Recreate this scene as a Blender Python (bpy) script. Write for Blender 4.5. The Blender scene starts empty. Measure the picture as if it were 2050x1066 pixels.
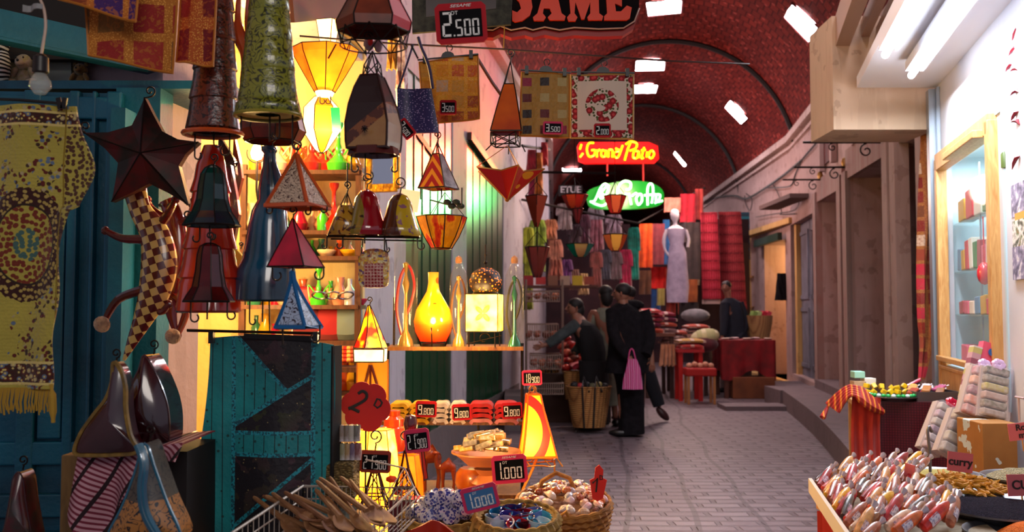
import bpy, math, random
from mathutils import Vector, Matrix, noise
R = random.Random(7)
SC = bpy.context.scene
COL = SC.collection
PI = math.pi
F = 1800.0
PITCH = math.atan(87 / F)
CAMZ = 1.4

# ---------------------------------------------------------------- camera, world, exposure
_c = bpy.data.cameras.new('camera'); cam = bpy.data.objects.new('camera', _c); COL.objects.link(cam)
_c.sensor_width = 36; _c.lens = 36 * F / 2050; _c.clip_end = 200
cam.location = (0, 0, CAMZ); cam.rotation_euler = (PI / 2 + PITCH, 0, 0)
_c.dof.use_dof = True; _c.dof.focus_distance = 3.3; _c.dof.aperture_fstop = 3.8
SC.camera = cam
SC.view_settings.view_transform = 'Standard'; SC.view_settings.look = 'None'
SC.view_settings.gamma = 1; SC.view_settings.use_curve_mapping = False
SC.view_settings.exposure = 0.0
w = bpy.data.worlds.new('world'); SC.world = w; w.use_nodes = True
w.node_tree.nodes['Background'].inputs[0].default_value = (.78, .8, 1.0, 1)
w.node_tree.nodes['Background'].inputs[1].default_value = 0.4
SC.cycles.max_bounces = 7; SC.cycles.diffuse_bounces = 3; SC.cycles.glossy_bounces = 3
SC.cycles.transmission_bounces = 6; SC.cycles.transparent_max_bounces = 8
SC.cycles.sample_clamp_indirect = 4; SC.cycles.use_denoising = True
SC.cycles.caustics_reflective = False; SC.cycles.caustics_refractive = False

def light(name, typ, loc, power, col, size=.05, rot=None, sy=None, spread=None):
    l = bpy.data.lights.new(name, typ); l.energy = power; l.color = col
    if typ == 'AREA':
        l.size = size
        if sy: l.shape = 'RECTANGLE'; l.size_y = sy
    else: l.shadow_soft_size = size
    o = bpy.data.objects.new(name, l); o.location = loc
    if rot: o.rotation_euler = rot
    COL.objects.link(o); return o

WARM = (1, .62, .22)
light('lane_mouth_fill', 'AREA', (.3, -1.2, 2.7), 40, (1, .9, .82), 1.6, (math.radians(78), 0, math.radians(8)), 1.0)  # unseen soft fill light, added behind the viewer to brighten the goods

# ---------------------------------------------------------------- pixel -> world
def P(px, py, Y):
    x = (px - 1025) / F; u = (533 - py) / F
    y = math.cos(PITCH) - u * math.sin(PITCH); z = math.sin(PITCH) + u * math.cos(PITCH)
    t = Y / y
    return Vector((x * t, Y, CAMZ + z * t))
def Zd(py, z):            # depth at which height z shows on image row py
    u = (533 - py) / F
    y = math.cos(PITCH) - u * math.sin(PITCH); zz = math.sin(PITCH) + u * math.cos(PITCH)
    return (z - CAMZ) * y / zz

# ---------------------------------------------------------------- mesh builder
class MB:
    def __init__(s): s.v = []; s.f = []; s.m = []; s.uv = None
    def add(s, vs, fs, mi=0):
        b = len(s.v); s.v += [Vector(v) for v in vs]
        s.f += [tuple(i + b for i in f) for f in fs]; s.m += [mi] * len(fs); return s
    def box(s, c, d, rot=None, mi=0, taper=1.0):
        hx, hy, hz = d[0] / 2, d[1] / 2, d[2] / 2; vs = []
        for z in (-1, 1):
            t = 1 if z < 0 else taper
            for x, y in ((-1, -1), (1, -1), (1, 1), (-1, 1)): vs.append(Vector((x * hx * t, y * hy * t, z * hz)))
        if rot is not None: vs = [rot @ v for v in vs]
        c = Vector(c)
        return s.add([v + c for v in vs], [(3, 2, 1, 0), (4, 5, 6, 7), (0, 1, 5, 4), (1, 2, 6, 5), (2, 3, 7, 6), (3, 0, 4, 7)], mi)
    def bar(s, a, b, w, h=None, mi=0):
        a, b = Vector(a), Vector(b); d = b - a; L = d.length
        if L < 1e-6: return s
        q = d.to_track_quat('Z', 'Y').to_matrix()
        return s.box((a + b) / 2, (w, h or w, L), q, mi)
    def rings(s, rings, closed=False, cap=True, mi=0, loop=True):
        n = len(rings[0]); vs = [p for r in rings for p in r]; fs = []
        m = len(rings); e = n if loop else n - 1
        for i in range(m if closed else m - 1):
            j = (i + 1) % m
            for k in range(e):
                l = (k + 1) % n; fs.append((i * n + k, i * n + l, j * n + l, j * n + k))
        if cap and not closed and loop: fs.append(tuple(range(n - 1, -1, -1))); fs.append(tuple((m - 1) * n + k for k in range(n)))
        return s.add(vs, fs, mi)
    def tube(s, pts, r, n=6, mi=0, closed=False, cap=True):
        pts = [Vector(p) for p in pts]; m = len(pts); rr = r if isinstance(r, (list, tuple)) else [r] * m
        out = []; up = None
        for i, p in enumerate(pts):
            if closed: d = pts[(i + 1) % m] - pts[i - 1]
            else: d = pts[min(i + 1, m - 1)] - pts[max(i - 1, 0)]
            if d.length < 1e-9: d = Vector((0, 0, 1))
            d.normalize()
            if up is None:
                up = Vector((0, 1, 0)) if abs(d.y) < .9 else Vector((1, 0, 0))
            up = (up - d * up.dot(d))
            if up.length < 1e-5: up = Vector((1, 0, 0)) - d * d.x
            up.normalize(); sd = d.cross(up)
            out.append([p + (up * math.cos(a) + sd * math.sin(a)) * rr[i] for a in [2 * PI * k / n for k in range(n)]])
        return s.rings(out, closed, cap, mi)
    def lathe(s, prof, c=(0, 0, 0), n=16, mi=0, sx=1, sy=1, cap=True, rot=None, a0=0, a1=None):
        c = Vector(c); out = []
        for r, z in prof:
            ring = []
            for k in range(n):
                a = a0 + (2 * PI * k / n if a1 is None else (a1 - a0) * k / (n - 1))
                v = Vector((r * sx * math.cos(a), r * sy * math.sin(a), z))
                if rot is not None: v = rot @ v
                ring.append(v + c)
            out.append(ring)
        return s.rings(out, False, cap, mi, loop=a1 is None)
    def ell(s, c, r, n=10, m=7, mi=0, rot=None):
        if not isinstance(r, (tuple, list)): r = (r, r, r)
        out = []
        for i in range(m + 1):
            t = -PI / 2 + PI * i / m; q = max(math.cos(t), .02); ring = []
            for k in range(n):
                v = Vector((r[0] * q * math.cos(2 * PI * k / n), r[1] * q * math.sin(2 * PI * k / n), r[2] * math.sin(t)))
                if rot is not None: v = rot @ v
                ring.append(v + Vector(c))
            out.append(ring)
        return s.rings(out, mi=mi)
    def prism(s, pts, y0, y1, mi=0, bulge=0):     # outline in x,z pushed along y
        n = len(pts); vs = [(x, y0, z) for x, z in pts] + [(x, y1, z) for x, z in pts]
        fs = [(i, (i + 1) % n, n + (i + 1) % n, n + i) for i in range(n)]
        if bulge:
            cx = sum(p[0] for p in pts) / n; cz = sum(p[1] for p in pts) / n
            vs += [(cx, y0 - bulge, cz), (cx, y1 + bulge, cz)]
            fs += [((i + 1) % n, i, 2 * n) for i in range(n)] + [(n + i, n + (i + 1) % n, 2 * n + 1) for i in range(n)]
        else: fs += [tuple(range(n - 1, -1, -1)), tuple(range(n, 2 * n))]
        return s.add(vs, fs, mi)
    def grid(s, fn, nu, nv, mi=0, th=0):
        g = [[Vector(fn(i / nu, j / nv)) for i in range(nu + 1)] for j in range(nv + 1)]
        w_ = nu + 1; vs = [p for r in g for p in r]
        fs = [(j * w_ + i, j * w_ + i + 1, (j + 1) * w_ + i + 1, (j + 1) * w_ + i) for j in range(nv) for i in range(nu)]
        if th:
            N = len(vs); vs2 = []
            for j in range(nv + 1):
                for i in range(nu + 1):
                    a = g[j][min(i + 1, nu)] - g[j][max(i - 1, 0)]; b = g[min(j + 1, nv)][i] - g[max(j - 1, 0)][i]
                    nn = a.cross(b); nn = nn.normalized() if nn.length > 1e-12 else Vector((0, 1, 0))
                    vs2.append(g[j][i] - nn * th)
            vs += vs2; fs += [tuple(N + q for q in reversed(f)) for f in fs]
            for i in range(nu):
                fs.append((i + 1, i, N + i, N + i + 1)); a = nv * w_ + i; fs.append((a, a + 1, N + a + 1, N + a))
            for j in range(nv):
                a = j * w_; fs.append((a, a + w_, N + a + w_, N + a)); a = j * w_ + nu; fs.append((a + w_, a, N + a, N + a + w_))
        return s.add(vs, fs, mi)
    def xf(s, M, start=0):
        for i in range(start, len(s.v)): s.v[i] = M @ s.v[i]
        return s
    def build(s, name, mats, parent=None, loc=None, smooth=True, bevel=0, sub=0, rot=None):
        me = bpy.data.meshes.new(name)
        off = Vector(loc) if loc is not None else Vector((0, 0, 0))
        me.from_pydata([tuple(v) for v in s.v], [], s.f)
        if not isinstance(mats, (list, tuple)): mats = [mats]
        for m in mats: me.materials.append(m)
        if len(mats) > 1: me.polygons.foreach_set('material_index', s.m)
        if smooth:
            me.polygons.foreach_set('use_smooth', [True] * len(me.polygons))
            try: me.set_sharp_from_angle(angle=math.radians(38))
            except Exception: pass
        me.validate(); me.update()
        o = bpy.data.objects.new(name, me); COL.objects.link(o); o.location = off
        if rot: o.rotation_euler = rot
        if parent is not None: o.parent = parent
        if bevel:
            b = o.modifiers.new('b', 'BEVEL'); b.width = bevel; b.segments = 2; b.limit_method = 'ANGLE'
        if sub:
            b = o.modifiers.new('s', 'SUBSURF'); b.levels = sub; b.render_levels = sub
        return o

def tag(o, label=None, cat=None, group=None, kind=None):
    if label: o['label'] = label
    if cat: o['category'] = cat
    if group: o['group'] = group
    if kind: o['kind'] = kind
    return o
def thing(name, label, cat, loc, group=None, rz=0):
    o = bpy.data.objects.new(name, None); o.empty_display_size = .05; COL.objects.link(o); o.location = loc
    o.rotation_euler = (0, 0, rz); return tag(o, label, cat, group)
def struct(o): o['kind'] = 'structure'; return o

class LC:                 # local frame of a thing seen at a pixel: offsets given in photo pixels
    def __init__(s, px, py, Y): s.px, s.py, s.k, s.Y = px, py, Y / F, Y; s.o = P(px, py, Y)
    def __call__(s, x, y, d=0): return Vector(((x - s.px) * s.k, d, (s.py - y) * s.k))
    def xz(s, pts): return [((x - s.px) * s.k, (s.py - y) * s.k) for x, y in pts]

def spline(pts, n=6, closed=False):
    pts = [Vector(p) for p in pts]; m = len(pts); out = []
    rng = range(m if closed else m - 1)
    for i in rng:
        if closed: a, b, c, d = pts[i - 1], pts[i], pts[(i + 1) % m], pts[(i + 2) % m]
        else: a, b, c, d = pts[max(i - 1, 0)], pts[i], pts[i + 1], pts[min(i + 2, m - 1)]
        for k in range(n):
            t = k / n
            out.append(.5 * ((2 * b) + (c - a) * t + (2 * a - 5 * b + 4 * c - d) * t * t + (3 * b - a - 3 * c + d) * t ** 3))
    if not closed: out.append(pts[-1])
    return out
def spl2(pts, n=6, closed=True): return [(v.x, v.y) for v in spline([(x, y, 0) for x, y in pts], n, closed)]
def curl(c, r, a0, turns=1.3, inward=.25, n=22, plane='xz', sgn=1):
    out = []
    for i in range(n + 1):
        t = i / n; a = a0 + sgn * turns * 2 * PI * t; q = r * (1 - (1 - inward) * t)
        out.append(Vector(c) + Vector((q * math.cos(a), 0, q * math.sin(a))))
    return out

# ---------------------------------------------------------------- materials
def lin(h):
    if isinstance(h, str):
        h = h.lstrip('#'); h = [int(h[i:i + 2], 16) / 255 for i in (0, 2, 4)]
        return tuple((x / 12.92 if x <= .04045 else ((x + .055) / 1.055) ** 2.4) for x in h)
    return tuple(h)
def c4(h): return (*lin(h)[:3], 1)
class S:
    def __init__(s, nt, o): s.nt, s.o = nt, o
    def m(s, op, b=None, c=None):
        n = s.nt.nodes.new('ShaderNodeMath'); n.operation = op; s.nt.links.new(s.o, n.inputs[0])
        for i, x in ((1, b), (2, c)):
            if x is None: continue
            if isinstance(x, S): s.nt.links.new(x.o, n.inputs[i])
            else: n.inputs[i].default_value = x
        return S(s.nt, n.outputs[0])
    def __add__(s, b): return s.m('ADD', b)
    __radd__ = __add__
    def __sub__(s, b): return s.m('SUBTRACT', b)
    def __rsub__(s, b): return s.m('MULTIPLY', -1).m('ADD', b)
    def __mul__(s, b): return s.m('MULTIPLY', b)
    __rmul__ = __mul__
    def __truediv__(s, b): return s.m('DIVIDE', b)
    def lt(s, b): return s.m('LESS_THAN', b)
    def gt(s, b): return s.m('GREATER_THAN', b)
    def abs(s): return s.m('ABSOLUTE')
    def sin(s): return s.m('SINE')
    def fr(s): return s.m('FRACT')
    def fl(s): return s.m('FLOOR')
    def min(s, b): return s.m('MINIMUM', b)
    def max(s, b): return s.m('MAXIMUM', b)
    def sq(s): return s.m('SQRT')
class G:                   # node tree helper for one material
    def __init__(g, nt): g.nt = nt; g._co = None
    def node(g, t): return g.nt.nodes.new('ShaderNode' + t)
    def co(g, kind='Object'):
        n = g.node('TexCoord'); return n.outputs[kind]
    def map(g, v, scale=(1, 1, 1), rot=(0, 0, 0), loc=(0, 0, 0)):
        n = g.node('Mapping'); g.nt.links.new(v, n.inputs[0]); n.inputs['Scale'].default_value = scale
        n.inputs['Rotation'].default_value = rot; n.inputs['Location'].default_value = loc; return n.outputs[0]
    def xyz(g, v):
        n = g.node('SeparateXYZ'); g.nt.links.new(v, n.inputs[0]); return [S(g.nt, n.outputs[i]) for i in range(3)]
    def vec(g, x, y, z=0):
        n = g.node('CombineXYZ')
        for i, a in enumerate((x, y, z)):
            if isinstance(a, S): g.nt.links.new(a.o, n.inputs[i])
            else: n.inputs[i].default_value = a
        return n.outputs[0]
    def noise(g, v, sc=5, det=2, dist=0, out=0):
        n = g.node('TexNoise'); g.nt.links.new(v, n.inputs['Vector']); n.inputs['Scale'].default_value = sc
        n.inputs['Detail'].default_value = det; n.inputs['Distortion'].default_value = dist; return S(g.nt, n.outputs[out])
    def vor(g, v, sc=5, feat='F1', out='Distance', rnd=1, d2=0):
        n = g.node('TexVoronoi'); n.feature = feat; n.voronoi_dimensions = '2D' if d2 else '3D'; g.nt.links.new(v, n.inputs['Vector']); n.inputs['Scale'].default_value = sc
        n.inputs['Randomness'].default_value = rnd; return S(g.nt, n.outputs[out])
    def wn(g, v):
        n = g.node('TexWhiteNoise'); n.noise_dimensions = '3D'; g.nt.links.new(v, n.inputs['Vector']); return S(g.nt, n.outputs['Value'])
    def brick(g, v, sc, w_, h, mortar, c1='#ffffff', c2='#ffffff', cm='#000000', off=.5):
        n = g.node('TexBrick'); g.nt.links.new(v, n.inputs['Vector']); n.inputs['Scale'].default_value = sc
        n.inputs['Brick Width'].default_value = w_; n.inputs['Row Height'].default_value = h; n.inputs['Mortar Size'].default_value = mortar
        n.inputs['Color1'].default_value = c4(c1); n.inputs['Color2'].default_value = c4(c2); n.inputs['Mortar'].default_value = c4(cm)
        n.inputs['Mortar Smooth'].default_value = .3; n.offset = off
        return S(g.nt, n.outputs['Color']), S(g.nt, n.outputs['Fac'])
    def ramp(g, f, stops, const=False):
        n = g.node('ValToRGB'); g.nt.links.new(f.o, n.inputs[0]); r = n.color_ramp
        if const: r.interpolation = 'CONSTANT'
        while len(r.elements) < len(stops): r.elements.new(.5)
        for e, (p, c) in zip(r.elements, stops): e.position = p; e.color = c4(c)
        return S(g.nt, n.outputs[0])
    def mix(g, f, a, b, mode='MIX'):
        n = g.node('Mix'); n.data_type = 'RGBA'; n.blend_type = mode
        if isinstance(f, S): g.nt.links.new(f.o, n.inputs['Factor'])
        else: n.inputs['Factor'].default_value = f
        for i, x in ((6, a), (7, b)):
            if isinstance(x, S): g.nt.links.new(x.o, n.inputs[i])
            else: n.inputs[i].default_value = c4(x)
        return S(g.nt, n.outputs[2])
MC = {}
def mat(name, col='#808080', rough=.6, metal=0, fn=None, bump=0, emit=None, es=0, trans=0, tl=0, coat=0, alpha=None, spec=.5, sheen=0, ior=1.45, aniso=0):
    """fn(g, coords) -> colour socket or (colour, height)"""
    if name in MC: return MC[name]
    m = bpy.data.materials.new(name); m.use_nodes = True; nt = m.node_tree; g = G(nt); b = nt.nodes['Principled BSDF']
    b.inputs['Roughness'].default_value = rough; b.inputs['Metallic'].default_value = metal
    b.inputs['Coat Weight'].default_value = coat; b.inputs['Coat Roughness'].default_value = .08
    b.inputs['Specular IOR Level'].default_value = spec; b.inputs['Transmission Weight'].default_value = trans
    b.inputs['Sheen Weight'].default_value = sheen; b.inputs['IOR'].default_value = ior
    if alpha is not None: b.inputs['Alpha'].default_value = alpha
    cs = None; h = None
    if fn:
        r = fn(g, g.co()); cs, h = r if isinstance(r, tuple) else (r, None)
        nt.links.new(cs.o, b.inputs['Base Color'])
    else: b.inputs['Base Color'].default_value = c4(col)
    if bump:
        n = nt.nodes.new('ShaderNodeBump'); n.inputs['Strength'].default_value = min(1, bump); n.inputs['Distance'].default_value = .01 * max(1, bump)
        if h is None: h = g.noise(g.co(), 60, 3)
        nt.links.new(h.o, n.inputs['Height']); nt.links.new(n.outputs[0], b.inputs['Normal'])
    if es:
        if emit: b.inputs['Emission Color'].default_value = c4(emit)
        elif cs is not None: nt.links.new(cs.o, b.inputs['Emission Color'])
        else: b.inputs['Emission Color'].default_value = c4(col)
        b.inputs['Emission Strength'].default_value = es
    if tl:
        out = nt.nodes['Material Output']; t = nt.nodes.new('ShaderNodeBsdfTranslucent'); mx = nt.nodes.new('ShaderNodeMixShader')
        if cs is not None: nt.links.new(cs.o, t.inputs[0])
        else: t.inputs[0].default_value = c4(col)
        mx.inputs[0].default_value = tl; nt.links.new(b.outputs[0], mx.inputs[1]); nt.links.new(t.outputs[0], mx.inputs[2]); nt.links.new(mx.outputs[0], out.inputs[0])
    MC[name] = m; return m

# pattern functions
def f_mottle(a, b, sc=8, det=4, p=(.35, .65)): return lambda g, v: g.ramp(g.noise(v, sc, det), [(p[0], a), (p[1], b)])
def f_scroll(bg, ln, sc=40, k=22, t=.5, bg2=None):
    def fn(g, v):
        n = g.noise(v, sc, 1, .6); s_ = (n * k).sin().abs().lt(t)
        base = g.mix(g.noise(v, sc * .15, 2), bg, bg2 or bg)
        return g.mix(s_, base, ln)
    return fn
def f_patch(cols, sc=(12, 1, 12), seam='#a07828', sw=.07, glit=True, jit=.0):
    def fn(g, v):
        x, y, z = g.xyz(v); X = x * sc[0]; Z = z * sc[2]
        w_ = g.wn(g.vec(X.fl(), Z.fl()))
        n = len(cols); base = g.ramp(w_, [(i / n, c) for i, c in enumerate(cols)], True)
        det = g.noise(v, 90, 3, 1.0); base = g.mix(det.gt(.56) * .55, base, seam)
        e = (X.fr() - .5).abs().max((Z.fr() - .5).abs()).gt(.5 - sw)
        sp = g.vor(v, 260).lt(.32) * .8
        sc_ = g.mix(sp, seam, '#f0b050') if glit else g.mix(0, seam, seam)
        return g.mix(e, base, sc_), det + e * .8
    return fn
def f_stripes(cols, axis=2, sc=60, dist=0):
    def fn(g, v):
        c_ = g.xyz(v)[axis] * sc
        if dist: c_ = c_ + g.noise(v, 8, 2) * dist
        n = len(cols); return g.ramp(c_.fr(), [(i / n, c) for i, c in enumerate(cols)], True)
    return fn
def f_wood(a, b, sc=(3, 3, .4), k=14):
    def fn(g, v):
        m_ = g.map(v, sc); n = g.noise(m_, k, 4, 1.5); return g.ramp(n, [(.3, a), (.7, b)]), n
    return fn
def f_weave(a, b, sx=60, sz=90):
    def fn(g, v):
        x, y, z = g.xyz(v); r = (z * sz).fl(); h = ((x * sx + y * sx + r * PI * .5) * 2).sin().abs() * ((z * sz).fr() * PI).sin()
        return g.ramp(h + g.noise(v, 30, 2) * .3, [(.1, a), (.8, b)]), h
    return fn
METAL = mat('dark_iron', '#1c1210', .45, .6)
BLACK = mat('black_plastic', '#0c0a0c', .4)
WHITE = mat('white_paint', '#d8d4d0', .5)
# ---------------------------------------------------------------- the setting
def RX(Y): return 2.55 + .155 * Y if Y < 16 else 5.03 + .047 * (Y - 16)
def LX(Y): return -1.85 + .155 * Y if Y < 16 else .63 + .047 * (Y - 16)
VR = 2.28; VZ = 3.93; WT = 4.5
def VC(Y): return (RX(Y) + LX(Y)) / 2
def vpt(Y, a, r=VR): return Vector((VC(Y) + r * math.cos(a), Y, VZ + r * math.sin(a)))
def vhit(px, py, r=VR):
    Y = 1.0
    while Y < 60:
        p = P(px, py, Y)
        if p.z > VZ and math.hypot(p.x - VC(Y), p.z - VZ) > r: return p
        Y += .02
    return P(px, py, 60)

def fn_vault(g, v):
    uv = g.co('UV'); b, f = g.brick(uv, 1, .15, .22, .012, '#8e3026', '#68201a', '#380e0c')
    n = g.noise(uv, 3.2, 4); c = g.mix(n, b, '#541614'); c = g.mix(g.vor(uv, 7).lt(.22) * .5, c, '#b8544c')
    return c, g.noise(uv, 14, 3) * .5 - f
m_vault = mat('vault_brick', spec=.15, rough=.9, fn=fn_vault, bump=1)
vm = MB(); NY, NA = 90, 28; Ys = [-4 + 50 * i / NY for i in range(NY + 1)]
for i, Y in enumerate(Ys):
    for j in range(NA + 1): vm.v.append(vpt(Y, PI * j / NA))
for i in range(NY):
    for j in range(NA):
        a = i * (NA + 1) + j; vm.f.append((a, a + 1, a + NA + 2, a + NA + 1)); vm.m.append(0)
vault = struct(vm.build('ceiling', m_vault))
uvl = vault.data.uv_layers.new(name='uv')
for p in vault.data.polygons:
    for li, vi in zip(p.loop_indices, p.vertices):
        i, j = divmod(vi, NA + 1); uvl.data[li].uv = (VR * PI * j / NA, Ys[i])

def ribs(Y, w_=.10):
    m = MB(); m.tube([vpt(Y, PI * j / 40, VR - .03) for j in range(41)], .05, 6); m.build('trim_1', mat('rib_iron', '#140a0c', .6)).__setitem__('kind', 'structure')
for Y in (15.8, 20.8, 27.5): ribs(Y)

# skylights
m_sky = mat('skylight_glass', '#ffffff', .4, emit='#ffeef4', es=58)
skl = [[(1293, 4), (1366, 0), (1364, 26), (1296, 32)], [(1585, 7), (1638, 56), (1620, 86), (1570, 34)], [(1273, 121), (1332, 120), (1330, 141), (1271, 142)],
       [(1269, 170), (1318, 170), (1313, 186), (1269, 187)], [(1463, 200), (1497, 237), (1484, 249), (1451, 215)], [(1127, 338), (1164, 337), (1163, 346), (1125, 347)],
       [(1352, 303), (1375, 330), (1369, 334), (1348, 308)]]
for i, q in enumerate(skl):
    pts = []
    for x, y in q:
        h = vhit(x, y, VR - .02); pts.append(h)
    c = sum(pts, Vector()) / 4; inn = (Vector((VC(c.y), c.y, VZ)) - c).normalized()
    m = MB(); m.add([p for p in pts] + [p - inn * .02 for p in pts], [(0, 1, 2, 3), (7, 6, 5, 4), (0, 4, 5, 1), (1, 5, 6, 2), (2, 6, 7, 3), (3, 7, 4, 0)])
    struct(m.build('window_%d' % (i + 1), m_sky, smooth=False))
    fr = MB(); fr.tube([p - inn * .005 for p in pts], .022, 4, closed=True); struct(fr.build('trim_2', mat('skylight_frame', '#5a2020', .6)))
# more skylights above and behind the viewer, further along the same row
for Y0 in (5.2,):
    for a in (PI * .5, PI * .27, PI * .75):
        pts = [vpt(Y0, a - .14, VR - .02), vpt(Y0, a + .14, VR - .02), vpt(Y0 + .4, a + .14, VR - .02), vpt(Y0 + .4, a - .14, VR - .02)]
        m = MB(); m.add(pts, [(0, 1, 2, 3)]); struct(m.build('window_9', m_sky, smooth=False))

# floor : long setts in courses across the lane
def fn_floor(g, v):
    d = g.noise(v, 1.1, 2, 0, 1); n = g.node('VectorMath'); n.operation = 'MULTIPLY_ADD'
    g.nt.links.new(d.o, n.inputs[0]); n.inputs[1].default_value = (.12, .10, 0); g.nt.links.new(v, n.inputs[2])
    b, f = g.brick(n.outputs[0], 1, .30, .135, .022, '#94858b', '#6c6067', '#322a30', .37)
    c = g.mix(g.noise(v, 2.2, 4), b, '#5c4a54'); c = g.mix(g.noise(v, 26, 3) * .5, c, '#82767a')
    x = g.xyz(v)
    tr = (x[0] - x[1] * .1 - .75 + g.noise(v, .5, 1) * .3)
    st = ((tr / .42).fr() - .5).abs().gt(.455) * (tr.abs().lt(.8))
    c = g.mix(st * .7, c, '#463c42')
    return c, (1 - f) * 1.0 + g.noise(v, 18, 3) * .35
m_floor = mat('stone_setts', rough=.5, fn=fn_floor, bump=1.6, spec=.5)
m = MB(); m.add([(-8, -5, 0), (12, -5, 0), (12, 46, 0), (-8, 46, 0)], [(0, 1, 2, 3)]); struct(m.build('floor', m_floor, smooth=False))

def fn_plaster(a, b, dirt='#6a4a42'):
    def fn(g, v):
        n = g.noise(v, 1.6, 6); s_ = g.noise(g.map(v, (6, 6, .7)), 2.5, 5)
        c = g.mix(n, a, b); c = g.mix(s_.gt(.56) * .12, c, dirt); k = g.noise(v, 5, 5).gt(.62) * .35
        return g.mix(k, c, dirt), g.noise(v, 14, 4)
    return fn
m_wallR = mat('aged_plaster', rough=.85, fn=fn_plaster('#bc9e9a', '#947872'), bump=.5)
m_wallL = mat('white_plaster', rough=.8, fn=fn_plaster('#b9b2bc', '#95909c', '#5f5560'), bump=.4)
m_pink = mat('rough_pillar', rough=.9, fn=fn_plaster('#a48f95', '#75676c', '#54464a'), bump=1.2)

def wall_seg(m, A, B, z0, z1, th=.25, side=1):
    """A,B = (x,y); thickness pushed away from the lane"""
    a, b = Vector((A[0], A[1], 0)), Vector((B[0], B[1], 0)); d = (b - a).normalized(); n = Vector((d.y, -d.x, 0)) * side * th
    q = [a, b, b + n, a + n]
    m.add([p + Vector((0, 0, z0)) for p in q] + [p + Vector((0, 0, z1)) for p in q],
          [(3, 2, 1, 0), (4, 5, 6, 7), (0, 1, 5, 4), (1, 2, 6, 5), (2, 3, 7, 6), (3, 0, 4, 7)])
def RW(Y): return (RX(Y), Y)
def LW(Y): return (LX(Y), Y)
def pxY_R(px):    # Y where right wall line meets column px
    k = (px - 1025) / F
    Y = 2.55 / (k - .155) if k > .155 else 99
    return Y if Y < 16 else (5.03 - .047 * 16) / (k - .047)
def pxY_L(px):
    k = (px - 1025) / F; return -1.85 / (k - .155)

# right wall with door recesses.  openings: (px far edge, px near edge, z bottom, z top)
PLAT = .25
op = [('open_shop', 1531, 1573, .1, 2.70), ('grey', 1584, 1636, .25, 2.92), ('p1', 1648, 1692, .25, 3.0), ('p2', 1712, 1792, .25, 3.05), ('p3', 1808, 1860, .25, 3.05)]
m = MB(); edges = []
for nm, a, b, z0, z1 in op:
    Ya, Yb = pxY_R(b), pxY_R(a); edges.append((nm, Ya, Yb, z0, z1))
edges.sort(key=lambda e: e[1]); y = 6.8
for nm, Ya, Yb, z0, z1 in edges:
    wall_seg(m, RW(y), RW(Ya), 0, WT, .5, 1)
    wall_seg(m, RW(Ya), RW(Yb), z1, WT, .5, 1); wall_seg(m, RW(Ya), RW(Yb), 0, z0, .5, 1); y = Yb
wall_seg(m, RW(y), RW(26), 0, WT, .5, 1); wall_seg(m, RW(26), RW(46), 0, WT, .5, 1); wall_seg(m, RW(-5), (RX(6.8), 6.8), 3.6, WT, .5, 1)
struct(m.build('wall_right', m_wallR, smooth=False))
EDG = {e[0]: e for e in edges}

# cornice along the right wall, brick band over the portals
m = MB(); Yp = [7, 10, 13, 16, 20, 26, 34, 45]
for a, b in zip(Yp, Yp[1:]):
    m.bar((RX(a) - .04, a, 4.46), (RX(b) - .04, b, 4.46), .16, .12); m.bar((RX(a) - .02, a, 4.32), (RX(b) - .02, b, 4.32), .05, .06)
    m.bar((LX(a) + .04, a, 4.46), (LX(b) + .04, b, 4.46), .12, .12)
struct(m.build('trim_3', mat('cornice', rough=.8, fn=fn_plaster('#c4aaa4', '#a08680')), smooth=False))
m_bb = mat('brick_band', rough=.85, bump=.8, fn=lambda g, v: (lambda r: (g.mix(g.noise(v, 6, 3), r[0], '#96807a'), r[1]))(g.brick(g.map(v, (1, 1, 1), (0, 0, 0)), 1, .5, .07, .01, '#8a4a40', '#a08078', '#857068')))
def on_R(Y, d=0, z=0): return Vector((RX(Y) - d, Y, z))
m = MB(); e1, e2, e3 = EDG['p1'], EDG['p2'], EDG['p3']
wall_seg(m, (RX(e2[1]) - .06, e2[1] - .15), (RX(e2[2]) - .06, e2[2] + .1), 3.05, 3.42, .06, 1)
wall_seg(m, (RX(e1[1]) - .06, e1[1] - .1), (RX(e1[2]) - .06, e1[2] + .1), 3.0, 3.32, .06, 1)
for e in (e1, e2):
    for Y in (e[1] - .12, e[2] + .12): m.box(on_R(Y, .05, 1.7), (.1, .22, 2.9), Matrix.Rotation(-.155, 3, 'Z'))
struct(m.build('trim_4', m_bb, smooth=False))
m = MB()
for Y in (e3[1] - .2, e3[2] + .15, e2[1] - .45): m.box(on_R(Y, .06, 2.0), (.14, .2, 3.8), Matrix.Rotation(-.155, 3, 'Z'))
wall_seg(m, (RX(e3[1]) - .08, e3[1] - .1), (RX(e3[2]) - .08, e3[2] + .1), 3.05, 3.2, .08, 1)
struct(m.build('trim_5', mat('pale_stone', rough=.8, fn=fn_plaster('#b29a92', '#8a726c')), smooth=False))

m = MB(); m2 = MB()
for e in (e1, e2, e3):
    ya, yb = e[1] + .25 * (e[2] - e[1]), e[1] + .8 * (e[2] - e[1]); z0_ = 3.5; wall_seg(m, (RX(ya) - .03, ya), (RX(yb) - .03, yb), z0_, 3.86, .05, 1)
    for Y in (ya, yb): m2.box(on_R(Y, .05, 3.66), (.08, .12, .5), Matrix.Rotation(-.155, 3, 'Z'))
struct(m.build('window_11', mat('red_niche', rough=.7, fn=f_mottle('#5a1614', '#1c1014', 3)), smooth=False)); struct(m2.build('trim_15', m_wallR, smooth=False))
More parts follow.
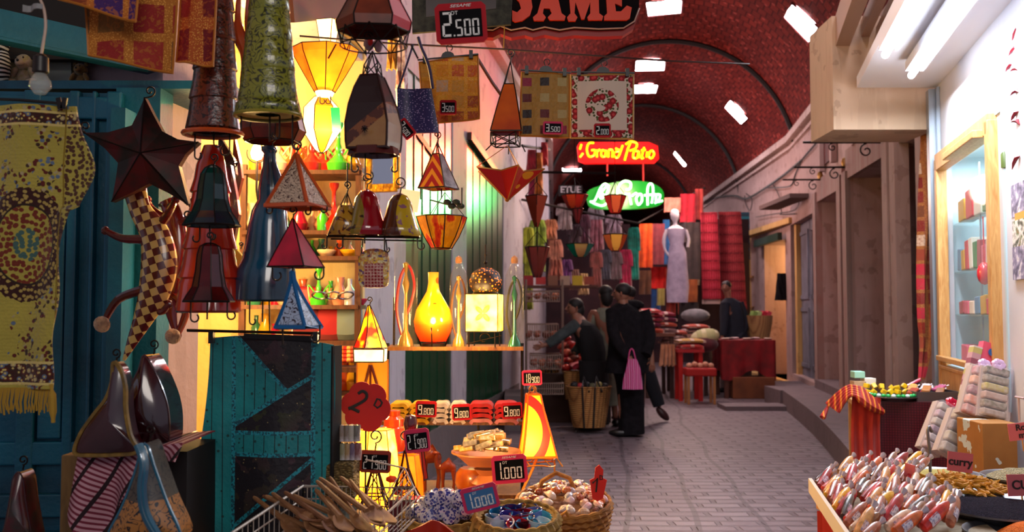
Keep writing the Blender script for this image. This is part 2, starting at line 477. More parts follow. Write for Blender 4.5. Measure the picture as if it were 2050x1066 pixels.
# what fills the openings
def recess_panel(nm, depth, mt, name, x0=0, x1=1):
    _, a, b, z0, z1 = EDG[nm]; m = MB(); A, B = a + (b - a) * x0, a + (b - a) * x1
    wall_seg(m, (RX(A) + depth, A), (RX(B) + depth, B), z0, z1, .05, 1); o = struct(m.build(name, mt, smooth=False)); return o
m_sh = mat('rolled_shutter', rough=.6, metal=.2, bump=1, fn=lambda g, v: (lambda h: (g.ramp(h, [(.2, '#1a1a16'), (.8, '#3a4038')]), h))(((g.xyz(v)[2] * 14).fr() * PI).sin()))
recess_panel('p1', .35, mat('stone_fill', rough=.9, fn=fn_plaster('#b89c9a', '#947c7a'), bump=.4), 'door_4')
recess_panel('p2', .42, m_sh, 'door_5')
recess_panel('p3', .30, mat('olive_door', rough=.7, fn=f_mottle('#4e4c3a', '#38362a', 3)), 'door_6')
# grey panelled double door
_, a, b, z0, z1 = EDG['grey']; d1 = thing('door_7', None, None, on_R((a + b) / 2, 0, z0)); d1['kind'] = 'structure'
mg = mat('grey_paint', rough=.6, fn=f_mottle('#787886', '#62626e', 4)); rot = Matrix.Rotation(-.155, 3, 'Z')
for k in (0, 1):
    m = MB(); yc = (k - .5) * (b - a) / 2; W_ = (b - a) / 2 - .03; H = z1 - z0
    m.box((.14 + yc * .155, yc, H / 2), (.05, W_, H), rot)
    for zc, hh in ((H * .25, H * .36), (H * .72, H * .42)):
        for s_ in (-1, 1): m.box((.11 + yc * .155, yc + s_ * W_ * .36, zc), (.03, .09, hh), rot)
        for s_ in (-1, 1): m.box((.11 + yc * .155, yc, zc + s_ * hh / 2), (.03, W_ * .8, .07), rot)
    m.build('door_leaf', mg, d1, smooth=False)
# lit shop seen through the open door
_, a, b, z0, z1 = EDG['open_shop']; m = MB(); xa = RX(a) + .5
m_in = mat('lit_room', rough=.7, fn=fn_plaster('#d8b070', '#b88c50', '#8a5a30'))
m.box((xa + .9, b + 1.3, 1.5), (3.2, .1, 3)); m.box((xa + 2.2, (a + b) / 2 + .3, 1.5), (.1, 3.2, 3)); m.box((xa + .9, a - .6, 1.5), (2.8, .1, 3)); m.box((xa + .9, (a + b) / 2 + .3, 3.0), (3, 3.4, .1)); m.box((xa + .9, (a + b) / 2 + .3, .05), (3, 3.4, .1))
struct(m.build('wall_shop', m_in, smooth=False))
light('shop_lamp_light', 'POINT', (xa + .7, (a + b) / 2 + .2, 2.5), 110, (1, .62, .25), .1)

# raised step along the right side
m = MB(); edge = [(4.6, 2.0), (6.2, 2.42), (7.6, 2.80), (10.1, 3.36), (12.9, 3.86)]
ep = spline([(x, y, 0) for y, x in edge], 5)
n = len(ep); vs = [Vector((p.x, p.y, 0)) for p in ep] + [Vector((p.x, p.y, PLAT)) for p in ep] + [Vector((RX(p.y) + .5, p.y, PLAT)) for p in ep]
m.add(vs, [(i, i + 1, n + i + 1, n + i) for i in range(n - 1)] + [(n + i, n + i + 1, 2 * n + i + 1, 2 * n + i) for i in range(n - 1)] + [(n - 1, n - 1 + 2 * n, 2 * n - 1)])
m.box((4.75, 13.3, PLAT / 2), (1.85, .8, PLAT - .01)); m.box((4.55, 14.6, .17 / 2), (1.2, 1.9, .17)); m.box((3.45, 12.75, .03), (1.0, .5, .06))
m.box((4.72, 11.7, PLAT + .06), (1.0, 3.2, .12), Matrix.Rotation(-.155, 3, 'Z'))
struct(m.build('trim_6', mat('step_stone', rough=.7, fn=fn_plaster('#7b6a6e', '#5e5054', '#3c3236'), bump=.6)))

# left wall: pillar, shop opening, plaster, two tall doors, pillars
m = MB(); z1 = WT
YA, YB = pxY_L(300), pxY_L(398)
SH0, SH1 = YB, pxY_L(722)
wall_seg(m, LW(SH1), LW(pxY_L(812)), 0, z1, .3, -1)
g1a, g1b = pxY_L(812), pxY_L(906); g2a, g2b = pxY_L(934), pxY_L(1008)
wall_seg(m, LW(g1a), LW(g1b), 3.25, z1, .3, -1)
wall_seg(m, LW(g1b), LW(g2a), 0, z1, .3, -1); wall_seg(m, LW(g2a), LW(g2b), 3.1, z1, .3, -1)
wall_seg(m, LW(g2b), LW(16), 0, z1, .3, -1); wall_seg(m, LW(16), LW(46), 0, z1, .3, -1)
wall_seg(m, LW(SH0), LW(SH1), 3.0, z1, .3, -1)
wall_seg(m, LW(-5), LW(2.2), 0, z1, .3, -1); wall_seg(m, LW(2.2), LW(SH0), 2.75, z1, .3, -1)
struct(m.build('wall_left', m_wallL, smooth=False))
m = MB(); wall_seg(m, LW(YA + .06), LW(YB), 0, z1, .35, -1)
struct(m.build('wall_pillar', m_pink))
def fn_green(g, v):
    x, y, z = g.xyz(v); k = ((x * .15 + y) * 9).fr(); h = k.gt(.12)
    return g.mix(g.noise(v, 2.5, 4), '#14462c', '#0c2e1e'), h
m_green = mat('green_door_paint', rough=.28, fn=fn_green, bump=1, spec=.5, aniso=0)
for nm, a, b, zt in (('door_2', g1a, g1b, 3.25), ('door_3', g2a, g2b, 3.1)):
    m = MB(); wall_seg(m, (LX(a) - .012, a), (LX(b) - .012, b), 0, zt, .05, -1)
    for k in range(1, 6):
        Y = a + (b - a) * k / 6; m.box((LX(Y) - .010, Y, zt / 2), (.012, .03, zt), Matrix.Rotation(-.155, 3, 'Z'))
    struct(m.build(nm, m_green, smooth=False))
m = MB(); Y = (g1a + g1b) / 2; m.bar((LX(g1a) - .02, g1a + .05, 2.85), (LX(g1b) - .02, g1b - .05, 2.6), .05, .05)
m.bar((LX(g2a) + .0, g2a, 3.15), (LX(g2b) + .0, g2b, 2.95), .1, .08)
struct(m.build('trim_7', mat('green_wood_bar', '#3a1a14', .5), smooth=False))
# low grey stone base on the left
m = MB(); wall_seg(m, (LX(g1a) + .02, g1a), (LX(12.6) + .0, 12.6), 0, .38, .1, -1); m.box((LX(10.9) + .25, 10.9, .2), (.35, .9, .4))
struct(m.build('trim_8', mat('base_stone', rough=.85, fn=fn_plaster('#6c6264', '#504648'), bump=.6), smooth=False))
# end of the lane
m = MB(); m.box((3.5, 46, 3), (9, .2, 8)); struct(m.build('wall_far', m_wallR, smooth=False))

# shop room on the left
m = MB(); m_room = mat('warm_room', rough=.8, fn=fn_plaster('#e0c890', '#c8a860', '#a07038'), bump=.5)
m.box((-2.9, SH1 + .05, 1.6), (3.9, .1, 3.2)); m.box((-4.2, 4.4, 1.6), (.1, 3.2, 3.2)); m.box((-2.95, SH0 - .06, 1.6), (3.1, .1, 3.2)); m.box((-2.9, 4.6, 3.1), (3.9, 2.7, .1)); m.box((-2.8, 4.6, .04), (2.8, 2.5, .08))
struct(m.build('wall_room', m_room, smooth=False))

# teal doorway at far left
m_teal = mat('teal_paint', rough=.5, fn=f_mottle('#065a74', '#04384c', 3), bump=.2)
m = MB(); rt = Matrix.Rotation(-.155, 3, 'Z')
b0, b1 = P(-160, 600, 2.75), P(300, 600, 3.3); m.bar((b0.x, b0.y, 2.325), (b1.x, b1.y, 2.325), .10, .09); m.bar((b0.x, b0.y - .05, 2.285), (b1.x, b1.y - .05, 2.285), .03, .03)
m.bar((LX(3.24), 3.27, 0), (LX(3.24), 3.27, 2.2), .16, .12); m.bar((LX(3.12), 3.14, 0), (LX(3.12), 3.14, 2.1), .05, .1)
struct(m.build('trim_9', m_teal, smooth=False))
TD = thing('door_1', None, None, (0, 0, 0)); TD['kind'] = 'structure'
A, B = P(-120, 600, 3.17), P(242, 600, 3.22); zt = P(235, 188, 3.2).z
d = Vector((B.x - A.x, B.y - A.y, 0)); L = d.length; d.normalize(); q = Matrix(((d.x, -d.y, 0), (d.y, d.x, 0), (0, 0, 1)))
def dl(u, dep, z): return Vector((A.x, A.y, 0)) + d * (u * L) + Vector((d.y, -d.x, 0)) * dep + Vector((0, 0, z))
m = MB(); m.box(dl(.5, 0, zt / 2), (L, .05, zt), q); m.build('door_leaf', m_teal, TD, smooth=False)
m = MB()
for u, w_ in ((.04, .06), (.52, .06), (.75, .035), (.97, .05), (.86, .015)): m.box(dl(u, .04, zt / 2), (w_, .04, zt), q)
for z in (.09, .72, .9, zt - .06): m.box(dl(.5, .04, z), (L, .035, .08), q)
m.box(dl(.28, .04, .42), (.22, .03, .42), q); m.box(dl(.65, .04, .42), (.09, .03, .42), q); m.box(dl(.65, .04, 1.35), (.08, .03, .8), q)
m.build('door_moulding', m_teal, TD, smooth=False, bevel=.006)
m = MB(); m.box((-2.6, 3.62, 2.2), (2.4, .05, 1.5)); m.box((-2.39, 3.36, 3.2), (2.1, .04, 1.72)); struct(m.build('wall_back_left', mat('dark_room_shade', '#2a2420', .9), smooth=False))  # near-black panels; the shade of the dark interior is put into their colour
# ================================================================ right hand shop
ORD = ['first', 'second', 'third', 'fourth', 'fifth', 'sixth', 'seventh', 'eighth', 'ninth', 'tenth', 'eleventh', 'twelfth', 'thirteenth', 'fourteenth', 'fifteenth', 'sixteenth', 'seventeenth', 'eighteenth']
def SX(Y): return 3.10 + .258 * (Y - 6.5)
m_shopwall = mat('shop_white', rough=.45, fn=f_mottle('#d6d6de', '#c2c4d0', 2), spec=.4)
m_alu = mat('aluminium', '#9aa6b4', .35, .7)
m_pine = mat('pine_frame', rough=.45, fn=f_wood('#d0a468', '#b07c44'))
rsw = Matrix.Rotation(-math.atan(.258), 3, 'Z')
W0, W1 = 4.98, 6.36      # showcase extent along the wall
m = MB()
def sw(Y0, Y1, z0, z1, th=.06): wall_seg(m, (SX(Y0), Y0), (SX(Y1), Y1), z0, z1, th, 1)
sw(2.4, W0, 0, 3.02); sw(W1, 6.52, 0, 3.02); sw(W0, W1, 2.5, 3.02); sw(W0, W1, 0, .86)
m.box((SX(6.52) + .45, 6.55, 1.5), (.9, .06, 3.0))
struct(m.build('wall_shop_front', m_shopwall, smooth=False))
m = MB(); m.box((SX(6.5) - .03, 6.5, 1.5), (.07, .10, 3.0), rsw); m.box((SX(6.43) - .02, 6.40, 1.5), (.02, .03, 3.0), rsw)
struct(m.build('trim_10', m_alu, smooth=False))
# window with pine frame, glass and shelves behind it
wf = thing('window_10', None, None, (SX(W0), W0, 0)); wf['kind'] = 'structure'
def wl(Y, z, d=0): return Vector((SX(Y) - SX(W0) - d, Y - W0, z))
m = MB()
m.bar(wl(W0, 2.44, .02), wl(W1, 2.44, .02), .07, .12); m.bar(wl(W0 + .1, 2.40, .08), wl(W1 - .5, 2.40, .08), .06, .045)
m.bar(wl(W0, .92, .02), wl(W1, .92, .02), .06, .16); m.bar(wl(W0, 1.06, .05), wl(W1, 1.06, .05), .05, .035); m.bar(wl(W0, 1.0, .04), wl(W1, 1.0, .04), .04, .025)
m.box(wl(W0 + .02, 1.66, .02), (.07, .07, 1.6), rsw); m.box(wl(W1 - .02, 1.66, .02), (.07, .07, 1.6), rsw)
m.build('window_frame', m_pine, wf, smooth=False, bevel=.005)
m = MB(); m.box(wl((W0 + W1) / 2, .46, .01), (.03, W1 - W0, .8), rsw); m.build('lower_panel', mat('pine_panel', rough=.6, fn=f_wood('#b98a5c', '#a0744a')), wf, smooth=False)
m = MB(); m.box(wl((W0 + W1) / 2, 1.74, -.02), (.006, W1 - W0, 1.34), rsw)
m.build('window_pane', mat('clear_glass', '#e8f4f8', .03, alpha=.08, spec=.4), wf, smooth=False)
m = MB(); m.box(wl((W0 + W1) / 2, 1.7, -.55), (.03, W1 - W0 + .5, 1.7), rsw); m.box(wl(W1 + .02, 1.7, -.3), (.6, .03, 1.7), rsw); m.box(wl(W0 - .2, 1.7, -.3), (.6, .03, 1.7), rsw); m.box(wl((W0 + W1) / 2, 1.0, -.3), (.6, W1 - W0 + .4, .03), rsw); m.box(wl((W0 + W1) / 2, 2.5, -.3), (.6, W1 - W0 + .4, .03), rsw)
m.build('cabinet_inside', mat('cabinet_blue', '#b8d4e0', .35), wf, smooth=False)
m = MB()
for z in (1.36, 1.66, 2.0): m.box(wl((W0 + W1) / 2, z, -.3), (.42, W1 - W0 + .1, .012), rsw)
m.build('glass_shelf', mat('shelf_glass', '#9cc8c4', .1, alpha=.35), wf, smooth=False)
m = MB(); m.box(wl(5.75, 1.7, -.10), (.01, .012, 1.3), rsw); m.build('glass_divider', m_alu, wf)
light('cabinet_light', 'AREA', wl(5.6, 2.46, -.28) + wf.location, 26, (.85, .95, 1), .3, (0, 0, 0), .9)
cols = ['#c83848', '#e8d8c8', '#3a8a50', '#c8a030', '#d05a78', '#f0efe8', '#5a8ab0', '#a03040']
for zi, (z, nn, hh, nm) in enumerate(((1.37, 6, .12, 'soap box'), (1.67, 8, .18, 'book'), (2.01, 4, .2, 'boxed gift'), (1.03, 4, .12, 'folded cloth'))):
    for k in range(nn):
        Y = 5.5 + (0.12 + k) * (.85 / nn); m = MB(); h = hh * R.uniform(.7, 1.15)
        m.box((0, 0, h / 2), (.10, .68 / nn, h), rsw @ Matrix.Rotation(R.uniform(-.1, .1), 3, 'X'))
        c = cols[(k * 3 + zi) % 8]
        o = m.build(['gift_box', 'paper_book', 'gift_box', 'folded_cloth'][zi], mat('paint' + c, c, .5), None, Vector(wl(Y, z, -.13)) + wf.location, smooth=False, bevel=.006)
        tag(o, '%s on the %s glass shelf of the showcase, %s from the near end' % (nm, ['second lowest', 'middle', 'top', 'lowest'][zi], ORD[k]), nm.split()[-1], 'goods in the showcase')
lc = LC(1955, 540, 5.35); m = MB(); m.ell((0, 0, 0), (.045, .04, .07)); m.tube([(0, 0, .06), (0, 0, .35)], .004)
tag(m.build('red_ornament', mat('red_gloss', '#c01828', .25, coat=.6), None, wl(5.5, 1.62, -.05) + wf.location), 'small red ornament hanging just inside the showcase glass', 'ornament')

# canopy with tube lights
m_can = mat('canopy_white', '#e4e6ee', .4)
def CX(Y): return 2.52 + .258 * (Y - 6.5)
m = MB(); pts = [(CX(6.5), 6.5), (SX(6.5) + .02, 6.5), (SX(2.6) + .02, 2.6), (CX(2.6), 2.6)]
m.add([(x, y, 3.02) for x, y in pts] + [(x, y, 3.10) for x, y in pts], [(0, 1, 2, 3), (7, 6, 5, 4), (0, 4, 5, 1), (1, 5, 6, 2), (2, 6, 7, 3), (3, 7, 4, 0)])
struct(m.build('ceiling_canopy', m_can, smooth=False))
m_tube = mat('tube_light', '#ffffff', .3, emit='#e8f2ff', es=22)
for nm, px, py, lb in (('a', 1824, 142, 'long white tube lamp under the canopy, nearer the white wall'), ('b', 1772, 100, 'long white tube lamp under the canopy, nearer the lane')):
    Y1 = Zd(py, 2.94); x1 = P(px, py, Y1).x; Y0 = Y1 - 1.9; x0 = x1 - .258 * 1.9
    t = thing('tube_lamp', lb, 'lamp', (x1, Y1, 2.88), 'tube lamps under the canopy')
    m = MB(); m.tube([(0, 0, .03), (x0 - x1, Y0 - Y1, .03)], .022, 10); m.build('lamp_tube', m_tube, t)
    m = MB(); m.bar((0, 0, .09), (x0 - x1, Y0 - Y1, .09), .07, .06); m.bar((.07, 0, .08), (x0 - x1 + .07, Y0 - Y1, .08), .02, .05)
    m.build('lamp_housing', m_can, t, smooth=False)
light('canopy_area', 'AREA', (SX(5.0) - .22, 5.0, 2.86), 74, (.88, .94, 1), .12, (0, 0, math.atan(-.258)), 2.2)
# tarp fascia on lane side and far end of the canopy
m_tarp = mat('tarp', rough=.75, fn=fn_plaster('#c8b098', '#b09880', '#806a58'))
m = MB(); th = thing('awning', 'beige canvas awning flap around the lit canopy', 'awning', (CX(6.6), 6.62, 2.6))
a = P(1676, 92, 6.62); b = P(1731, 96, 6.62); c = P(1733, 182, 6.62); d = P(1862, 172, 6.62); e = P(1863, 226, 6.62); f = P(1692, 246, 6.62); o0 = th.location
m.prism([(p.x - o0.x, p.z - o0.z) for p in (a, b, c, d, e, f)], 0, .02); m.build('awning_flap', m_tarp, th, smooth=False)
m = MB(); m.box((.2, .2, .55), (.75, .5, .85)); m.build('awning_box', m_tarp, th, smooth=False)
m = MB(); A = P(1678, 92, 6.6) - o0; B = A - Vector((.258 * 3.6, 3.6, 0))
for dx, w_, mi in ((.03, .10, 0),): m.bar(A + Vector((dx, 0, .1)), B + Vector((dx, 0, .1)), .1, .22)
m.bar(A + Vector((.20, 0, .12)), B + Vector((.20, 0, .12)), .06, .12); m.bar(A + Vector((.30, 0, .03)), B + Vector((.30, 0, .03)), .04, .2)
m.build('awning_rail', mat('awning_rail_paint', '#a08068', .6), th, smooth=False)

# pictures and a string of chillies on the white wall
def on_wall(px, py):      # point on shop front seen at pixel
    k = (px - 1025) / F; Y = (3.10 - .258 * 6.5) / (k - .258); return P(px, py, Y)
def wall_card(name, label, cat, px, py, w_, h_, mt):
    p = on_wall(px, py); m = MB(); m.box((0, 0, 0), (.006, w_, h_), rsw)
    return tag(m.build(name, mt, None, p - Vector((.012, 0, 0)), smooth=False), label, cat)
ph = mat('photo_print', rough=.5, fn=lambda g, v: g.ramp(g.noise(v, 26, 3), [(.3, '#3a3f5a'), (.5, '#8a86a8'), (.62, '#d8d4e0'), (.75, '#5a6a50')]))
wall_card('photo_print', 'topmost photo taped to the white shop wall', 'photo', 2047, 398, .30, .17, ph)
wall_card('photo_print', 'middle photo on the white shop wall, showing green foliage', 'photo', 2049, 472, .28, .17, mat('photo_green', rough=.5, fn=lambda g, v: g.ramp(g.noise(v, 22, 3), [(.35, '#2a3a2a'), (.5, '#e8e4e0'), (.6, '#4a7048'), (.75, '#b05040')])))
wall_card('photo_print', 'lowest photo taped to the white shop wall', 'photo', 2049, 526, .28, .17, ph)
wall_card('paper_note', 'small orange note between the photos on the white shop wall', 'note', 2049, 432, .2, .04, mat('paint_or', '#d89a40', .6))
p = on_wall(2018, 316); m = MB(); m.lathe([(.001, -.06), (.018, -.055), (.018, .02), (.007, .035), (.007, .055), (.001, .056)], n=10)
tag(m.build('bottle_magnet', mat('olive_green', '#4a5a28', .4), None, p - Vector((.02, 0, 0))), 'small green bottle ornament fixed to the white shop wall', 'ornament')
for k, py in enumerate((62, 100, 132, 140, 185, 228, 246, 320)):
    px = (2048, 2043, 2036, 2047, 2047, 2046, 2048, 2047)[k]; p = on_wall(px, py); m = MB()
    m.tube([(0, -.03, .0), (0, 0, .01), (0, .03, 0), (0, .06, -.02)], [.004, .012, .010, .002], 6)
    tag(m.build('dried_chilli', mat('chilli', '#6a1420', .35), None, p - Vector((.03, 0, 0)), rot=(R.uniform(-.6, .6), 0, 0)), 'dark red dried chilli on the white shop wall, %s from the top' % ORD[k], 'chilli', 'chillies hung on the white wall')
p = on_wall(2046, 820); m = MB(); m.tube([(0, -.05, .06), (0, .03, .06)], .006, 4); m.tube([(0, 0, .06), (0, 0, -.06)], .006, 4)
tag(m.build('wall_letter', mat('letter_pink', '#a89090', .5), None, p - Vector((.015, 0, 0)), smooth=False), 'pale letter T on the white shop wall above the spice signs', 'letter')

# embroidered banner beside the post
m = MB(); lc = LC(1858, 760, 6.85)
def ban(u, v):
    y = 225 + v * 535; cx = 1860 + 4 * math.sin(v * 6); w_ = (8 + 22 * min(1, v * 3.5)) if v < .3 else 30 - (max(0, v - .8) * 90)
    if v > .86: cx -= (v - .86) * 120
    return lc(cx + (u - .5) * w_, y, .03 * math.sin(u * 9 + v * 4))
m.grid(ban, 8, 40, th=.01)
fb = f_patch(['#8a2418', '#b8203a', '#6e3a20', '#c8a890', '#7a1c1c', '#903a28'], (9, 1, 9), '#8a4a28', .12)
tag(m.build('embroidered_banner', mat('banner_cloth', rough=.7, fn=fb, bump=.4), None, lc.o), 'long red and brown embroidered cloth hanging beside the metal post', 'banner')

# ---------------------------------------------------------------- cloth-covered display table
m_rcloth = mat('orange_red_cloth', rough=.7, fn=f_mottle('#b8240c', '#8e1408', 4), sheen=.3)
m_maroon = mat('maroon_mesh_cloth', rough=.35, bump=.6, fn=lambda g, v: (lambda a: (g.mix(a, '#4e0e1a', '#300610'), a))((g.xyz(v)[0] * 62).fr().lt(.3).max((g.xyz(v)[2] * 62).fr().lt(.3))))
Yt = 5.7; zt = P(1800, 806, Yt).z; xl, xr = P(1716, 806, Yt).x, 2.84
DT = thing('display_table', 'table under maroon mesh cloth in front of the lit showcase', 'table', ((xl + xr) / 2, Yt, PLAT), rz=-.25)
hw = (xr - xl) / 2; hz = zt - PLAT
m = MB(); m.box((0, .27, hz - .02), (hw * 2, .55, .03)); m.build('tabletop', m_pine, DT, smooth=False)
for sx in (-1, 1):
    for sy in (.04, .5):
        m = MB(); m.box((sx * (hw - .04), sy, (hz - .03) / 2), (.04, .04, hz - .03)); m.build('leg', m_pine, DT, smooth=False)
m = MB()
m.grid(lambda u, v: Vector((-hw + .1 + u * (2 * hw - .1), -.02 - .012 * math.sin(u * 17) * v, hz + .004 - v * hz * .98)), 40, 10, th=-.004)
m.box((0.05, .26, hz + .001), (2 * hw - .1, .56, .008))
o = m.build('mesh_tablecloth', m_maroon, None, DT.location, rot=(0, 0, -.25)); tag(o, 'maroon mesh cloth covering the front of the display table', 'tablecloth')
m = MB()
def oc(u, v):
    a = -hw - .015 + u * .17
    return Vector((a - .012 * math.sin(v * 3), -.045 - .016 * math.sin(u * 19) * (.3 + v), hz + .03 - v * hz * .97))
m.grid(oc, 24, 10, th=-.005)
o = m.build('hanging_cloth', m_rcloth, None, DT.location, rot=(0, 0, -.25)); tag(o, 'orange red cloth hanging over left corner of the display table', 'cloth')
m_rstripe = mat('striped_red', rough=.7, fn=f_stripes(['#7a1010', '#a01c10', '#c87a20', '#8a1410'], 0, 30, .6))
m = MB()
for k in range(5): m.tube(spline([(-hw - .17 + k * .015, -.05 - k * .02, hz - .02 - k * .01), (-hw - .03, -.06 - k * .02, hz + .10 - k * .012), (-hw + .08, -.05 - .02 * k, hz + .03 - k * .012), (-hw + .16, -.06, hz - .06)], 4), [.012] * 6 + [.026] * 4 + [.02] * 3, 7)
m.tube([(-hw - .2, -.1, hz - .1), (-hw - .16, -.05, hz - .03)], [.02, .008], 7)
tag(m.build('rolled_scarf', m_rstripe, None, DT.location, rot=(0, 0, -.25)), 'striped red and orange scarf bunched on left corner of the display table', 'scarf')
def tabp(px, py): return P(px, py, Yt + .05)
k6 = Yt / F
for nm, lb, px, py, w_, h_, cc in (('gift_box', 'mint green box on top of the cream box', 1717, 750, 22, 14, '#9ad0bc'), ('gift_box', 'cream cardboard box under the mint green box', 1718, 772, 26, 20, '#b89878'), ('gift_box', 'white box beside the mint green box', 1738, 764, 24, 15, '#dcd8d0')):
    m = MB(); m.box((0, 0, h_ * k6 / 2), (w_ * k6, .08, h_ * k6)); tag(m.build(nm, mat('paint' + cc, cc, .6), None, P(px, py + h_ / 2, Yt + .35), smooth=False, bevel=.003), lb, 'box')
# dishes
m_steel = mat('steel', '#74767e', .4, .9)
def dish(name, label, px, py, rpx, Y, h=.05, mt=None, group=None, lip=.06):
    p = P(px, py, Y); r = rpx * Y / F; m = MB()
    m.lathe([(.001, 0), (r * .55, 0), (r * .9, h * .7), (r, h), (r + lip * r, h + .003), (r + lip * r, h - .003), (r * .95, h * .85), (r * .58, -.004), (.001, -.004)], n=40)
    return tag(m.build(name, mt or m_steel, None, p - Vector((0, 0, h))), label, 'bowl', group), p, r
dz = Vector((0, 0, 0))
m = MB(); p = P(1785, 806, Yt + .12); r = 55 * k6; m.lathe([(.001, 0), (r * .7, 0), (r, .025), (r, .03), (r * .68, .006), (.001, .006)], n=32)
tag(m.build('round_plate', m_steel, None, Vector((p.x, p.y, zt + .003))), 'round steel plate with a green rim on the display table', 'plate'); pc = Vector((p.x, p.y, zt + .03))
for k in range(16):
    a = PI + PI * k / 15; m = MB(); m.ell((0, 0, 0), (.016, .012, .012), 7, 5)
    cc = '#18a048' if k % 3 else '#c8e0d8'; cn = 'green' if k % 3 else 'pale'
    tag(m.build('wrapped_sweet', mat('paint' + cc, cc, .3), None, pc + Vector((math.cos(a) * r * .82, math.sin(a) * r * .82, .01))), '%s wrapped sweet on the front rim of the round plate, %s along' % (cn, ORD[k]), 'sweet', 'wrapped sweets round the plate')
for k in range(14):
    m = MB(); px = 1737 + (k % 7) * 15 + R.uniform(-3, 3); py = 787 - (k // 7) * 11 + R.uniform(-4, 2)
    m.box((0, 0, 0), (.035, .03, .03), Matrix.Rotation(R.uniform(0, 3), 3, 'Y') @ Matrix.Rotation(R.uniform(0, 3), 3, 'Z'))
    q = P(px, py, Yt + .16 + .1 * (k // 7)); q.z = max(q.z, zt + .05)
    tag(m.build('yellow_packet', mat('yellow_foil', '#d8b010', .35), None, q, smooth=False, bevel=.004), 'small yellow packet in the %s row heaped behind the round plate, %s from the boxes' % (['front', 'back'][k // 7], ORD[k % 7]), 'packet', 'yellow packets behind the plate')
m = MB(); A = P(1838, 798, Yt - .02); B = P(1926, 798, Yt - .02); wx = B.x - A.x
c = Vector(((A.x + B.x) / 2, Yt + .16, zt)); 
m.box((0, 0, .006), (wx, .34, .008)); m.box((0, -.17, .035), (wx, .008, .06)); m.box((0, .17, .035), (wx, .008, .06)); m.box((-wx / 2, 0, .035), (.008, .34, .06)); m.box((wx / 2, 0, .035), (.008, .34, .06))
tag(m.build('metal_tray', m_steel, None, c, smooth=False), 'rectangular grey metal tray of packets on the display table', 'tray')
m_cell = mat('clear_wrap', '#f0ecf4', .12, alpha=.35, coat=.5)
pc_ = ['#a04030', '#c89858', '#d8d0d8', '#b07848', '#a82848', '#e0dce4', '#8a5a3a', '#b85a80']
def packet(label, loc, L, W_, H, cc, rot, group, name='wrapped_packet', cat='packet'):
    t = thing(name, label, cat, loc, group); t.rotation_euler = rot
    m = MB(); m.box((0, 0, H / 2), (L, W_, H)); m.build('packet_body', mat('pk' + cc, cc, .25, coat=.6), t, smooth=False, bevel=H * .3)
    m = MB(); m.grid(lambda u, v: Vector((L / 2 + u * L * .18, (v - .5) * W_ * (1 + u * .3), H / 2 + .006 * math.sin(v * 20) * u)), 3, 10, th=.001); m.build('packet_wrapper', mat('wrap_white', '#d8d4dc', .2, coat=.5), t)
    return t
for k in range(9):
    packet('%s packet in the metal tray, %s from the round plate' % (['rusty', 'tan', 'white', 'brown', 'crimson', 'pale', 'dark brown', 'pink', 'rust red'][k], ORD[k]), c + Vector((-wx * .42 + k * wx * .105, -.06 + (k % 3) * .07, .05 + (k % 2) * .015)), .1, .05, .02, pc_[k % 8], (0, -.25, R.uniform(.6, 1.2)), 'packets in the metal tray')
m = MB(); m.tube([(0, 0, 0), (.11, .02, .05)], .012, 7)
tag(m.build('foil_roll', mat('pk#a82848', '#a82848', .25, coat=.6), None, P(1812, 776, Yt + .3)), 'dark red foil roll with yellow tip on the display table', 'sweet roll')
# big wrapped bundles
def bundle(label, cx, cy, w_, h_, ang, Y, cols, nm='wrapped_bundle'):
    k = Y / F; t = thing(nm, label, 'gift pack', P(cx, cy, Y), 'cellophane gift packs'); t.rotation_euler = (-.25, ang, 0)
    W_, H = w_ * k, h_ * k
    m = MB(); m.box((0, .03, H / 2), (W_, .05, H)); m.build('backing_card', mat('pack_card', '#b09a8c', .6), t, smooth=False)
    n = len(cols)
    for q, cc in enumerate(cols):
        m = MB(); m.box((0, -.01, H * (q + .5) / n), (W_ * .86, .05, H / n * .84)); m.build('soap_bar', mat('soap' + cc, rough=.5, fn=f_mottle(cc, '#b8a8a0', 40, 3, (.35, .85))), t, smooth=False, bevel=.008)
    m = MB(); m.box((0, -.01, H / 2), (W_ * 1.06, .085, H * 1.03)); m.build('cellophane_wrap', mat('cello', '#e8e0ec', .12, alpha=.12, coat=.6), t, smooth=False, bevel=.015)
    m = MB()
    for q in range(7): m.ell((math.cos(q) * .02, -.03, H * 1.05 + math.sin(q) * .015), (.022, .012, .018), 6, 4)
    m.build('bow', mat('bow' + cols[0], {'#9a7a78': '#c01838', '#8a8070': '#d0c020'}.get(cols[0], '#c8a8d0'), .3), t)
bundle('cellophane pack of pale soaps with a red bow, leaning against the table corner', 1862, 905, 46, 104, .52, 5.05, ['#9a7a78', '#b8a8a8', '#8a6a78', '#a89a88', '#a88890', '#b0a498'])
bundle('cellophane pack of beige soaps with a yellow bow, just above the curry sign', 1897, 912, 46, 96, .5, 4.9, ['#8a8070', '#a89a80', '#7a6a60', '#a89060'])
bundle('shiny pack of orange and pink sweets leaning on the pine panel', 1938, 832, 36, 104, .42, 4.8, ['#a8584a', '#c87858', '#8a4a50', '#c88a60', '#b06a70'])
bundle('rounded pack of olive soaps with a pink bow, nearest the white wall', 1984, 838, 56, 104, .25, 4.75, ['#8a7868', '#6a6248', '#a88878', '#a89838', '#6e6850', '#57533c'])
t = thing('incense_box', 'pink box with a yellow and blue badge leaning on the pine panel', 'box', P(1946, 800, 5.0)); t.rotation_euler = (-.1, .3, 0)
m = MB(); m.box((.03, 0, .16), (.10, .05, .34)); m.build('carton', mat('pink_carton', '#d05068', .4), t, smooth=False)
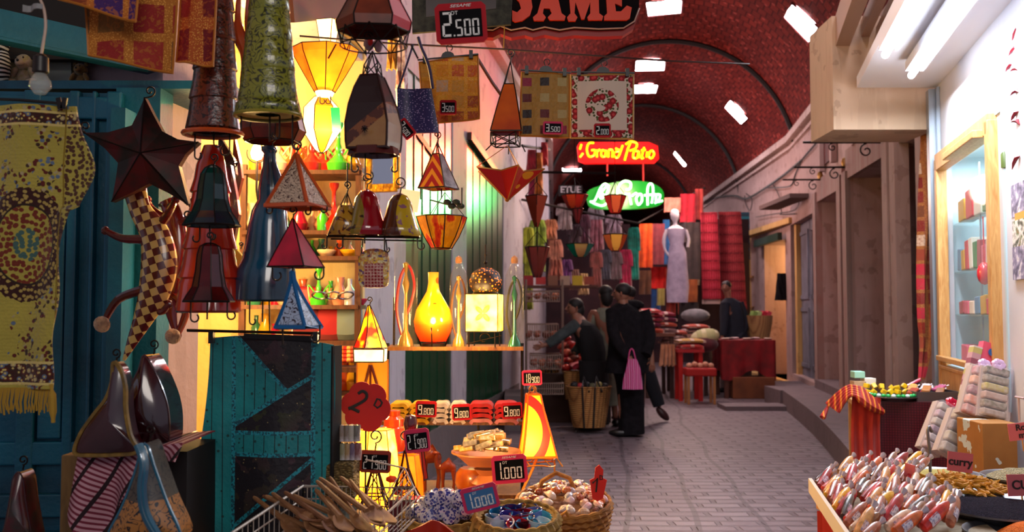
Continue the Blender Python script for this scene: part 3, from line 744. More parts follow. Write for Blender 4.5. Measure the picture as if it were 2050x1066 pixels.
m = MB(); m.lathe([(.001, 0), (.022, 0), (.022, .003), (.001, .003)], (.035, -.03, .28), 16, rot=Matrix.Rotation(PI / 2, 3, 'X'), sy=1); m.build('badge', mat('badge_y', rough=.4, fn=lambda g, v: g.mix(g.xyz(v)[0].gt(.035), '#2a5a9a', '#d8c030')), t)
m = MB(); m.box((-.045, -.005, .14), (.05, .05, .30)); m.build('pale_side', mat('pale_olive', rough=.5, fn=f_stripes(['#b0a060', '#c8b8b0', '#8a4a58', '#b88a90'], 2, 8)), t, smooth=False)
# ochre crate by the wall
Yc = 4.55; a = P(1966, 848, Yc); b = P(2036, 848, Yc); m = MB(); h = a.z - .25; wv = b.x - a.x
m.box((0, .13, h / 2), (wv, .26, h)); 
tag(m.build('wooden_crate', mat('ochre_crate', rough=.6, fn=lambda g, v: g.mix(g.noise(v, 9, 3).gt(.62) * (g.xyz(v)[2]).gt(h * .55), g.ramp(g.noise(v, 4, 4), [(.3, '#8a5a24'), (.7, '#a8743a')]), '#b8c4c4')), None, ((a.x + b.x) / 2, Yc, .25), smooth=False, bevel=.004), 'ochre wooden crate with peeled white patches beside the white wall', 'crate')

# ---------------------------------------------------------------- spice stall in front
zs = .72
SP = thing('spice_table', 'red skirted table carrying the spice bags and bowls', 'table', (1.75, 3.1, 0))
m = MB(); m.add([(x, y, z) for z in (zs - .045, zs - .015) for x, y in ((-.66, -.8), (.22, -.8), (.55, .72), (.1, .72), (-.16, .40), (-.64, .22))], [(5, 4, 3, 2, 1, 0), (6, 7, 8, 9, 10, 11)] + [(i, (i + 1) % 6, 6 + (i + 1) % 6, 6 + i) for i in range(6)]); m.build('tabletop', m_pine, SP, smooth=False)
m = MB(); m.grid(lambda u, v: Vector((-.64 + .012 * math.sin(v * 60), -.78 + v * .98, (zs - .05) * u)), 4, 40, th=.004)
m.build('table_skirt', mat('red_skirt', '#a01418', .7), SP)
# tray of spice bags
cA = P(1622, 972, 3.30); cB = P(1690, 1075, 2.55)
ux = Vector((cB.x - cA.x, cB.y - cA.y, cB.z - cA.z)) * 1.25; uy = Vector((.50, .20, .01))
TR = thing('spice_tray', 'shallow tray with a white painted rim full of bagged spices', 'tray', cA)
m = MB(); m.bar((0, 0, 0), ux, .012, .05); m.build('tray_rim', mat('white_rim', '#d8d0c4', .5), TR, smooth=False)
m = MB(); q = [Vector((0.01, 0, -.02)), ux + Vector((.01, 0, -.02)), ux + uy + Vector((0, 0, -.02)), uy + Vector((0, 0, -.02))]
m.add(q + [p - Vector((0, 0, .03)) for p in q], [(3, 2, 1, 0), (4, 5, 6, 7), (0, 1, 5, 4), (1, 2, 6, 5), (2, 3, 7, 6), (3, 0, 4, 7)]); m.build('tray_base', mat('tray_wood', rough=.7, fn=f_wood('#a8987c', '#8a7a60')), TR, smooth=False)
spc = [('black', '#2e2420'), ('brown', '#6a4028'), ('dark red', '#7e1c20'), ('red', '#a81c14'), ('tan', '#b0804a'), ('yellow', '#d89410'), ('rust', '#84402c'), ('cinnamon', '#8a4c38'), ('crimson', '#8e1420'), ('beige', '#b8a08a'), ('orange', '#a84818')]
m_tag = mat('price_tag', rough=.5, fn=lambda g, v: g.mix((g.noise(g.map(v, (1, 1, 1)), 150, 1)).gt(.56) * .6, '#d8d4e4', '#4a4a8a'))
m_film = mat('bag_film', '#e8e4ec', .15, coat=1, alpha=.6)
def spice_proto():
    t = thing('spice_bag', '', 'spice bag', (0, 0, 0), 'bagged spices in the tray')
    m = MB(); L = .10
    prof = [(.001, 0), (.017, .004), (.021, .03), (.021, .065), (.016, .085), (.006, .098)]
    m.lathe(prof, n=12, sy=.7); m.build('bag_body', m_film, t)
    m = MB(); m.lathe([(.005, .096), (.009, .104), (.013, .113), (.011, .114), (.004, .102)], n=9, sy=.8); m.build('bag_top', mat('bag_top_film', '#b0a8b4', .15, coat=1), t)
    m = MB(); m.grid(lambda u, v: Vector(((u - .5) * .026, -.0158 + abs(u - .5) * .008, .02 + v * .03)), 4, 1, th=.001); m.build('paper_label', m_tag, t, smooth=False)
    return t
proto = spice_proto(); pch = list(proto.children); first = True
bodymesh = {}
ncol, nrow = 5, 18
occ = {}
for j in range(nrow):
    for i in range(ncol):
        fy = (j + .3) / nrow * 1.0; fx = .04 + i * .20 + R.uniform(-.015, .015)
        pos = cA + ux * min(1.02, fy + R.uniform(-.01, .01)) + uy * fx + Vector((0, 0, .012 + (.02 if i else 0)))
        px_ = 1025 + pos.x / pos.y * F
        ci = (j * 1 + (i * 4) % 11) % 11 if i else (j if j < 8 else (j * 3) % 11)
        cname, ccol = spc[ci]
        if any(math.hypot(pos.x + .05 - bx, pos.y - by) < br for bx, by, br in ((1.57, 3.15, .17), (1.56, 2.85, .2), (1.48, 2.6, .16), (1.68, 3.5, .14))): continue
        if first: t = proto; first = False; ch = pch
        else:
            t = proto.copy(); COL.objects.link(t); ch = []
            for q in pch:
                q2 = q.copy(); COL.objects.link(q2); q2.parent = t; ch.append(q2)
        if ci not in bodymesh:
            me = pch[0].data.copy(); me.materials.clear(); me.materials.append(mat('spice' + ccol, rough=.3, coat=.5, fn=f_mottle(ccol, '#%02x%02x%02x' % tuple(min(255, int(int(ccol[q:q + 2], 16) * 1.25 + 18)) for q in (1, 3, 5)), 60, 3))); bodymesh[ci] = me
        ch[0].data = bodymesh[ci]
        t.location = pos; t.rotation_euler = (R.uniform(-.75, -.45), R.uniform(1.0, 1.3), R.uniform(-.05, .35)); s_ = R.uniform(.95, 1.15); t.scale = (.82 * s_, .82 * s_, 1.28 * s_)
        t['label'] = '%s spice bag, %s column from the white rim, %s from far end' % (cname, ORD[i], ORD[j]); t['group'] = 'bagged spices in the tray'
# loose wrapped sweets heaped in the tray behind
# bowls
def heap(name, label, cat, p, r, h, mt, kind='stuff', n=26, rough=.006):
    m = MB(); 
    def f(u, v):
        a = 2 * PI * u; q = r * v; z = h * (1 - v * v) + rough * noise.noise(Vector((math.cos(a) * q * 40, math.sin(a) * q * 40, r * 9)))
        return Vector((math.cos(a) * q, math.sin(a) * q, z))
    m.grid(f, n, 8); return tag(m.build(name, mt, None, p), label, cat, kind=kind)
def gran(a, b, sc=160): return lambda g, v: (lambda n: (g.ramp(n, [(.1, a), (.5, b)]), n))(g.vor(v, sc))
b1, p1, r1 = dish('spice_bowl', 'steel bowl of pale green powder with a scoop, furthest of the spice bowls', 1888, 950, 72, 3.5, .05)
heap('green_powder', 'pale green ground spice filling the scooped bowl', 'spice', p1 - Vector((0, 0, .015)), r1 * .93, .03, mat('green_powder', rough=.9, fn=gran('#8a8040', '#b8b068', 300), bump=.5))
b2, p2, r2 = dish('spice_bowl', 'steel bowl heaped with yellow dried roots under the curry sign', 1922, 985, 94, 3.15, .05)
b3, p3, r3 = dish('spice_bowl', 'steel bowl of grey green dried herbs beside the white wall', 2050, 955, 74, 3.45, .05)
heap('dried_herbs', 'grey green dried herbs heaped in a steel bowl', 'herbs', p3 - Vector((0, 0, .01)), r3 * .93, .04, mat('herb', rough=.9, fn=gran('#5a5a40', '#a8a080', 170), bump=1))
b4, p4, r4 = dish('spice_bowl', 'wide steel bowl of black seeds in front of the root bowl', 2010, 1015, 124, 2.85, .05)
heap('black_seeds', 'black cumin seeds filling the wide steel bowl', 'seeds', p4 - Vector((0, 0, .007)), r4 * .94, .02, mat('seed', spec=.1, rough=.9, fn=gran('#0a0810', '#2a2438', 260), bump=1))
b5, p5, r5 = dish('spice_bowl', 'steel bowl of orange powder at the bottom corner', 2045, 1068, 100, 2.6, .05)
heap('orange_powder', 'bright orange ground spice in the nearest steel bowl', 'spice', p5 - Vector((0, 0, .02)) + Vector((.05, 0, 0)), r5 * .8, .05, mat('orange_powder', rough=.9, fn=gran('#c04808', '#e87818', 200), bump=.5))
m_root = mat('dried_root', rough=.7, fn=f_mottle('#a86c18', '#cc9c2c', 30), bump=.6)
for k in range(170):
    a = R.random() * 2 * PI; q = r2 * .85 * math.sqrt(R.random()); h = .05 * (1 - (q / r2) ** 2)
    L = R.uniform(.02, .045); m = MB(); d = R.uniform(-.4, .4)
    m.tube([(-L, 0, 0), (-L * .3, L * d, .004), (L * .4, L * d * .4, 0), (L, 0, .003)], [.003, .0075, .007, .003], 6)
    o = m.build('dried_root', m_root, None, p2 + Vector((math.cos(a) * q, math.sin(a) * q, h - .002)), rot=(R.uniform(-.3, .3), R.uniform(-.5, .5), R.random() * PI))
    tag(o, 'dried yellow root in the heap under the curry sign', 'root', 'dried roots heaped in the curry bowl')
m = MB(); m.tube(spline([(0, 0, -.02), (.0, 0, .05), (-.006, 0, .13), (.0, 0, .15), (.01, 0, .13)], 4), .006, 8)
tag(m.build('scoop_handle', m_steel, None, P(1862, 935, 3.45)), 'upright metal scoop handle stuck in the pale green powder', 'scoop')
def font(txt, size, mt, parent, loc, rot=(PI / 2, 0, 0), ext=.001, off=0, name='lettering', sx=1, shear=0):
    cu = bpy.data.curves.new(name, 'FONT'); cu.body = txt; cu.size = size; cu.extrude = ext; cu.offset = off; cu.align_x = 'CENTER'; cu.align_y = 'CENTER'; cu.shear = shear
    cu.materials.append(mt); o = bpy.data.objects.new(name, cu); COL.objects.link(o); o.parent = parent; o.location = loc; o.rotation_euler = rot; o.scale = (sx, 1, 1)
    me = bpy.data.meshes.new_from_object(o); n = bpy.data.objects.new(name, me); COL.objects.link(n); n.parent = parent; n.location = loc; n.rotation_euler = rot; n.scale = (sx, 1, 1)
    if not me.materials: me.materials.append(mt)
    bpy.data.objects.remove(o, do_unlink=True); return n
m_pk = mat('pink_paper', '#c0606a', .7); m_ink = mat('ink', '#180a10', .6)
def sign(label, cx, cy, w_, h_, Y, lines, rot, sz):
    k = Y / F; t = thing('price_sign', label, 'sign', P(cx, cy, Y)); t.rotation_euler = rot
    m = MB(); m.box((0, 0, 0), (w_ * k, .004, h_ * k)); sc_ = m.build('sign_card', m_pk, t, smooth=False)
    m = MB(); m.tube([(0, .004, -h_ * k / 2), (0, .004, -h_ * k / 2 - .05)], .003, 5); m.build('sign_stick', m_pine, t)
    for i, (s_, dx) in enumerate(lines): font(s_, sz * k, m_ink, sc_, (dx * k, -.004, ((len(lines) - 1) / 2 - i) * sz * k * .9), off=.0008)
    return t
sign('pink paper sign reading curry over the dried roots', 1922, 926, 50, 38, 3.2, [('curry', 0)], (-.1, .12, 0), 22)
sign('pink paper sign at the frame edge above the herb bowl', 2045, 864, 52, 34, 3.9, [('Rosm', 8), ('mari', 8)], (0, -.12, 0), 17)
sign('pink sign with large capitals in the black seed bowl', 2045, 972, 56, 42, 2.95, [('CUM', 6)], (-.1, -.02, 0), 24)
sign('narrow pink sign seen side on beside the root bowl', 1820, 950, 20, 40, 3.1, [], (0, .15, -.9), 10)
# ================================================================ the lane: hanging goods, people, stalls
def cloth_mat(c, c2=None): return mat('cloth' + c + (c2 or ''), rough=.8, fn=f_mottle(c, c2 or c, 9, 3, (.35, .7)), sheen=.2)
def hang(name, label, cat, x0, x1, y0, y1, Y, mt, group=None, folds=3, amp=.02, taper=0, th=.008, hem=0, skew=0, notag=False, parent=None):
    cx = (x0 + x1) / 2; lc = LC(cx, y1, Y); w_ = x1 - x0
    def f(u, v):
        x = cx + (u - .5) * w_ * (1 + taper * (v - .5)) + skew * v; y = y0 + v * (y1 - y0) + hem * math.sin(u * PI * 2 * folds) * v
        return lc(x, y, amp * math.sin(u * PI * 2 * folds + v * 1.5) * (.4 + .6 * v))
    m = MB(); m.grid(f, max(8, int(folds * 7)), 10, th=th); o = m.build(name, mt, parent, lc.o)
    return o if notag else tag(o, label, cat, group)
# ---- neon signs
def neon(mb, pts, lc, r=.014, d=-.05, n=5): mb.tube(spline([lc(x, y, d) for x, y in pts], n), r, 6)
Yn = 13.0
NR = thing('neon_sign', 'red neon sign with yellow script above the green sign', 'neon sign', P(1238, 327, Yn)); lc = LC(1238, 327, Yn)
m = MB(); m.prism(lc.xz([(1155, 292), (1160, 284), (1245, 284), (1300, 284), (1318, 292), (1320, 318), (1312, 326), (1170, 327), (1158, 322)]), 0, .09)
m.build('sign_panel', mat('red_glow_panel', '#c00404', .3, emit='#ff0a05', es=1.1), NR, smooth=False)
m = MB(); w2 = [[(1163, 290), (1160, 300)], [(1166, 308), (1160, 316)],
 [(1188, 287), (1178, 288), (1174, 300), (1178, 314), (1188, 312), (1190, 302), (1183, 302)], [(1194, 301), (1194, 316)], [(1194, 305), (1200, 300)], [(1212, 304), (1204, 302), (1203, 313), (1210, 314), (1212, 302), (1213, 315)],
 [(1217, 316), (1218, 302), (1225, 302), (1225, 316)], [(1231, 298), (1240, 302)], [(1239, 304), (1230, 306), (1230, 315), (1237, 315), (1246, 292)],
 [(1250, 322), (1256, 300), (1262, 286)], [(1252, 290), (1262, 284), (1274, 288), (1272, 298), (1260, 303)], [(1277, 304), (1269, 304), (1267, 316), (1275, 317), (1278, 304), (1279, 317)], [(1289, 296), (1284, 317), (1288, 317)], [(1283, 302), (1292, 301)], [(1295, 305), (1294, 316)], [(1301, 304), (1298, 314), (1304, 318), (1309, 310), (1306, 303), (1301, 304)]]
for p in w2: neon(m, p, lc)
m.build('neon_tube', mat('neon_yellow', '#ffc000', .3, emit='#ffb808', es=5), NR)
m = MB()
for x, y0, y1 in ((1289, 326, 366), (1216, 327, 352), (1260, 240, 284)): m.tube([lc(x, y0, .04), lc(x, y1, .04)], .012, 5)
m.build('hanger_rod', mat('red_rod', '#a02020', .5), NR)
NG = thing('neon_sign', 'green neon sign with white script lettering', 'neon sign', P(1255, 416, Yn)); lc = LC(1255, 416, Yn)
m = MB(); m.prism(lc.xz(spl2([(1180, 380), (1235, 364), (1290, 363), (1322, 375), (1330, 395), (1318, 412), (1260, 419), (1190, 417), (1176, 402)], 4)), 0, .09)
m.build('sign_panel', mat('green_glow_panel', '#024a10', .3, emit='#00c028', es=.5), NG)
m = MB()
for p in [[(1200, 392), (1207, 390), (1205, 398), (1200, 395), (1206, 382), (1217, 372), (1213, 390), (1200, 398)], [(1219, 374), (1210, 369), (1201, 378), (1190, 402), (1180, 405)], [(1181, 404), (1192, 410), (1205, 413), (1214, 408)],
          [(1252, 381), (1261, 378), (1261, 366), (1248, 364), (1238, 374), (1235, 392), (1242, 398), (1250, 394), (1252, 388)], [(1258, 388), (1263, 411)], [(1264, 394), (1272, 388), (1276, 392)], [(1280, 389), (1273, 398), (1277, 411), (1284, 404), (1284, 392), (1280, 389)],
          [(1296, 412), (1296, 380), (1300, 369), (1306, 372), (1307, 388), (1304, 408)], [(1289, 392), (1312, 390)], [(1310, 408), (1318, 402), (1321, 392), (1314, 391), (1313, 404), (1318, 405), (1326, 403)]]:
    neon(m, p, lc, .016)
m.build('neon_tube', mat('neon_green', '#c8ffd0', .3, emit='#80ffa0', es=5), NG)
light('neon_red_light', 'AREA', P(1238, 305, Yn - .22), 34, (1, .06, .03), 1.0, (-PI / 2 , 0, 0), .25)
light('neon_green_light', 'AREA', P(1255, 392, Yn - .22), 10, (.05, 1, .2), 1.0, (-PI / 2, 0, 0), .3)
for q in ('neon_red_light', 'neon_green_light'): bpy.data.objects[q].rotation_euler = (-PI / 2 - .06, 0, -.38); bpy.data.lights[q].spread = math.radians(48)
# rods across the lane with small boards
m = MB(); m.tube([P(1085, 345, 9.0), P(1232, 347, 9.3)], .014, 6); tag(m.build('hanging_rail', METAL, None), 'dark iron rail across the lane left of the neon signs', 'rail')
t = thing('shop_board', 'small dark board with white capitals left of the green sign', 'sign', P(1142, 390, 9.6)); m = MB(); k = 9.6 / F; m.box((0, 0, 12 * k / 2 + .01), (48 * k, .02, 22 * k)); m.build('board', mat('board_dark', '#241418', .6), t, smooth=False)
font('ETUE', 18 * k, mat('letter_white', '#d8ccd0', .5), t, (0, -.015, .05), off=.003)

# ---- hanging leather lamps in the lane
def cup_lamp(label, x0, x1, y0, y1, Y, cols, n=6, bot=.25, group='hanging leather lamps over the lane', cone=True, es=0, top=True):
    cx = (x0 + x1) / 2; k = Y / F; t = thing('hanging_lamp', label, 'lamp', P(cx, y1, Y), group)
    r1 = (x1 - x0) / 2 * k; H = (y1 - y0) * k; r0 = r1 * bot
    mts = [mat('lea%s%s' % (c, es), rough=.35, coat=.4, fn=f_mottle(c, c, 12), es=es, tl=.3) for c in cols]
    m = MB()
    for s_ in range(n):
        a, b = 2 * PI * s_ / n, 2 * PI * (s_ + 1) / n; vs = []; nz = 5
        for q in range(nz + 1):
            f_ = q / nz; r = r0 + (r1 - r0) * (f_ ** .8)
            vs += [(r * math.cos(a), r * math.sin(a), H * f_), (r * math.cos(b), r * math.sin(b), H * f_)]
        m.add(vs, [(2 * q, 2 * q + 1, 2 * q + 3, 2 * q + 2) for q in range(nz)], s_ % len(cols))
    m.lathe([(.001, 0), (r0, 0)], n=n, mi=0)
    m.build('lamp_shade', mts, t, smooth=False)
    m = MB(); ring = [(r1 * math.cos(2 * PI * q / n), r1 * math.sin(2 * PI * q / n), H) for q in range(n)]
    m.tube(ring, .005, 5, closed=True)
    for q in range(n): m.tube([(r0 * math.cos(2 * PI * q / n), r0 * math.sin(2 * PI * q / n), 0), ring[q]], .004, 4)
    if top:
        for q in range(0, n, 2): m.tube([ring[q], (0, 0, H + r1 * 1.3)], .003, 4)
        m.tube([(0, 0, H + r1 * 1.3), (0, 0, H + r1 * 1.3 + .5)], .003, 4)
    m.build('lamp_frame', METAL, t); return t
cup_lamp('long dark red cone lamp hanging beside the left pillar, upper of two', 1052, 1096, 392, 455, 7.5, ['#6e2418', '#8a3420'], 4, .15)
cup_lamp('plain brown red cone lamp hanging beside the left pillar, lower of two', 1051, 1100, 495, 556, 7.6, ['#5e1810', '#701c14'], 8, .3)
cup_lamp('wide orange red bowl lamp left of the green sign', 1123, 1178, 391, 418, 8.2, ['#b02010', '#8a1410', '#c04018'], 8, .45)
cup_lamp('dark red goblet lamp below the wide orange bowl', 1144, 1168, 418, 448, 8.2, ['#7a0c10'], 8, .3, top=False)
cup_lamp('red and orange cup lamp in front of the green sign', 1209, 1254, 392, 426, 7.8, ['#d02818', '#e06030', '#b81c14'], 6, .45, es=.15)
cup_lamp('yellow and orange cup lamp hanging below the green sign', 1207, 1257, 470, 502, 8.0, ['#c86020', '#d89838', '#b04018'], 6, .4, es=.1)
cup_lamp('lamp with green rim and pale horns in the middle of the lane', 1133, 1190, 489, 515, 8.6, ['#086850', '#b88850', '#0a7060'], 6, .35)

# ---- garments hung in rows on the left side of the far lane
G1 = 'garments hung along the left of the lane'
gar = [  # colour, x0,x1,y0,y1,Y, label
 ('#b02838', 1056, 1072, 300, 345, 12, 'crimson scarf hanging highest on the left, beside an orange one', 'scarf'),
 ('#d07018', 1073, 1084, 305, 390, 12, 'orange scarf hanging highest on the left', 'scarf'),
 ('#b8202c', 1084, 1094, 285, 332, 12.2, 'red bead string hanging high on the left', 'scarf'),
 ('#a02a50', 1060, 1074, 345, 395, 12.1, 'magenta scarf below the crimson scarf', 'scarf'),
 ('#9aa820', 1050, 1064, 455, 620, 13, 'olive green dress hanging closest to the left pillar', 'dress'),
 ('#7e9c2c', 1064, 1088, 440, 545, 13.2, 'lime green blouse hanging beside the olive dress', 'blouse'),
 ('#c07858', 1092, 1112, 440, 480, 13.4, 'salmon blouse hanging right of the lime blouse', 'blouse'),
 ('#b87868', 1100, 1122, 480, 560, 13.6, 'dusty pink robe below the salmon blouse', 'robe'),
 ('#c4b8bc', 1118, 1142, 408, 460, 13.8, 'white printed shirt hanging under the small dark board', 'shirt'),
 ('#4a3442', 1140, 1160, 450, 500, 14.0, 'dark plum robe right of the white printed shirt', 'robe'),
 ('#6e4058', 1160, 1178, 430, 490, 14.2, 'mauve robe behind the goblet lamp', 'robe'),
 ('#b0a8b4', 1180, 1205, 415, 470, 15, 'pale grey blouse below the left end of the green sign', 'blouse'),
 ('#c0a8b8', 1216, 1242, 430, 470, 15, 'lilac blouse behind the yellow cup lamp', 'blouse'),
 ('#5a2068', 1124, 1142, 520, 570, 13, 'purple dress hanging low on the left', 'dress'),
 ('#a85a48', 1100, 1124, 520, 560, 12.8, 'terracotta shawl hanging low on the left', 'shawl'),
 ('#c07888', 1180, 1206, 440, 505, 14.6, 'pink skirt hanging under the grey blouse', 'skirt'),
 ('#8a5a50', 1142, 1158, 540, 580, 13.2, 'brown striped scarf hanging behind the horned lamp', 'scarf'),
 ('#c8a070', 1160, 1176, 548, 590, 13.2, 'sand coloured scarf hanging right of the brown striped scarf', 'scarf'),
 ('#7c3a3a', 1186, 1202, 505, 575, 13.8, 'maroon robe hanging in the middle of the garments', 'robe'),
 ('#38384e', 1204, 1220, 500, 560, 13.9, 'dark blue patterned robe right of the maroon robe', 'robe'),
 ('#6a5460', 1222, 1242, 505, 560, 14, 'grey violet robe hanging behind the black coated man', 'robe'),
 ('#b81850', 1243, 1262, 500, 575, 14.2, 'bright pink dress left of the turquoise dress', 'dress'),
 ('#0f9a88', 1262, 1277, 455, 560, 14.3, 'turquoise dress at the right end of the garments', 'dress')]
for cc, x0, x1, y0, y1, Y, lb, ct in gar:
    mt = cloth_mat(cc, '#%02x%02x%02x' % tuple(int(int(cc[q:q + 2], 16) * .55) for q in (1, 3, 5)))
    t = hang('hanging_' + ct, lb, ct, x0, x1, y0, y1, Y, mt, G1, folds=3, amp=.04, taper=.35, th=.02, hem=1.5)
    m = MB(); w_ = (x1 - x0) * Y / F; H = (y1 - y0) * Y / F
    if ct in ('dress', 'blouse', 'robe', 'shirt'):
        for s_ in (-1, 1): m.tube([(s_ * w_ * .3, 0, H - .02), (s_ * w_ * .5, .0, H - .12), (s_ * w_ * .56, -.02, H * .55)], [.05, .045, .035], 7)
        m.build('sleeve', mt, t)
# rail they hang from
for i, (xa, ya, xb, yb, Y1, Y2) in enumerate(((1045, 400, 1280, 448, 12.6, 14.5), (1045, 292, 1100, 300, 11.9, 12.3))):
    m = MB(); m.tube([P(xa, ya, Y1), P(xb, yb, Y2)], .02, 6); tag(m.build('clothes_rail', METAL, None), ['long metal clothes rail behind the hanging lamps', 'short high clothes rail by the left pillar'][i], 'rail')
# dark cloth backdrop of the stall and its wall
m = MB(); m.box(((LX(15) + .85), 15.8, 1.45), (1.5, .08, 2.9)); struct(m.build('wall_stall', mat('stall_cloth', rough=.9, fn=f_mottle('#4a2c30', '#2a1a20', 2, 3)), smooth=False))
# ---- textiles at the middle
tex = [('#e85a10', '#b83808', 1280, 1306, 448, 536, 'orange glowing kaftan right of the turquoise dress', 'kaftan'),
 ('#8a3a44', '#6a2c38', 1306, 1332, 448, 530, 'maroon embroidered kaftan left of the white mannequin', 'kaftan'),
 ('#e01810', '#b00c08', 1303, 1334, 535, 578, 'bright scarlet cloth below the maroon kaftan', 'cloth'),
 ('#6e4428', '#4a2c1c', 1280, 1303, 542, 590, 'brown patterned tunic below the orange kaftan', 'tunic'),
 ('#0e5c9a', '#0a4478', 1328, 1340, 440, 530, 'narrow blue scarf beside the white mannequin', 'scarf'),
 ('#0c4c90', '#0a3a70', 1304, 1322, 580, 622, 'blue cloth hanging below the scarlet cloth', 'cloth'),
 ('#b8b060', '#a09850', 1316, 1330, 578, 612, 'pale yellow cloth beside the low blue cloth', 'cloth'),
 ('#8a4038', '#6a2c28', 1334, 1356, 538, 575, 'rust brown shawl below the mannequin', 'shawl'),
 ('#9a2c1c', '#741c12', 1334, 1358, 578, 630, 'long brick red cloth under the rust shawl', 'cloth'),
 ('#a85a28', '#7c3e1c', 1358, 1396, 560, 605, 'orange brown rug hanging right below the mannequin', 'rug'),
 ('#3e3434', '#2a2428', 1374, 1402, 445, 560, 'dark grey cloth hanging between mannequin and red rugs', 'cloth'),
 ('#b0a8b0', '#786a78', 1370, 1400, 546, 571, 'small printed grey cloth right of the mannequin skirt', 'cloth'),
 ('#2a2026', '#1a1418', 1362, 1398, 606, 640, 'black cloth below the orange brown rug', 'cloth'),
 ('#c01c34', '#98142a', 1362, 1392, 388, 445, 'crimson shawl hanging high above the mannequin', 'shawl'),
 ('#d05048', '#a83838', 1392, 1407, 378, 440, 'coral shawl hanging high beside the crimson one', 'shawl'),
 ('#c07868', '#9a5c50', 1330, 1362, 396, 425, 'pale peach shawl hanging high left of the crimson one', 'shawl')]
for i, (c1, c2, x0, x1, y0, y1, lb, ct) in enumerate(tex):
    hang('hanging_' + ct, lb, ct, x0, x1, y0, y1, 17 + (i % 3) * .25, cloth_mat(c1, c2), 'textiles hung at the bend of the lane', folds=2, amp=.03, th=.015)
m = MB(); m.tube([P(1278, 446, 17.3), P(1412, 376, 17.6)], .015, 5); tag(m.build('washing_line', METAL, None), 'slanting line carrying the high shawls', 'line')
def f_rug(a, b, c):
    def fn(g, v):
        x, y, z = g.xyz(v); row = (z * 5.5).fr(); d = ((x * 24).fr() - .5).abs() * 1.4 + (row - .5).abs()
        col = g.mix(d.lt(.42), a, b); col = g.mix(row.lt(.1), col, c); return g.mix(g.noise(v, 30, 2).gt(.6) * .5, col, b)
    return fn
for lb, x0, x1, y0, y1, Y, mt, sk in (('narrow crimson rug with white fringe hanging by the bend', 1404, 1436, 425, 600, 17.2, mat('rug_a', rough=.9, fn=f_rug('#8a1428', '#b03048', '#5a0c1c'), bump=.3), 4), ('wide dark red patterned rug hanging behind the seated man', 1440, 1484, 424, 640, 17.4, mat('rug_b', rough=.9, fn=f_rug('#6e1420', '#8e3038', '#480c14'), bump=.3), 8)):
    k = Y / F; cx = (x0 + x1) / 2; lc = LC(cx, y1, Y); t = thing('hanging_rug', lb, 'rug', lc.o)
    m = MB(); m.grid(lambda u, v: lc(cx + (u - .5) * (x1 - x0) * (1 + .12 * v) + sk * v, y0 + v * (y1 - y0), .03 * math.sin(u * 6)), 8, 16, th=.03); m.build('rug_cloth', mt, t)
    m = MB()
    for q in range(16): u = (q + .5) / 16; m.tube([lc(cx + (u - .5) * (x1 - x0) * 1.12 + sk, y1, .03 * math.sin(u * 6)), lc(cx + (u - .5) * (x1 - x0) * 1.14 + sk, y1 + 9, .03 * math.sin(u * 6))], .012, 4)
    m.build('rug_fringe', mat('fringe_white', '#b8a09c', .9), t)
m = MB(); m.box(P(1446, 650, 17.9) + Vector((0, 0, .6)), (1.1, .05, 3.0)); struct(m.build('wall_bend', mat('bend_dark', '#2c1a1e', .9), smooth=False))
m = MB(); m.box((3.0, 24, 1.6), (4.4, .1, 3.2)); struct(m.build('wall_lane_end', mat('stall_cloth', '#4a2c30', .9), smooth=False))

# ---- mannequin
MN = thing('mannequin', 'white mannequin in a pale lilac dress above the textile stall', 'mannequin', P(1355, 608, 16.2)); k = 16.2 / F; m_man = mat('mannequin_white', '#e6e0ea', .4)
lc = LC(1355, 608, 16.2)
m = MB(); A = lambda x, y: lc(x, y)
def ringz(cx, y, rx, ry): c = lc(cx, y); return [c + Vector((rx * k * math.cos(2 * PI * q / 14), ry * k * math.sin(2 * PI * q / 14), 0)) for q in range(14)]
m.rings([ringz(*q) for q in ((1352, 419, 2, 2), (1352, 421, 7, 7), (1352, 428, 9, 9), (1352, 437, 8, 8), (1353, 444, 4, 5), (1353, 450, 4, 4), (1354, 455, 12, 6), (1355, 460, 19, 8), (1355, 475, 16, 9), (1356, 492, 11, 8), (1356, 505, 15, 9), (1356, 515, 17, 10))]); m.build('mannequin_body', m_man, MN)
m = MB(); m.rings([ringz(*q) for q in ((1355, 458, 20, 9), (1355, 475, 17, 10), (1356, 490, 13, 9), (1357, 506, 18, 11), (1357, 540, 20, 12), (1357, 575, 23, 13), (1356, 606, 21, 12))], cap=False); m.build('mannequin_dress', mat('lilac_dress', rough=.8, fn=f_mottle('#d4c8e0', '#b4a8c4', 8)), MN)
m = MB(); m.tube(spline([A(1336, 460), A(1330, 480), A(1332, 500), A(1340, 512)], 3), [3.6 * k] * 5 + [2.5 * k] * 5, 7); m.build('mannequin_arm', m_man, MN); m = MB(); m.tube(spline([A(1374, 460), A(1380, 478), A(1378, 495)], 3), 3 * k, 7); m.build('mannequin_arm', m_man, MN)
m = MB(); m.tube([(0, 0, 0), (0, 0, -P(1355, 608, 16.2).z + .02)], .02, 6); m.build('mannequin_stand', METAL, MN)

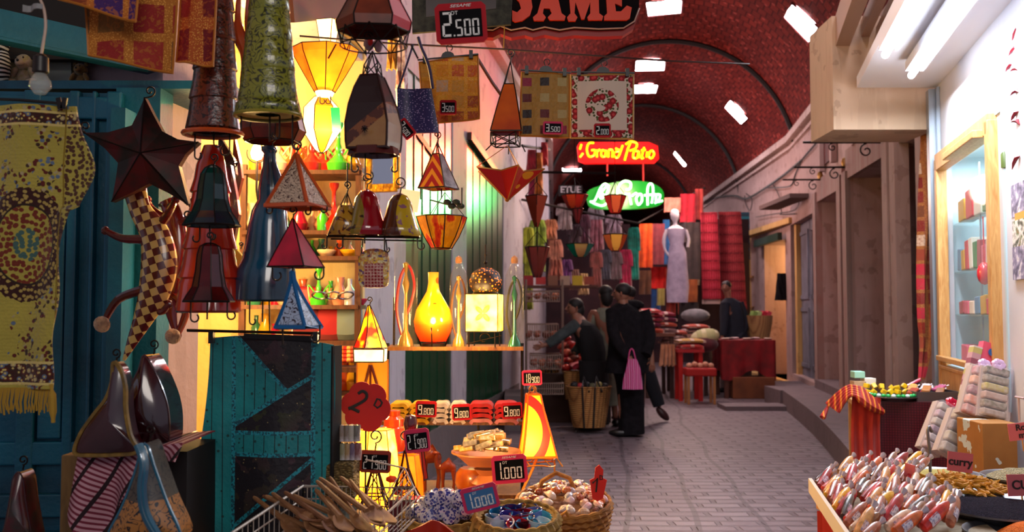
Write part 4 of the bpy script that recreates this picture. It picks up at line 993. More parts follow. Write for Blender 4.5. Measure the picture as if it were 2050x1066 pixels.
# ---- stalls with folded textiles
def table(label, x0, x1, ytop, Y, dep, mt, name='stall_table', legc='#3a2018'):
    a, b = P(x0, ytop, Y), P(x1, ytop, Y); t = thing(name, label, 'table', ((a.x + b.x) / 2, Y, 0)); W_ = b.x - a.x; h = a.z
    m = MB(); m.box((0, dep / 2, h - .025), (W_, dep, .05)); m.build('tabletop', mt, t, smooth=False)
    for sx in (-1, 1):
        for sy in (.06, dep - .06): m = MB(); m.box((sx * (W_ / 2 - .05), sy, (h - .05) / 2), (.06, .06, h - .05)); m.build('leg', mat('leg' + legc, legc, .6), t, smooth=False)
    return t, h, (a.x + b.x) / 2, W_
t1, h1, x1_, w1_ = table('low table under folded textiles by the black coated man', 1290, 1352, 668, 14.2, .9, mat('dk_wood', '#5a3226', .6))
t2, h2, x2_, w2_ = table('table piled with patterned cushions left of the seated man', 1352, 1420, 690, 14.6, 1.0, mat('dk_wood', '#5a3226', .6))
t3, h3, x3_, w3_ = table('bright red painted stand with a crimson top', 1357, 1410, 700, 13.75, .45, mat('crimson_top', '#a01820', .5), 'red_stand', '#b01410')
t = thing('red_stool', 'small wooden stool with a red seat cover on the paving', 'stool', (P(1405, 760, 13.3).x, 13.3, 0)); hst = P(1405, 738, 13.3).z
m = MB(); m.box((0, .15, hst - .06), (.45, .3, .12)); m.build('seat', mat('stool_red', '#a81410', .6), t, smooth=False, bevel=.02)
for sx in (-1, 1):
    for sy in (.03, .27): m = MB(); m.box((sx * .19, sy, (hst - .12) / 2), (.035, .035, hst - .12)); m.build('leg', mat('stool_leg', '#a87040', .6), t, smooth=False)
tc = [('#a84838', 'coral'), ('#b08848', 'mustard'), ('#7e1c34', 'wine red'), ('#8a6a70', 'mauve'), ('#b84040', 'red'), ('#5a1a38', 'plum'), ('#a8786a', 'pink'), ('#9a2434', 'crimson')]
for i, (bx, by, h, n, lb) in enumerate(((x1_ - .12, 14.5, h1, 5, 'left low table'), (x1_ + .16, 14.9, h1, 4, 'rear of the low table'), (x2_ - .25, 14.9, h2, 3, 'cushion table'), (x2_ + .15, 15.2, h2, 4, 'rear of the cushion table'), (x3_, 13.97, h3, 2, 'red stand'))):
    z = h
    for q in range(n):
        th_ = R.uniform(.06, .10); cc, cn = tc[(i * 3 + q * 5) % 8]; m = MB(); wq, dq = R.uniform(.34, .44), R.uniform(.36, .5); dx = R.uniform(-.03, .03)
        m.grid(lambda u, v: Vector(((u - .5) * wq + dx, (v - .5) * dq, th_ * (.5 + .5 * (1 - abs(2 * u - 1) ** 4) * (1 - abs(2 * v - 1) ** 4)))), 10, 8, th=th_ * .5)
        tag(m.build('folded_textile', mat('tx' + cc, rough=.85, fn=f_patch([cc, '#c0a8a0', cc, cc], (16, 1, 40), cc, .05, False)), None, Vector((bx, by, z))), '%s folded textile on the %s, %s from the bottom' % (cn, lb, ORD[q]), 'textile', 'folded textiles on the stall tables')
        z += th_ * 1.02
m = MB(); m.ell((0, 0, 0), (.24, .16, .14), 14, 9, rot=Matrix.Rotation(-.2, 3, 'Y')); tag(m.build('cushion', mat('cream_cushion', rough=.8, fn=f_patch(['#c0b888', '#a8a878', '#ccc4a0'], (14, 1, 14), '#b0a880', .04, False)), None, P(1411, 676, 14.3)), 'cream patterned cushion at the front of the cushion table', 'cushion')
m = MB(); m.ell((0, 0, 0), (.24, .18, .13), 14, 9); tag(m.build('cushion', cloth_mat('#5a1020', '#3c0a18'), None, P(1408, 690, 14.25)), 'dark wine cushion under the cream patterned cushion', 'cushion')
m = MB(); m.ell((0, 0, 0), (.26, .2, .12), 12, 8); tag(m.build('cloth_bundle', cloth_mat('#8a8a90', '#6a6a70'), None, P(1392, 632, 16.0)), 'pale grey cloth bundle behind the cushion table', 'bundle')
m = MB()
for q in range(5): m.ell((-.16 + q * .08, 0, .02 * (q % 2)), (.05, .06, .045), 8, 6)
tag(m.build('woven_slippers', mat('slip', '#b88068', .7), None, P(1402, 736, 13.4) + Vector((0, .02, .02))), 'row of pale woven slippers on the red stool', 'slippers')
# fringed shawl over the low table
hang('fringed_shawl', 'peach fringed shawl hanging over front edge of the low table', 'shawl', 1322, 1352, 690, 732, 14.0, cloth_mat('#c08868', '#a06848'), None, 4, .04, .2, .01, 3)

# red-cloth table
a, b = P(1448, 683, 14.2), P(1551, 683, 14.2); cx = (a.x + b.x) / 2; W_ = b.x - a.x; h = a.z
RT = thing('red_cloth_table', 'table draped in dark red cloth in front of the lit doorway', 'table', (cx, 14.2, 0))
m = MB(); m.box((0, .35, h - .03), (W_, .7, .04)); m.build('tabletop', mat('dk_wood', '#5a3226', .6), RT, smooth=False)
for sx in (-1, 1):
    for sy in (.05, .65): m = MB(); m.box((sx * (W_ / 2 - .05), sy, (h - .05) / 2), (.06, .06, h - .05)); m.build('leg', mat('dk_wood', '#5a3226', .6), RT, smooth=False)
m = MB(); k = 14.2 / F
def rc(u, v):
    s_ = u * (W_ + 1.4) - .7
    x, y = (-W_ / 2 - .02, .7 - (s_ + .7)) if s_ < 0 else ((s_ - W_ / 2, -.02) if s_ < W_ else (W_ / 2 + .02, s_ - W_))
    dr = (80 - 20 * math.sin(u * 9) ** 2 - (14 if u > .7 else 0)) * k
    return Vector((x + .015 * math.sin(u * 60), y - .02 * math.sin(u * 50) * v, h + .005 - v * dr))
m.grid(rc, 70, 8, th=-.01); m.box((0, .35, h + .005), (W_ + .02, .72, .012))
tag(m.build('red_tablecloth', mat('table_red', rough=.75, fn=f_mottle('#8a0c18', '#600810', 5)), None, RT.location), 'dark red cloth draped over table before the lit doorway', 'tablecloth')
for q in range(7):
    m = MB(); m.lathe([(.001, 0), (.05, 0), (.07, .02), (.05, .03), (.001, .03)], n=12)
    tag(m.build('small_dish', mat('dish%d' % (q % 3), ['#a88a78', '#6a4a48', '#c0a0a0'][q % 3], .4), None, (cx - W_ * .42 + q * W_ * .14, 14.35 + (q % 3) * .15, h + .014)), 'small dish on the dark red tablecloth, %s from the seated man' % ORD[q], 'dish', 'dishes on the red cloth')
m = MB(); m.box((0, 0, .17), (.66, .4, .34)); tag(m.build('cardboard_box', mat('cardboard', rough=.8, fn=f_mottle('#7a4428', '#5c3220', 4)), None, (P(1512, 800, 14.1).x, 14.35, 0), smooth=False, bevel=.01), 'brown cardboard box under the red cloth table', 'box')
m = MB(); m.lathe([(.001, 0), (.16, 0), (.22, .3), (.23, .44), (.21, .44), (.2, .3), (.14, .02), (.001, .02)], n=18); pb = P(1520, 683, 15.6)
tag(m.build('straw_basket', mat('straw_far', rough=.8, fn=f_weave('#7a5034', '#b08858', 30, 40)), None, pb), 'straw basket behind the red cloth table holding bright boxes', 'basket')
m = MB(); m.lathe([(.2, 0), (.2, .02), (.03, .05), (.03, pb.z - .02), (.001, pb.z - .02)], n=14); tag(m.build('basket_stand', METAL, None, (pb.x, pb.y, 0)), 'dark stand under the straw basket of bright boxes', 'stand')
for q, (cc, cn) in enumerate((('#7a9a50', 'green'), ('#a8c080', 'pale green'), ('#b02038', 'crimson'), ('#c04050', 'red'))):
    m = MB(); m.box((0, 0, .12), (.07, .2, .26), Matrix.Rotation(.3 if q < 2 else .45, 3, 'Y')); tag(m.build('slim_box', mat('paint' + cc, cc, .5), None, P(1506 + q * 9, 652, 15.6), smooth=False), '%s slim box standing in the straw basket by the seated man' % cn, 'box')

# ---- left stall: wire racks, baskets
def wire_tray(label, x0, x1, y0, y1, Y, dep):
    a, b = P(x0, y1, Y), P(x1, y1, Y); W_ = b.x - a.x; H = (y1 - y0) * Y / F
    t = thing('wire_basket', label, 'wire basket', ((a.x + b.x) / 2, Y, a.z), 'wire baskets of the left stall'); m = MB()
    q = [(-W_ / 2, 0), (W_ / 2, 0), (W_ / 2, dep), (-W_ / 2, dep)]
    for z in (0, H * .5, H): m.tube([(x, y, z) for x, y in q], .009 if z == H else .006, 4, closed=True)
    m.build('wire_rim', mat('pale_wire', '#9a8478', .5, .3), t)
    m = MB(); n = 14
    for i in range(n + 1):
        x = -W_ / 2 + W_ * i / n; m.tube([(x, 0, H), (x, 0, 0), (x, dep, 0), (x, dep, H)], .004, 3)
    m.build('wire_mesh', mat('pale_wire', '#9a8478', .5, .3), t); return t, W_, H
wt = [('top wire basket of reddish goods by the left pillar', 1052, 1120, 583, 604, 11.2), ('second wire basket from the top by the left pillar', 1052, 1118, 650, 682, 11.1), ('third wire basket from the top by the left pillar', 1062, 1124, 712, 740, 11.0), ('bottom white wire crate on the stone by the left pillar', 1068, 1128, 768, 790, 10.9)]
for lb, x0, x1, y0, y1, Y in wt:
    t, W_, H = wire_tray(lb, x0, x1, y0, y1, Y, .45)
    if y0 > 760: continue
    for q in range(8):
        m = MB(); m.ell((0, 0, 0), (.045, .05, R.uniform(.03, .055)), 8, 6, rot=Matrix.Rotation(R.uniform(-.5, .5), 3, 'Y')); m.ell((.03, 0, .03), .02, 6, 4)
        cc = ['#8a3018', '#a04828', '#6a2418', '#b05a30'][q % 4]
        tag(m.build('clay_figure', mat('clay' + cc, cc, .5), None, t.location + Vector((-W_ * .4 + (q % 4) * W_ * .26, .12 + .2 * (q // 4), .065))), 'small clay figure in %s, %s row, %s along' % ([w_[0].split(' by')[0] for w_ in wt][[w_[0] for w_ in wt].index(lb)].replace(' of reddish goods', '').replace('basket from the top', 'basket'), ['front', 'back'][q // 4], ORD[q % 4]), 'figurine', 'clay figures in the wire baskets')
m = MB()
for x in (1053, 1126): m.tube([P(x, 560, 11.3), Vector((P(x, 560, 11.3).x, 11.3, .0))], .016, 6)
tag(m.build('rack_frame', mat('pale_wire', '#9a8478', .5, .3), None), 'upright metal frame holding the wire baskets', 'rack')
t1_ = thing('shelf_of_goods', 'wooden shelf with red boxes above the wire baskets', 'shelf', P(1120, 575, 12.2)); m = MB(); m.box((0, 0, 0), (1.0, .5, .03)); m.build('shelf_board', mat('dk_wood', '#5a3226', .6), t1_, smooth=False)
for q in range(6):
    m = MB(); m.box((0, 0, .07), (.13, .16, R.uniform(.1, .16))); cc, cn = [('#a01820', 'red'), ('#c83030', 'bright red'), ('#8a5a40', 'brown'), ('#c0a890', 'cream'), ('#d8c020', 'yellow'), ('#a84830', 'rust')][q]
    tag(m.build('gift_box', mat('paint' + cc, cc, .5), None, P(1120, 575, 12.2) + Vector((-.42 + q * .165, 0, .015)), smooth=False), '%s box on the wooden shelf above the wire baskets' % cn, 'box')
# reddish goods heap right of the racks
for q in range(26):
    m = MB(); px = 1128 + (q % 6) * 7 + R.uniform(-3, 3); py = 735 - (q // 6) * 14 + R.uniform(-4, 4)
    m.ell((0, 0, 0), (R.uniform(.05, .08), .06, R.uniform(.03, .05)), 8, 6, rot=Matrix.Rotation(R.uniform(-.8, .8), 3, 'Y')); cc = ['#a01c18', '#c03020', '#8a1420', '#b85038', '#6a2818'][q % 5]
    tag(m.build('leather_slipper', mat('paint' + cc, cc, .4), None, P(px, py, 11.3 + (q // 6) * .12)), 'red leather slipper in %s row of the heap, %s along, beside the wire baskets' % (ORD[q // 6], ORD[q % 6]), 'slipper', 'red slippers heaped by the wire baskets')
m = MB(); m.box((0, .3, .3), (.9, .8, .6)); tag(m.build('display_crate', mat('dk_crate', '#3a221c', .8), None, (P(1150, 780, 11.2).x, 11.3, 0), smooth=False), 'dark crate under the heap of red slippers', 'crate')
m = MB(); m.grid(lambda u, v: Vector(((u - .5) * .4, (v - .5) * .3, .05 * (1 - (2 * u - 1) ** 4))), 8, 6, th=.05); tag(m.build('folded_cloth', cloth_mat('#c01838', '#c05060'), None, P(1176, 733, 11.0)), 'folded crimson and pink cloth in front of the leaning person', 'cloth')
def woven(name, label, x0, x1, y0, y1, Y, mt, top=1.0, bot=.7, group=None, straps=False, handle=0, lip=True, dep=.75, rows=0):
    cx = (x0 + x1) / 2; k = Y / F; r = (x1 - x0) / 2 * k; H = (y1 - y0) * k
    t = thing(name, label, 'basket', P(cx, y1, Y), group); n = 36
    prof = [(.001, 0), (r * bot, 0), (r * (bot + (top - bot) * .4), H * .35), (r * (bot + (top - bot) * .8), H * .75), (r * top, H), (r * top * .93, H), (r * (bot + (top - bot) * .7) * .93, H * .7), (r * bot * .9, .02), (.001, .02)]
    if rows:
        m = MB()
        for q in range(rows):
            f_ = (q + .5) / rows; rr = r * (bot + (top - bot) * f_); N = 60
            m.tube([((rr + .0035 * (1 if (s_ + q) % 2 else -1)) * math.cos(2 * PI * s_ / N), (rr + .0035 * (1 if (s_ + q) % 2 else -1)) * math.sin(2 * PI * s_ / N) * dep, H * f_) for s_ in range(N)], H / rows * .62, 5, closed=True)
        m.lathe([(.001, .004), (r * bot * .95, .004), (r * top * .95, H * .97), (r * top * .9, H * .97), (r * bot * .9, .012), (.001, .012)], n=n, sy=dep)
        m.build('basket_weave', mt, t)
        m = MB(); N = 90
        for ph in (0, PI): m.tube([(r * top * math.cos(2 * PI * s_ / N), r * top * math.sin(2 * PI * s_ / N) * dep, H + .004 * math.sin(s_ * .8 + ph)) for s_ in range(N)], .0065 * (r / .14), 6, closed=True)
        m.build('basket_rim', mt, t)
    else:
        m = MB(); m.lathe(prof, n=n, sy=dep); m.build('basket_weave', mt, t)
        if lip: m = MB(); m.tube([(r * top * math.cos(2 * PI * s_ / n), r * top * math.sin(2 * PI * s_ / n) * dep, H) for s_ in range(n)], r * .035, 6, closed=True); m.build('basket_rim', mt, t)
    if straps:
        for sx in (-.35, .2): 
            m = MB(); m.tube([(r * sx * (bot + (top - bot) * f_) / 1.0, -r * dep * (bot + (top - bot) * f_) * math.sqrt(1 - sx * sx) - .008, H * f_) for f_ in (0, .25, .5, .75, 1)] + [(r * (sx + .1), -r * .2, H + .12), (r * (sx + .3), -r * dep, H * .9)], .012, 5); m.build('handle', BLACK, t)
    return t, r, H
m_straw = mat('straw_basket', rough=.8, fn=f_weave('#6e4420', '#b07c44', 26, 45), bump=.8)
woven('straw_basket', 'large straw basket with black straps on the paving', 1134, 1224, 775, 855, 10.3, m_straw, 1, .72, 'straw baskets on the paving', True, dep=.8)
woven('straw_basket', 'straw basket behind the large strapped one, full of dark goods', 1128, 1170, 745, 800, 10.9, m_straw, 1, .8, 'straw baskets on the paving', dep=.8)
woven('straw_basket', 'upright straw basket beside the white wire crate, left of slippers', 1078, 1120, 738, 775, 11.5, m_straw, 1, .85, 'straw baskets on the paving', True, dep=.8)
for q in range(6):
    m = MB(); m.ell((0, 0, 0), (.05, .05, .045), 8, 6); cc, cn = [('#1a1a1c', 'black'), ('#a02028', 'red'), ('#18181a', 'charcoal'), ('#5a5a40', 'olive'), ('#b0a060', 'straw'), ('#101012', 'jet')][q]
    tag(m.build('small_pouch', mat('paint' + cc, cc, .5), None, P(1150 + q * 12, 772 + (q % 2) * 3, 10.3)), '%s pouch on top of the large strapped straw basket' % cn, 'pouch')

# ---- people
def skin_mesh(name, joints, edges, mt, parent, sub=1):
    names = list(joints); me = bpy.data.meshes.new(name); me.from_pydata([joints[n][:3] for n in names], [(names.index(a), names.index(b)) for a, b in edges], [])
    o = bpy.data.objects.new(name, me); COL.objects.link(o); o.parent = parent; me.materials.append(mt)
    o.modifiers.new('skin', 'SKIN'); me.skin_vertices.new() if not me.skin_vertices else None
    for i, n in enumerate(names):
        r = joints[n][3]; r = r if isinstance(r, tuple) else (r, r); me.skin_vertices[0].data[i].radius = r
    me.skin_vertices[0].data[0].use_root = True; o.modifiers['skin'].use_smooth_shade = True
    s_ = o.modifiers.new('s', 'SUBSURF'); s_.levels = sub; s_.render_levels = sub; return o
m_skin = mat('skin', '#8a5a48', .5); m_hair = mat('dark_hair', '#100c0e', .6)
def hand(J, E, wr, el, d, tag_):
    """five separate fingers on a palm at wrist joint wr, pointing along d"""
    w_ = Vector(J[wr][:3]); d = Vector(d).normalized(); s_ = d.cross(Vector((0, 1, 0))); s_ = s_.normalized() if s_.length > .1 else Vector((1, 0, 0)); up = s_.cross(d).normalized()
    J[tag_ + 'palm'] = (*(w_ + d * .05), (.03, .018)); E.append((wr, tag_ + 'palm'))
    for i, (o, L) in enumerate(((-.027, .06), (-.009, .075), (.009, .07), (.027, .055))):
        a = w_ + d * .085 + s_ * o; b = a + d * L * .5 + up * .008; c = b + d * L * .4 + up * .02
        J['%sf%da' % (tag_, i)] = (*a, .0095); J['%sf%db' % (tag_, i)] = (*b, .009); J['%sf%dc' % (tag_, i)] = (*c, .007)
        E += [(tag_ + 'palm', '%sf%da' % (tag_, i)), ('%sf%da' % (tag_, i), '%sf%db' % (tag_, i)), ('%sf%db' % (tag_, i), '%sf%dc' % (tag_, i))]
    a = w_ + d * .04 + s_ * -.04; b = a + d * .03 - s_ * .015 + up * .01
    J[tag_ + 'ta'] = (*a, .011); J[tag_ + 'tb'] = (*b, .009); E += [(tag_ + 'palm', tag_ + 'ta'), (tag_ + 'ta', tag_ + 'tb')]
def person(label, base, J, E, face, clothes, hair_r=.1, hairc=None, hair_len=0, hands=(), skin=m_skin):
    """J joints, face = (x,y) facing unit; clothes = [(name, material, rings or list of tubes)]"""
    t = thing('person', label, 'person', base); J = dict(J); E = list(E)
    for wr, d in hands: hand(J, E, wr, None, d, wr)
    skin_mesh('body', J, E, skin, t)
    hd = Vector(J['head'][:3]); f = Vector((face[0], face[1], 0)).normalized(); s_ = Vector((-f.y, f.x, 0))
    m = MB(); m.ell(hd + Vector((0, 0, .01)), (.072, .085, .105), 14, 10, rot=Matrix.Rotation(math.atan2(-f.x, f.y), 3, 'Z')); 
    m.tube([hd + f * .08 + Vector((0, 0, .03)), hd + f * .105 + Vector((0, 0, -.012)), hd + f * .08 + Vector((0, 0, -.02))], [.008, .014, .01], 6)
    for q in (-1, 1): m.ell(hd + s_ * q * .074 + Vector((0, 0, 0)) - f * .005, (.012, .02, .03), 8, 6)
    m.tube([hd + f * .082 + s_ * .022 + Vector((0, 0, -.045)), hd + f * .088 + Vector((0, 0, -.045)), hd + f * .082 - s_ * .022 + Vector((0, 0, -.045))], .006, 5)
    fo = m.build('face', skin, t)
    m = MB()
    for q in (-1, 1): m.ell(hd + f * .076 + s_ * q * .03 + Vector((0, 0, .018)), (.011, .011, .007), 8, 6)
    m.build('eyes', mat('eye_dark', '#140c0c', .2), fo)
    m = MB(); m.ell(hd + Vector((0, 0, .045)) - f * .02, (.086, .095, .082), 16, 10, rot=Matrix.Rotation(math.atan2(-f.x, f.y), 3, 'Z'))
    if hair_len: m.ell(hd - f * .05 + Vector((0, 0, -.02)), (.08, .07, hair_len), 12, 8)
    m.build('hair', hairc or m_hair, t)
    for nm, mt, shp in clothes:
        m = MB()
        if nm in ('shoe', 'sleeve', 'mannequin_arm') and len(shp) > 1:
            clothes.append((nm, mt, shp[1:])); shp = shp[:1]
        for kind, data in shp:
            if kind == 'rings': m.rings([[Vector((cx + rx * math.cos(2 * PI * q / 20), cy + ry * math.sin(2 * PI * q / 20), z)) * 1.0 + Vector((.006 * math.sin(q * 2.3 + z * 5), .006 * math.cos(q * 1.7), 0)) for q in range(20)] for cx, cy, z, rx, ry in data])
            elif kind == 'tube': m.tube(spline(data[0], 4), data[1] if not isinstance(data[1], tuple) else [data[1][0] + (data[1][1] - data[1][0]) * i / (len(data[0]) * 4 - 4) for i in range(len(data[0]) * 4 - 3)], 12)
            elif kind == 'ell': m.ell(*data)
        m.build(nm, mt, t)
    return t
m_black = mat('black_wool', rough=.95, fn=f_mottle('#0e0c10', '#18151a', 20), spec=.2); m_shoe = mat('black_shoe', '#0c0a0a', .35)
BE = [('pelvis', 'chest'), ('chest', 'neck'), ('neck', 'head'), ('chest', 'shl'), ('shl', 'ell'), ('ell', 'wrl'), ('chest', 'shr'), ('shr', 'elr'), ('elr', 'wrr'), ('pelvis', 'hl'), ('hl', 'kl'), ('kl', 'al'), ('pelvis', 'hr'), ('hr', 'kr'), ('kr', 'ar')]
def std(lean=(0, 0), **kw):
    lx, ly = lean
    J = dict(pelvis=(0, 0, .92, .12), chest=(lx * .6, ly * .6, 1.25, (.15, .11)), neck=(lx, ly, 1.44, .055), head=(lx * 1.3, ly * 1.3, 1.57, (.075, .085)), shl=(-.17 + lx * .8, ly * .8, 1.38, .055), ell=(-.22 + lx * .5, -.02, 1.1, .043), wrl=(-.24, -.08, .86, .028),
             shr=(.17 + lx * .8, ly * .8, 1.38, .055), elr=(.24 + lx * .5, 0, 1.1, .043), wrr=(.22, -.08, .86, .028), hl=(-.09, 0, .85, .085), kl=(-.1, -.02, .47, .058), al=(-.1, .0, .08, .038), hr=(.09, 0, .85, .085), kr=(.1, 0, .47, .058), ar=(.1, .02, .08, .038))
    J.update(kw); return J
# A: standing man in a long black coat, facing left, pink bag
bA = P(1264, 842, 10.0); bA.z = 0; s_ = 1.0
JA = std((-.08, -.02), wrl=(-.02, -.26, .83, .028), ell=(-.16, -.2, 1.08, .043))
person('man in long black coat holding a pink striped bag, seen from the side', bA, JA, BE, (-1, .25), [
 ('coat', m_black, [('rings', [(-.06, 0, .70, .24, .19), (-.03, 0, .9, .235, .185), (-.02, 0, 1.1, .225, .17), (-.04, 0, 1.25, .215, .165), (-.06, 0, 1.36, .20, .15), (-.08, 0, 1.43, .13, .11), (-.085, 0, 1.47, .07, .07)]), ('tube', ([(.13, 0, 1.38), (.2, -.04, 1.12), (.14, -.16, .9)], (.085, .06))), ('tube', ([(-.2, -.02, 1.38), (-.2, -.18, 1.1), (-.06, -.25, .88)], (.085, .055))), ('ell', ((.03, .05, 1.45), (.13, .1, .06)))]),
 ('trousers', m_black, [('rings', [(-.0, 0, .03, .145, .12), (0, 0, .3, .14, .12), (-.01, 0, .6, .16, .14), (-.03, 0, .78, .19, .16)])]),
 ('shoe', m_shoe, [('ell', ((-.12, -.05, .045), (.14, .05, .045))), ('ell', ((.02, .06, .045), (.14, .05, .045)))])], hands=[('wrl', (.0, -.1, -1)), ('wrr', (0, -.1, -1))])
t = thing('carrier_bag', 'pink and white striped plastic bag held by the man in the black coat', 'bag', P(1266, 780, 9.7)); k = 9.7 / F; lc = LC(1266, 780, 9.7)
m = MB(); m.rings([[lc(x, y, d) for x, d in ((xa, 0), ((xa + xb) / 2, -.05 * w_), (xb, 0), ((xa + xb) / 2, .05 * w_))] for xa, xb, y, w_ in ((1246, 1287, 780, 1), (1248, 1285, 760, 1.1), (1254, 1282, 738, .8), (1258, 1275, 720, .5))], mi=0)
m.build('bag_body', mat('bag_stripe', rough=.35, fn=f_stripes(['#c02870', '#d090b8', '#b02060', '#c878a8'], 0, 22, .3)), t)
m = MB(); m.tube(spline([lc(1258, 722), lc(1262, 702), lc(1268, 702), lc(1273, 722)], 4), .008, 5); m.build('bag_handle', mat('bag_pink', '#c03878', .4), t)
# B: striding person behind, leg out to the right
bB = P(1268, 800, 11.3); bB.z = 0
JB = std((-.05, 0), kr=(.22, 0, .5, .058), ar=(.33, .02, .16, .038), kl=(-.14, 0, .48, .058), wrr=(.15, -.1, .9, .028))
person('person in dark clothes striding behind the black coated man, one leg stretched back', bB, JB, BE, (-1, .4), [
 ('jacket', mat('dark_jacket', '#141318', .9), [('rings', [(0, 0, .8, .19, .15), (0, 0, 1.1, .19, .15), (-.03, 0, 1.3, .2, .14), (-.05, 0, 1.42, .13, .1)]), ('tube', ([(.14, 0, 1.38), (.2, 0, 1.1), (.16, -.08, .92)], (.07, .05))), ('tube', ([(-.2, 0, 1.38), (-.24, 0, 1.1), (-.24, -.06, .9)], (.07, .05)))]),
 ('trousers', mat('navy_trousers', '#16171f', .9), [('tube', ([(.08, 0, .88), (.22, 0, .5), (.32, 0, .2)], (.11, .075))), ('tube', ([(-.08, 0, .88), (-.14, 0, .48), (-.1, 0, .12)], (.11, .075)))]),
 ('shoe', mat('brown_shoe', '#3a1c1c', .4), [('ell', ((.36, -.02, .1), (.11, .045, .05), 10, 7, 0, Matrix.Rotation(.8, 3, 'Y'))), ('ell', ((-.14, 0, .05), (.14, .045, .045)))])], hands=[('wrr', (0, -.1, -1))])
# C: pale robe
bC = P(1216, 812, 10.9); bC.z = 0
person('person in pale cream robe with dark hair, left of the black coated man', bC, std((-.02, 0), kl=(-.06, 0, .47, .05), kr=(.06, 0, .47, .05)), BE, (-.5, 1), [
 ('robe', mat('cream_robe', rough=.85, fn=f_mottle('#8a9080', '#6a6c5e', 5)), [('rings', [(.0, 0, .25, .13, .12), (0, 0, .7, .14, .13), (0, 0, 1.0, .14, .12), (0, 0, 1.25, .15, .12), (-.01, 0, 1.37, .14, .1), (-.02, 0, 1.42, .07, .07)]), ('tube', ([(-.15, 0, 1.35), (-.2, -.02, 1.1), (-.2, -.08, .86)], (.055, .045))), ('tube', ([(.13, 0, 1.35), (.18, -.02, 1.1), (.17, -.08, .86)], (.055, .045)))]),
 ('shoe', m_shoe, [('ell', ((-.1, -.02, .04), (.05, .12, .04))), ('ell', ((.1, 0, .04), (.05, .12, .04)))])], hair_len=.12, hands=[('wrl', (0, -.1, -1))])
# D: leaning person reaching into the rack
bD = P(1180, 815, 10.6); bD.z = 0; kD = 10.6 / F
def q(x, y, d=0): return Vector(((x - 1180) * kD, d, P(x, y, 10.6).z))
def qj(x, y, d, r): v = q(x, y, d); return (v.x, v.y, v.z, r)
JD = std((0, 0), pelvis=qj(1188, 722, 0, .12), chest=qj(1172, 660, 0, (.15, .11)), neck=qj(1158, 638, 0, .055), head=qj(1150, 618, 0, (.075, .085)), shl=qj(1150, 652, -.12, .055), ell=qj(1120, 672, -.18, .043), wrl=qj(1092, 690, -.2, .028), shr=qj(1172, 648, .14, .055), elr=qj(1165, 690, .2, .043), wrr=qj(1150, 712, .15, .028),
         hl=(-.02, -.06, .85, .085), hr=(.1, .06, .85, .085), kl=(-.02, -.06, .47, .058), kr=(.1, .06, .47, .058), al=(0, -.06, .08, .038), ar=(.12, .06, .08, .038))
vv = lambda x, y, d: tuple(q(x, y, d))
person('person in a dark waistcoat and grey sleeves reaching into the racks', bD, JD, BE, (-1, -.3), [
 ('sleeve', mat('grey_wool', rough=.9, fn=f_mottle('#3e4648', '#2c3234', 14)), [('tube', ([vv(1154, 650, -.1), vv(1122, 671, -.18), vv(1096, 689, -.2)], (.075, .05))), ('tube', ([vv(1172, 648, .12), vv(1165, 690, .2), vv(1152, 708, .16)], (.07, .05)))]),
 ('waistcoat', mat('dark_waistcoat', '#121216', .9), [('rings', [(q(1190, 735).x, 0, q(1190, 735).z, .13, .15), (q(1187, 705).x, 0, q(1187, 705).z, .16, .17), (q(1180, 675).x, 0, q(1180, 675).z, .17, .18), (q(1168, 652).x, 0, q(1168, 652).z, .15, .17), (q(1160, 640).x, 0, q(1160, 640).z, .07, .08)])]),
 ('skirt', mat('dark_skirt', '#17151a', .9), [('rings', [(.06, 0, .06, .17, .16), (.06, 0, .4, .17, .16), (.05, 0, .8, .18, .17)])]),
 ('shoe', m_shoe, [('ell', ((-.06, -.06, .04), (.12, .045, .04))), ('ell', ((.04, .06, .04), (.12, .045, .04)))])], hair_len=.1, hands=[('wrl', (-1, -.1, -.25))])
# E: seated man
bE = P(1470, 772, 15.6); bE.z = 0; kE = 15.6 / F
def e(x, y, d=0): return Vector(((x - 1470) * kE, d, P(x, y, 15.6).z))
def ej(x, y, d, r): v = e(x, y, d); return (v.x, v.y, v.z, r)
JE = std((0, 0), pelvis=ej(1472, 690, 0, .13), chest=ej(1466, 630, 0, (.16, .12)), neck=ej(1460, 595, 0, .055), head=ej(1456, 577, 0, (.075, .085)), shl=ej(1448, 610, -.16, .055), ell=ej(1446, 645, -.2, .045), wrl=ej(1440, 676, -.25, .028), shr=ej(1486, 608, .1, .055), elr=ej(1494, 648, .0, .045), wrr=ej(1470, 682, -.2, .028),
         hl=ej(1460, 694, -.1, .09), kl=ej(1424, 698, -.3, .06), al=ej(1440, 752, -.3, .038), hr=ej(1470, 694, -.05, .09), kr=ej(1436, 700, -.4, .06), ar=ej(1452, 762, -.4, .038))
ve = lambda x, y, d: tuple(e(x, y, d))
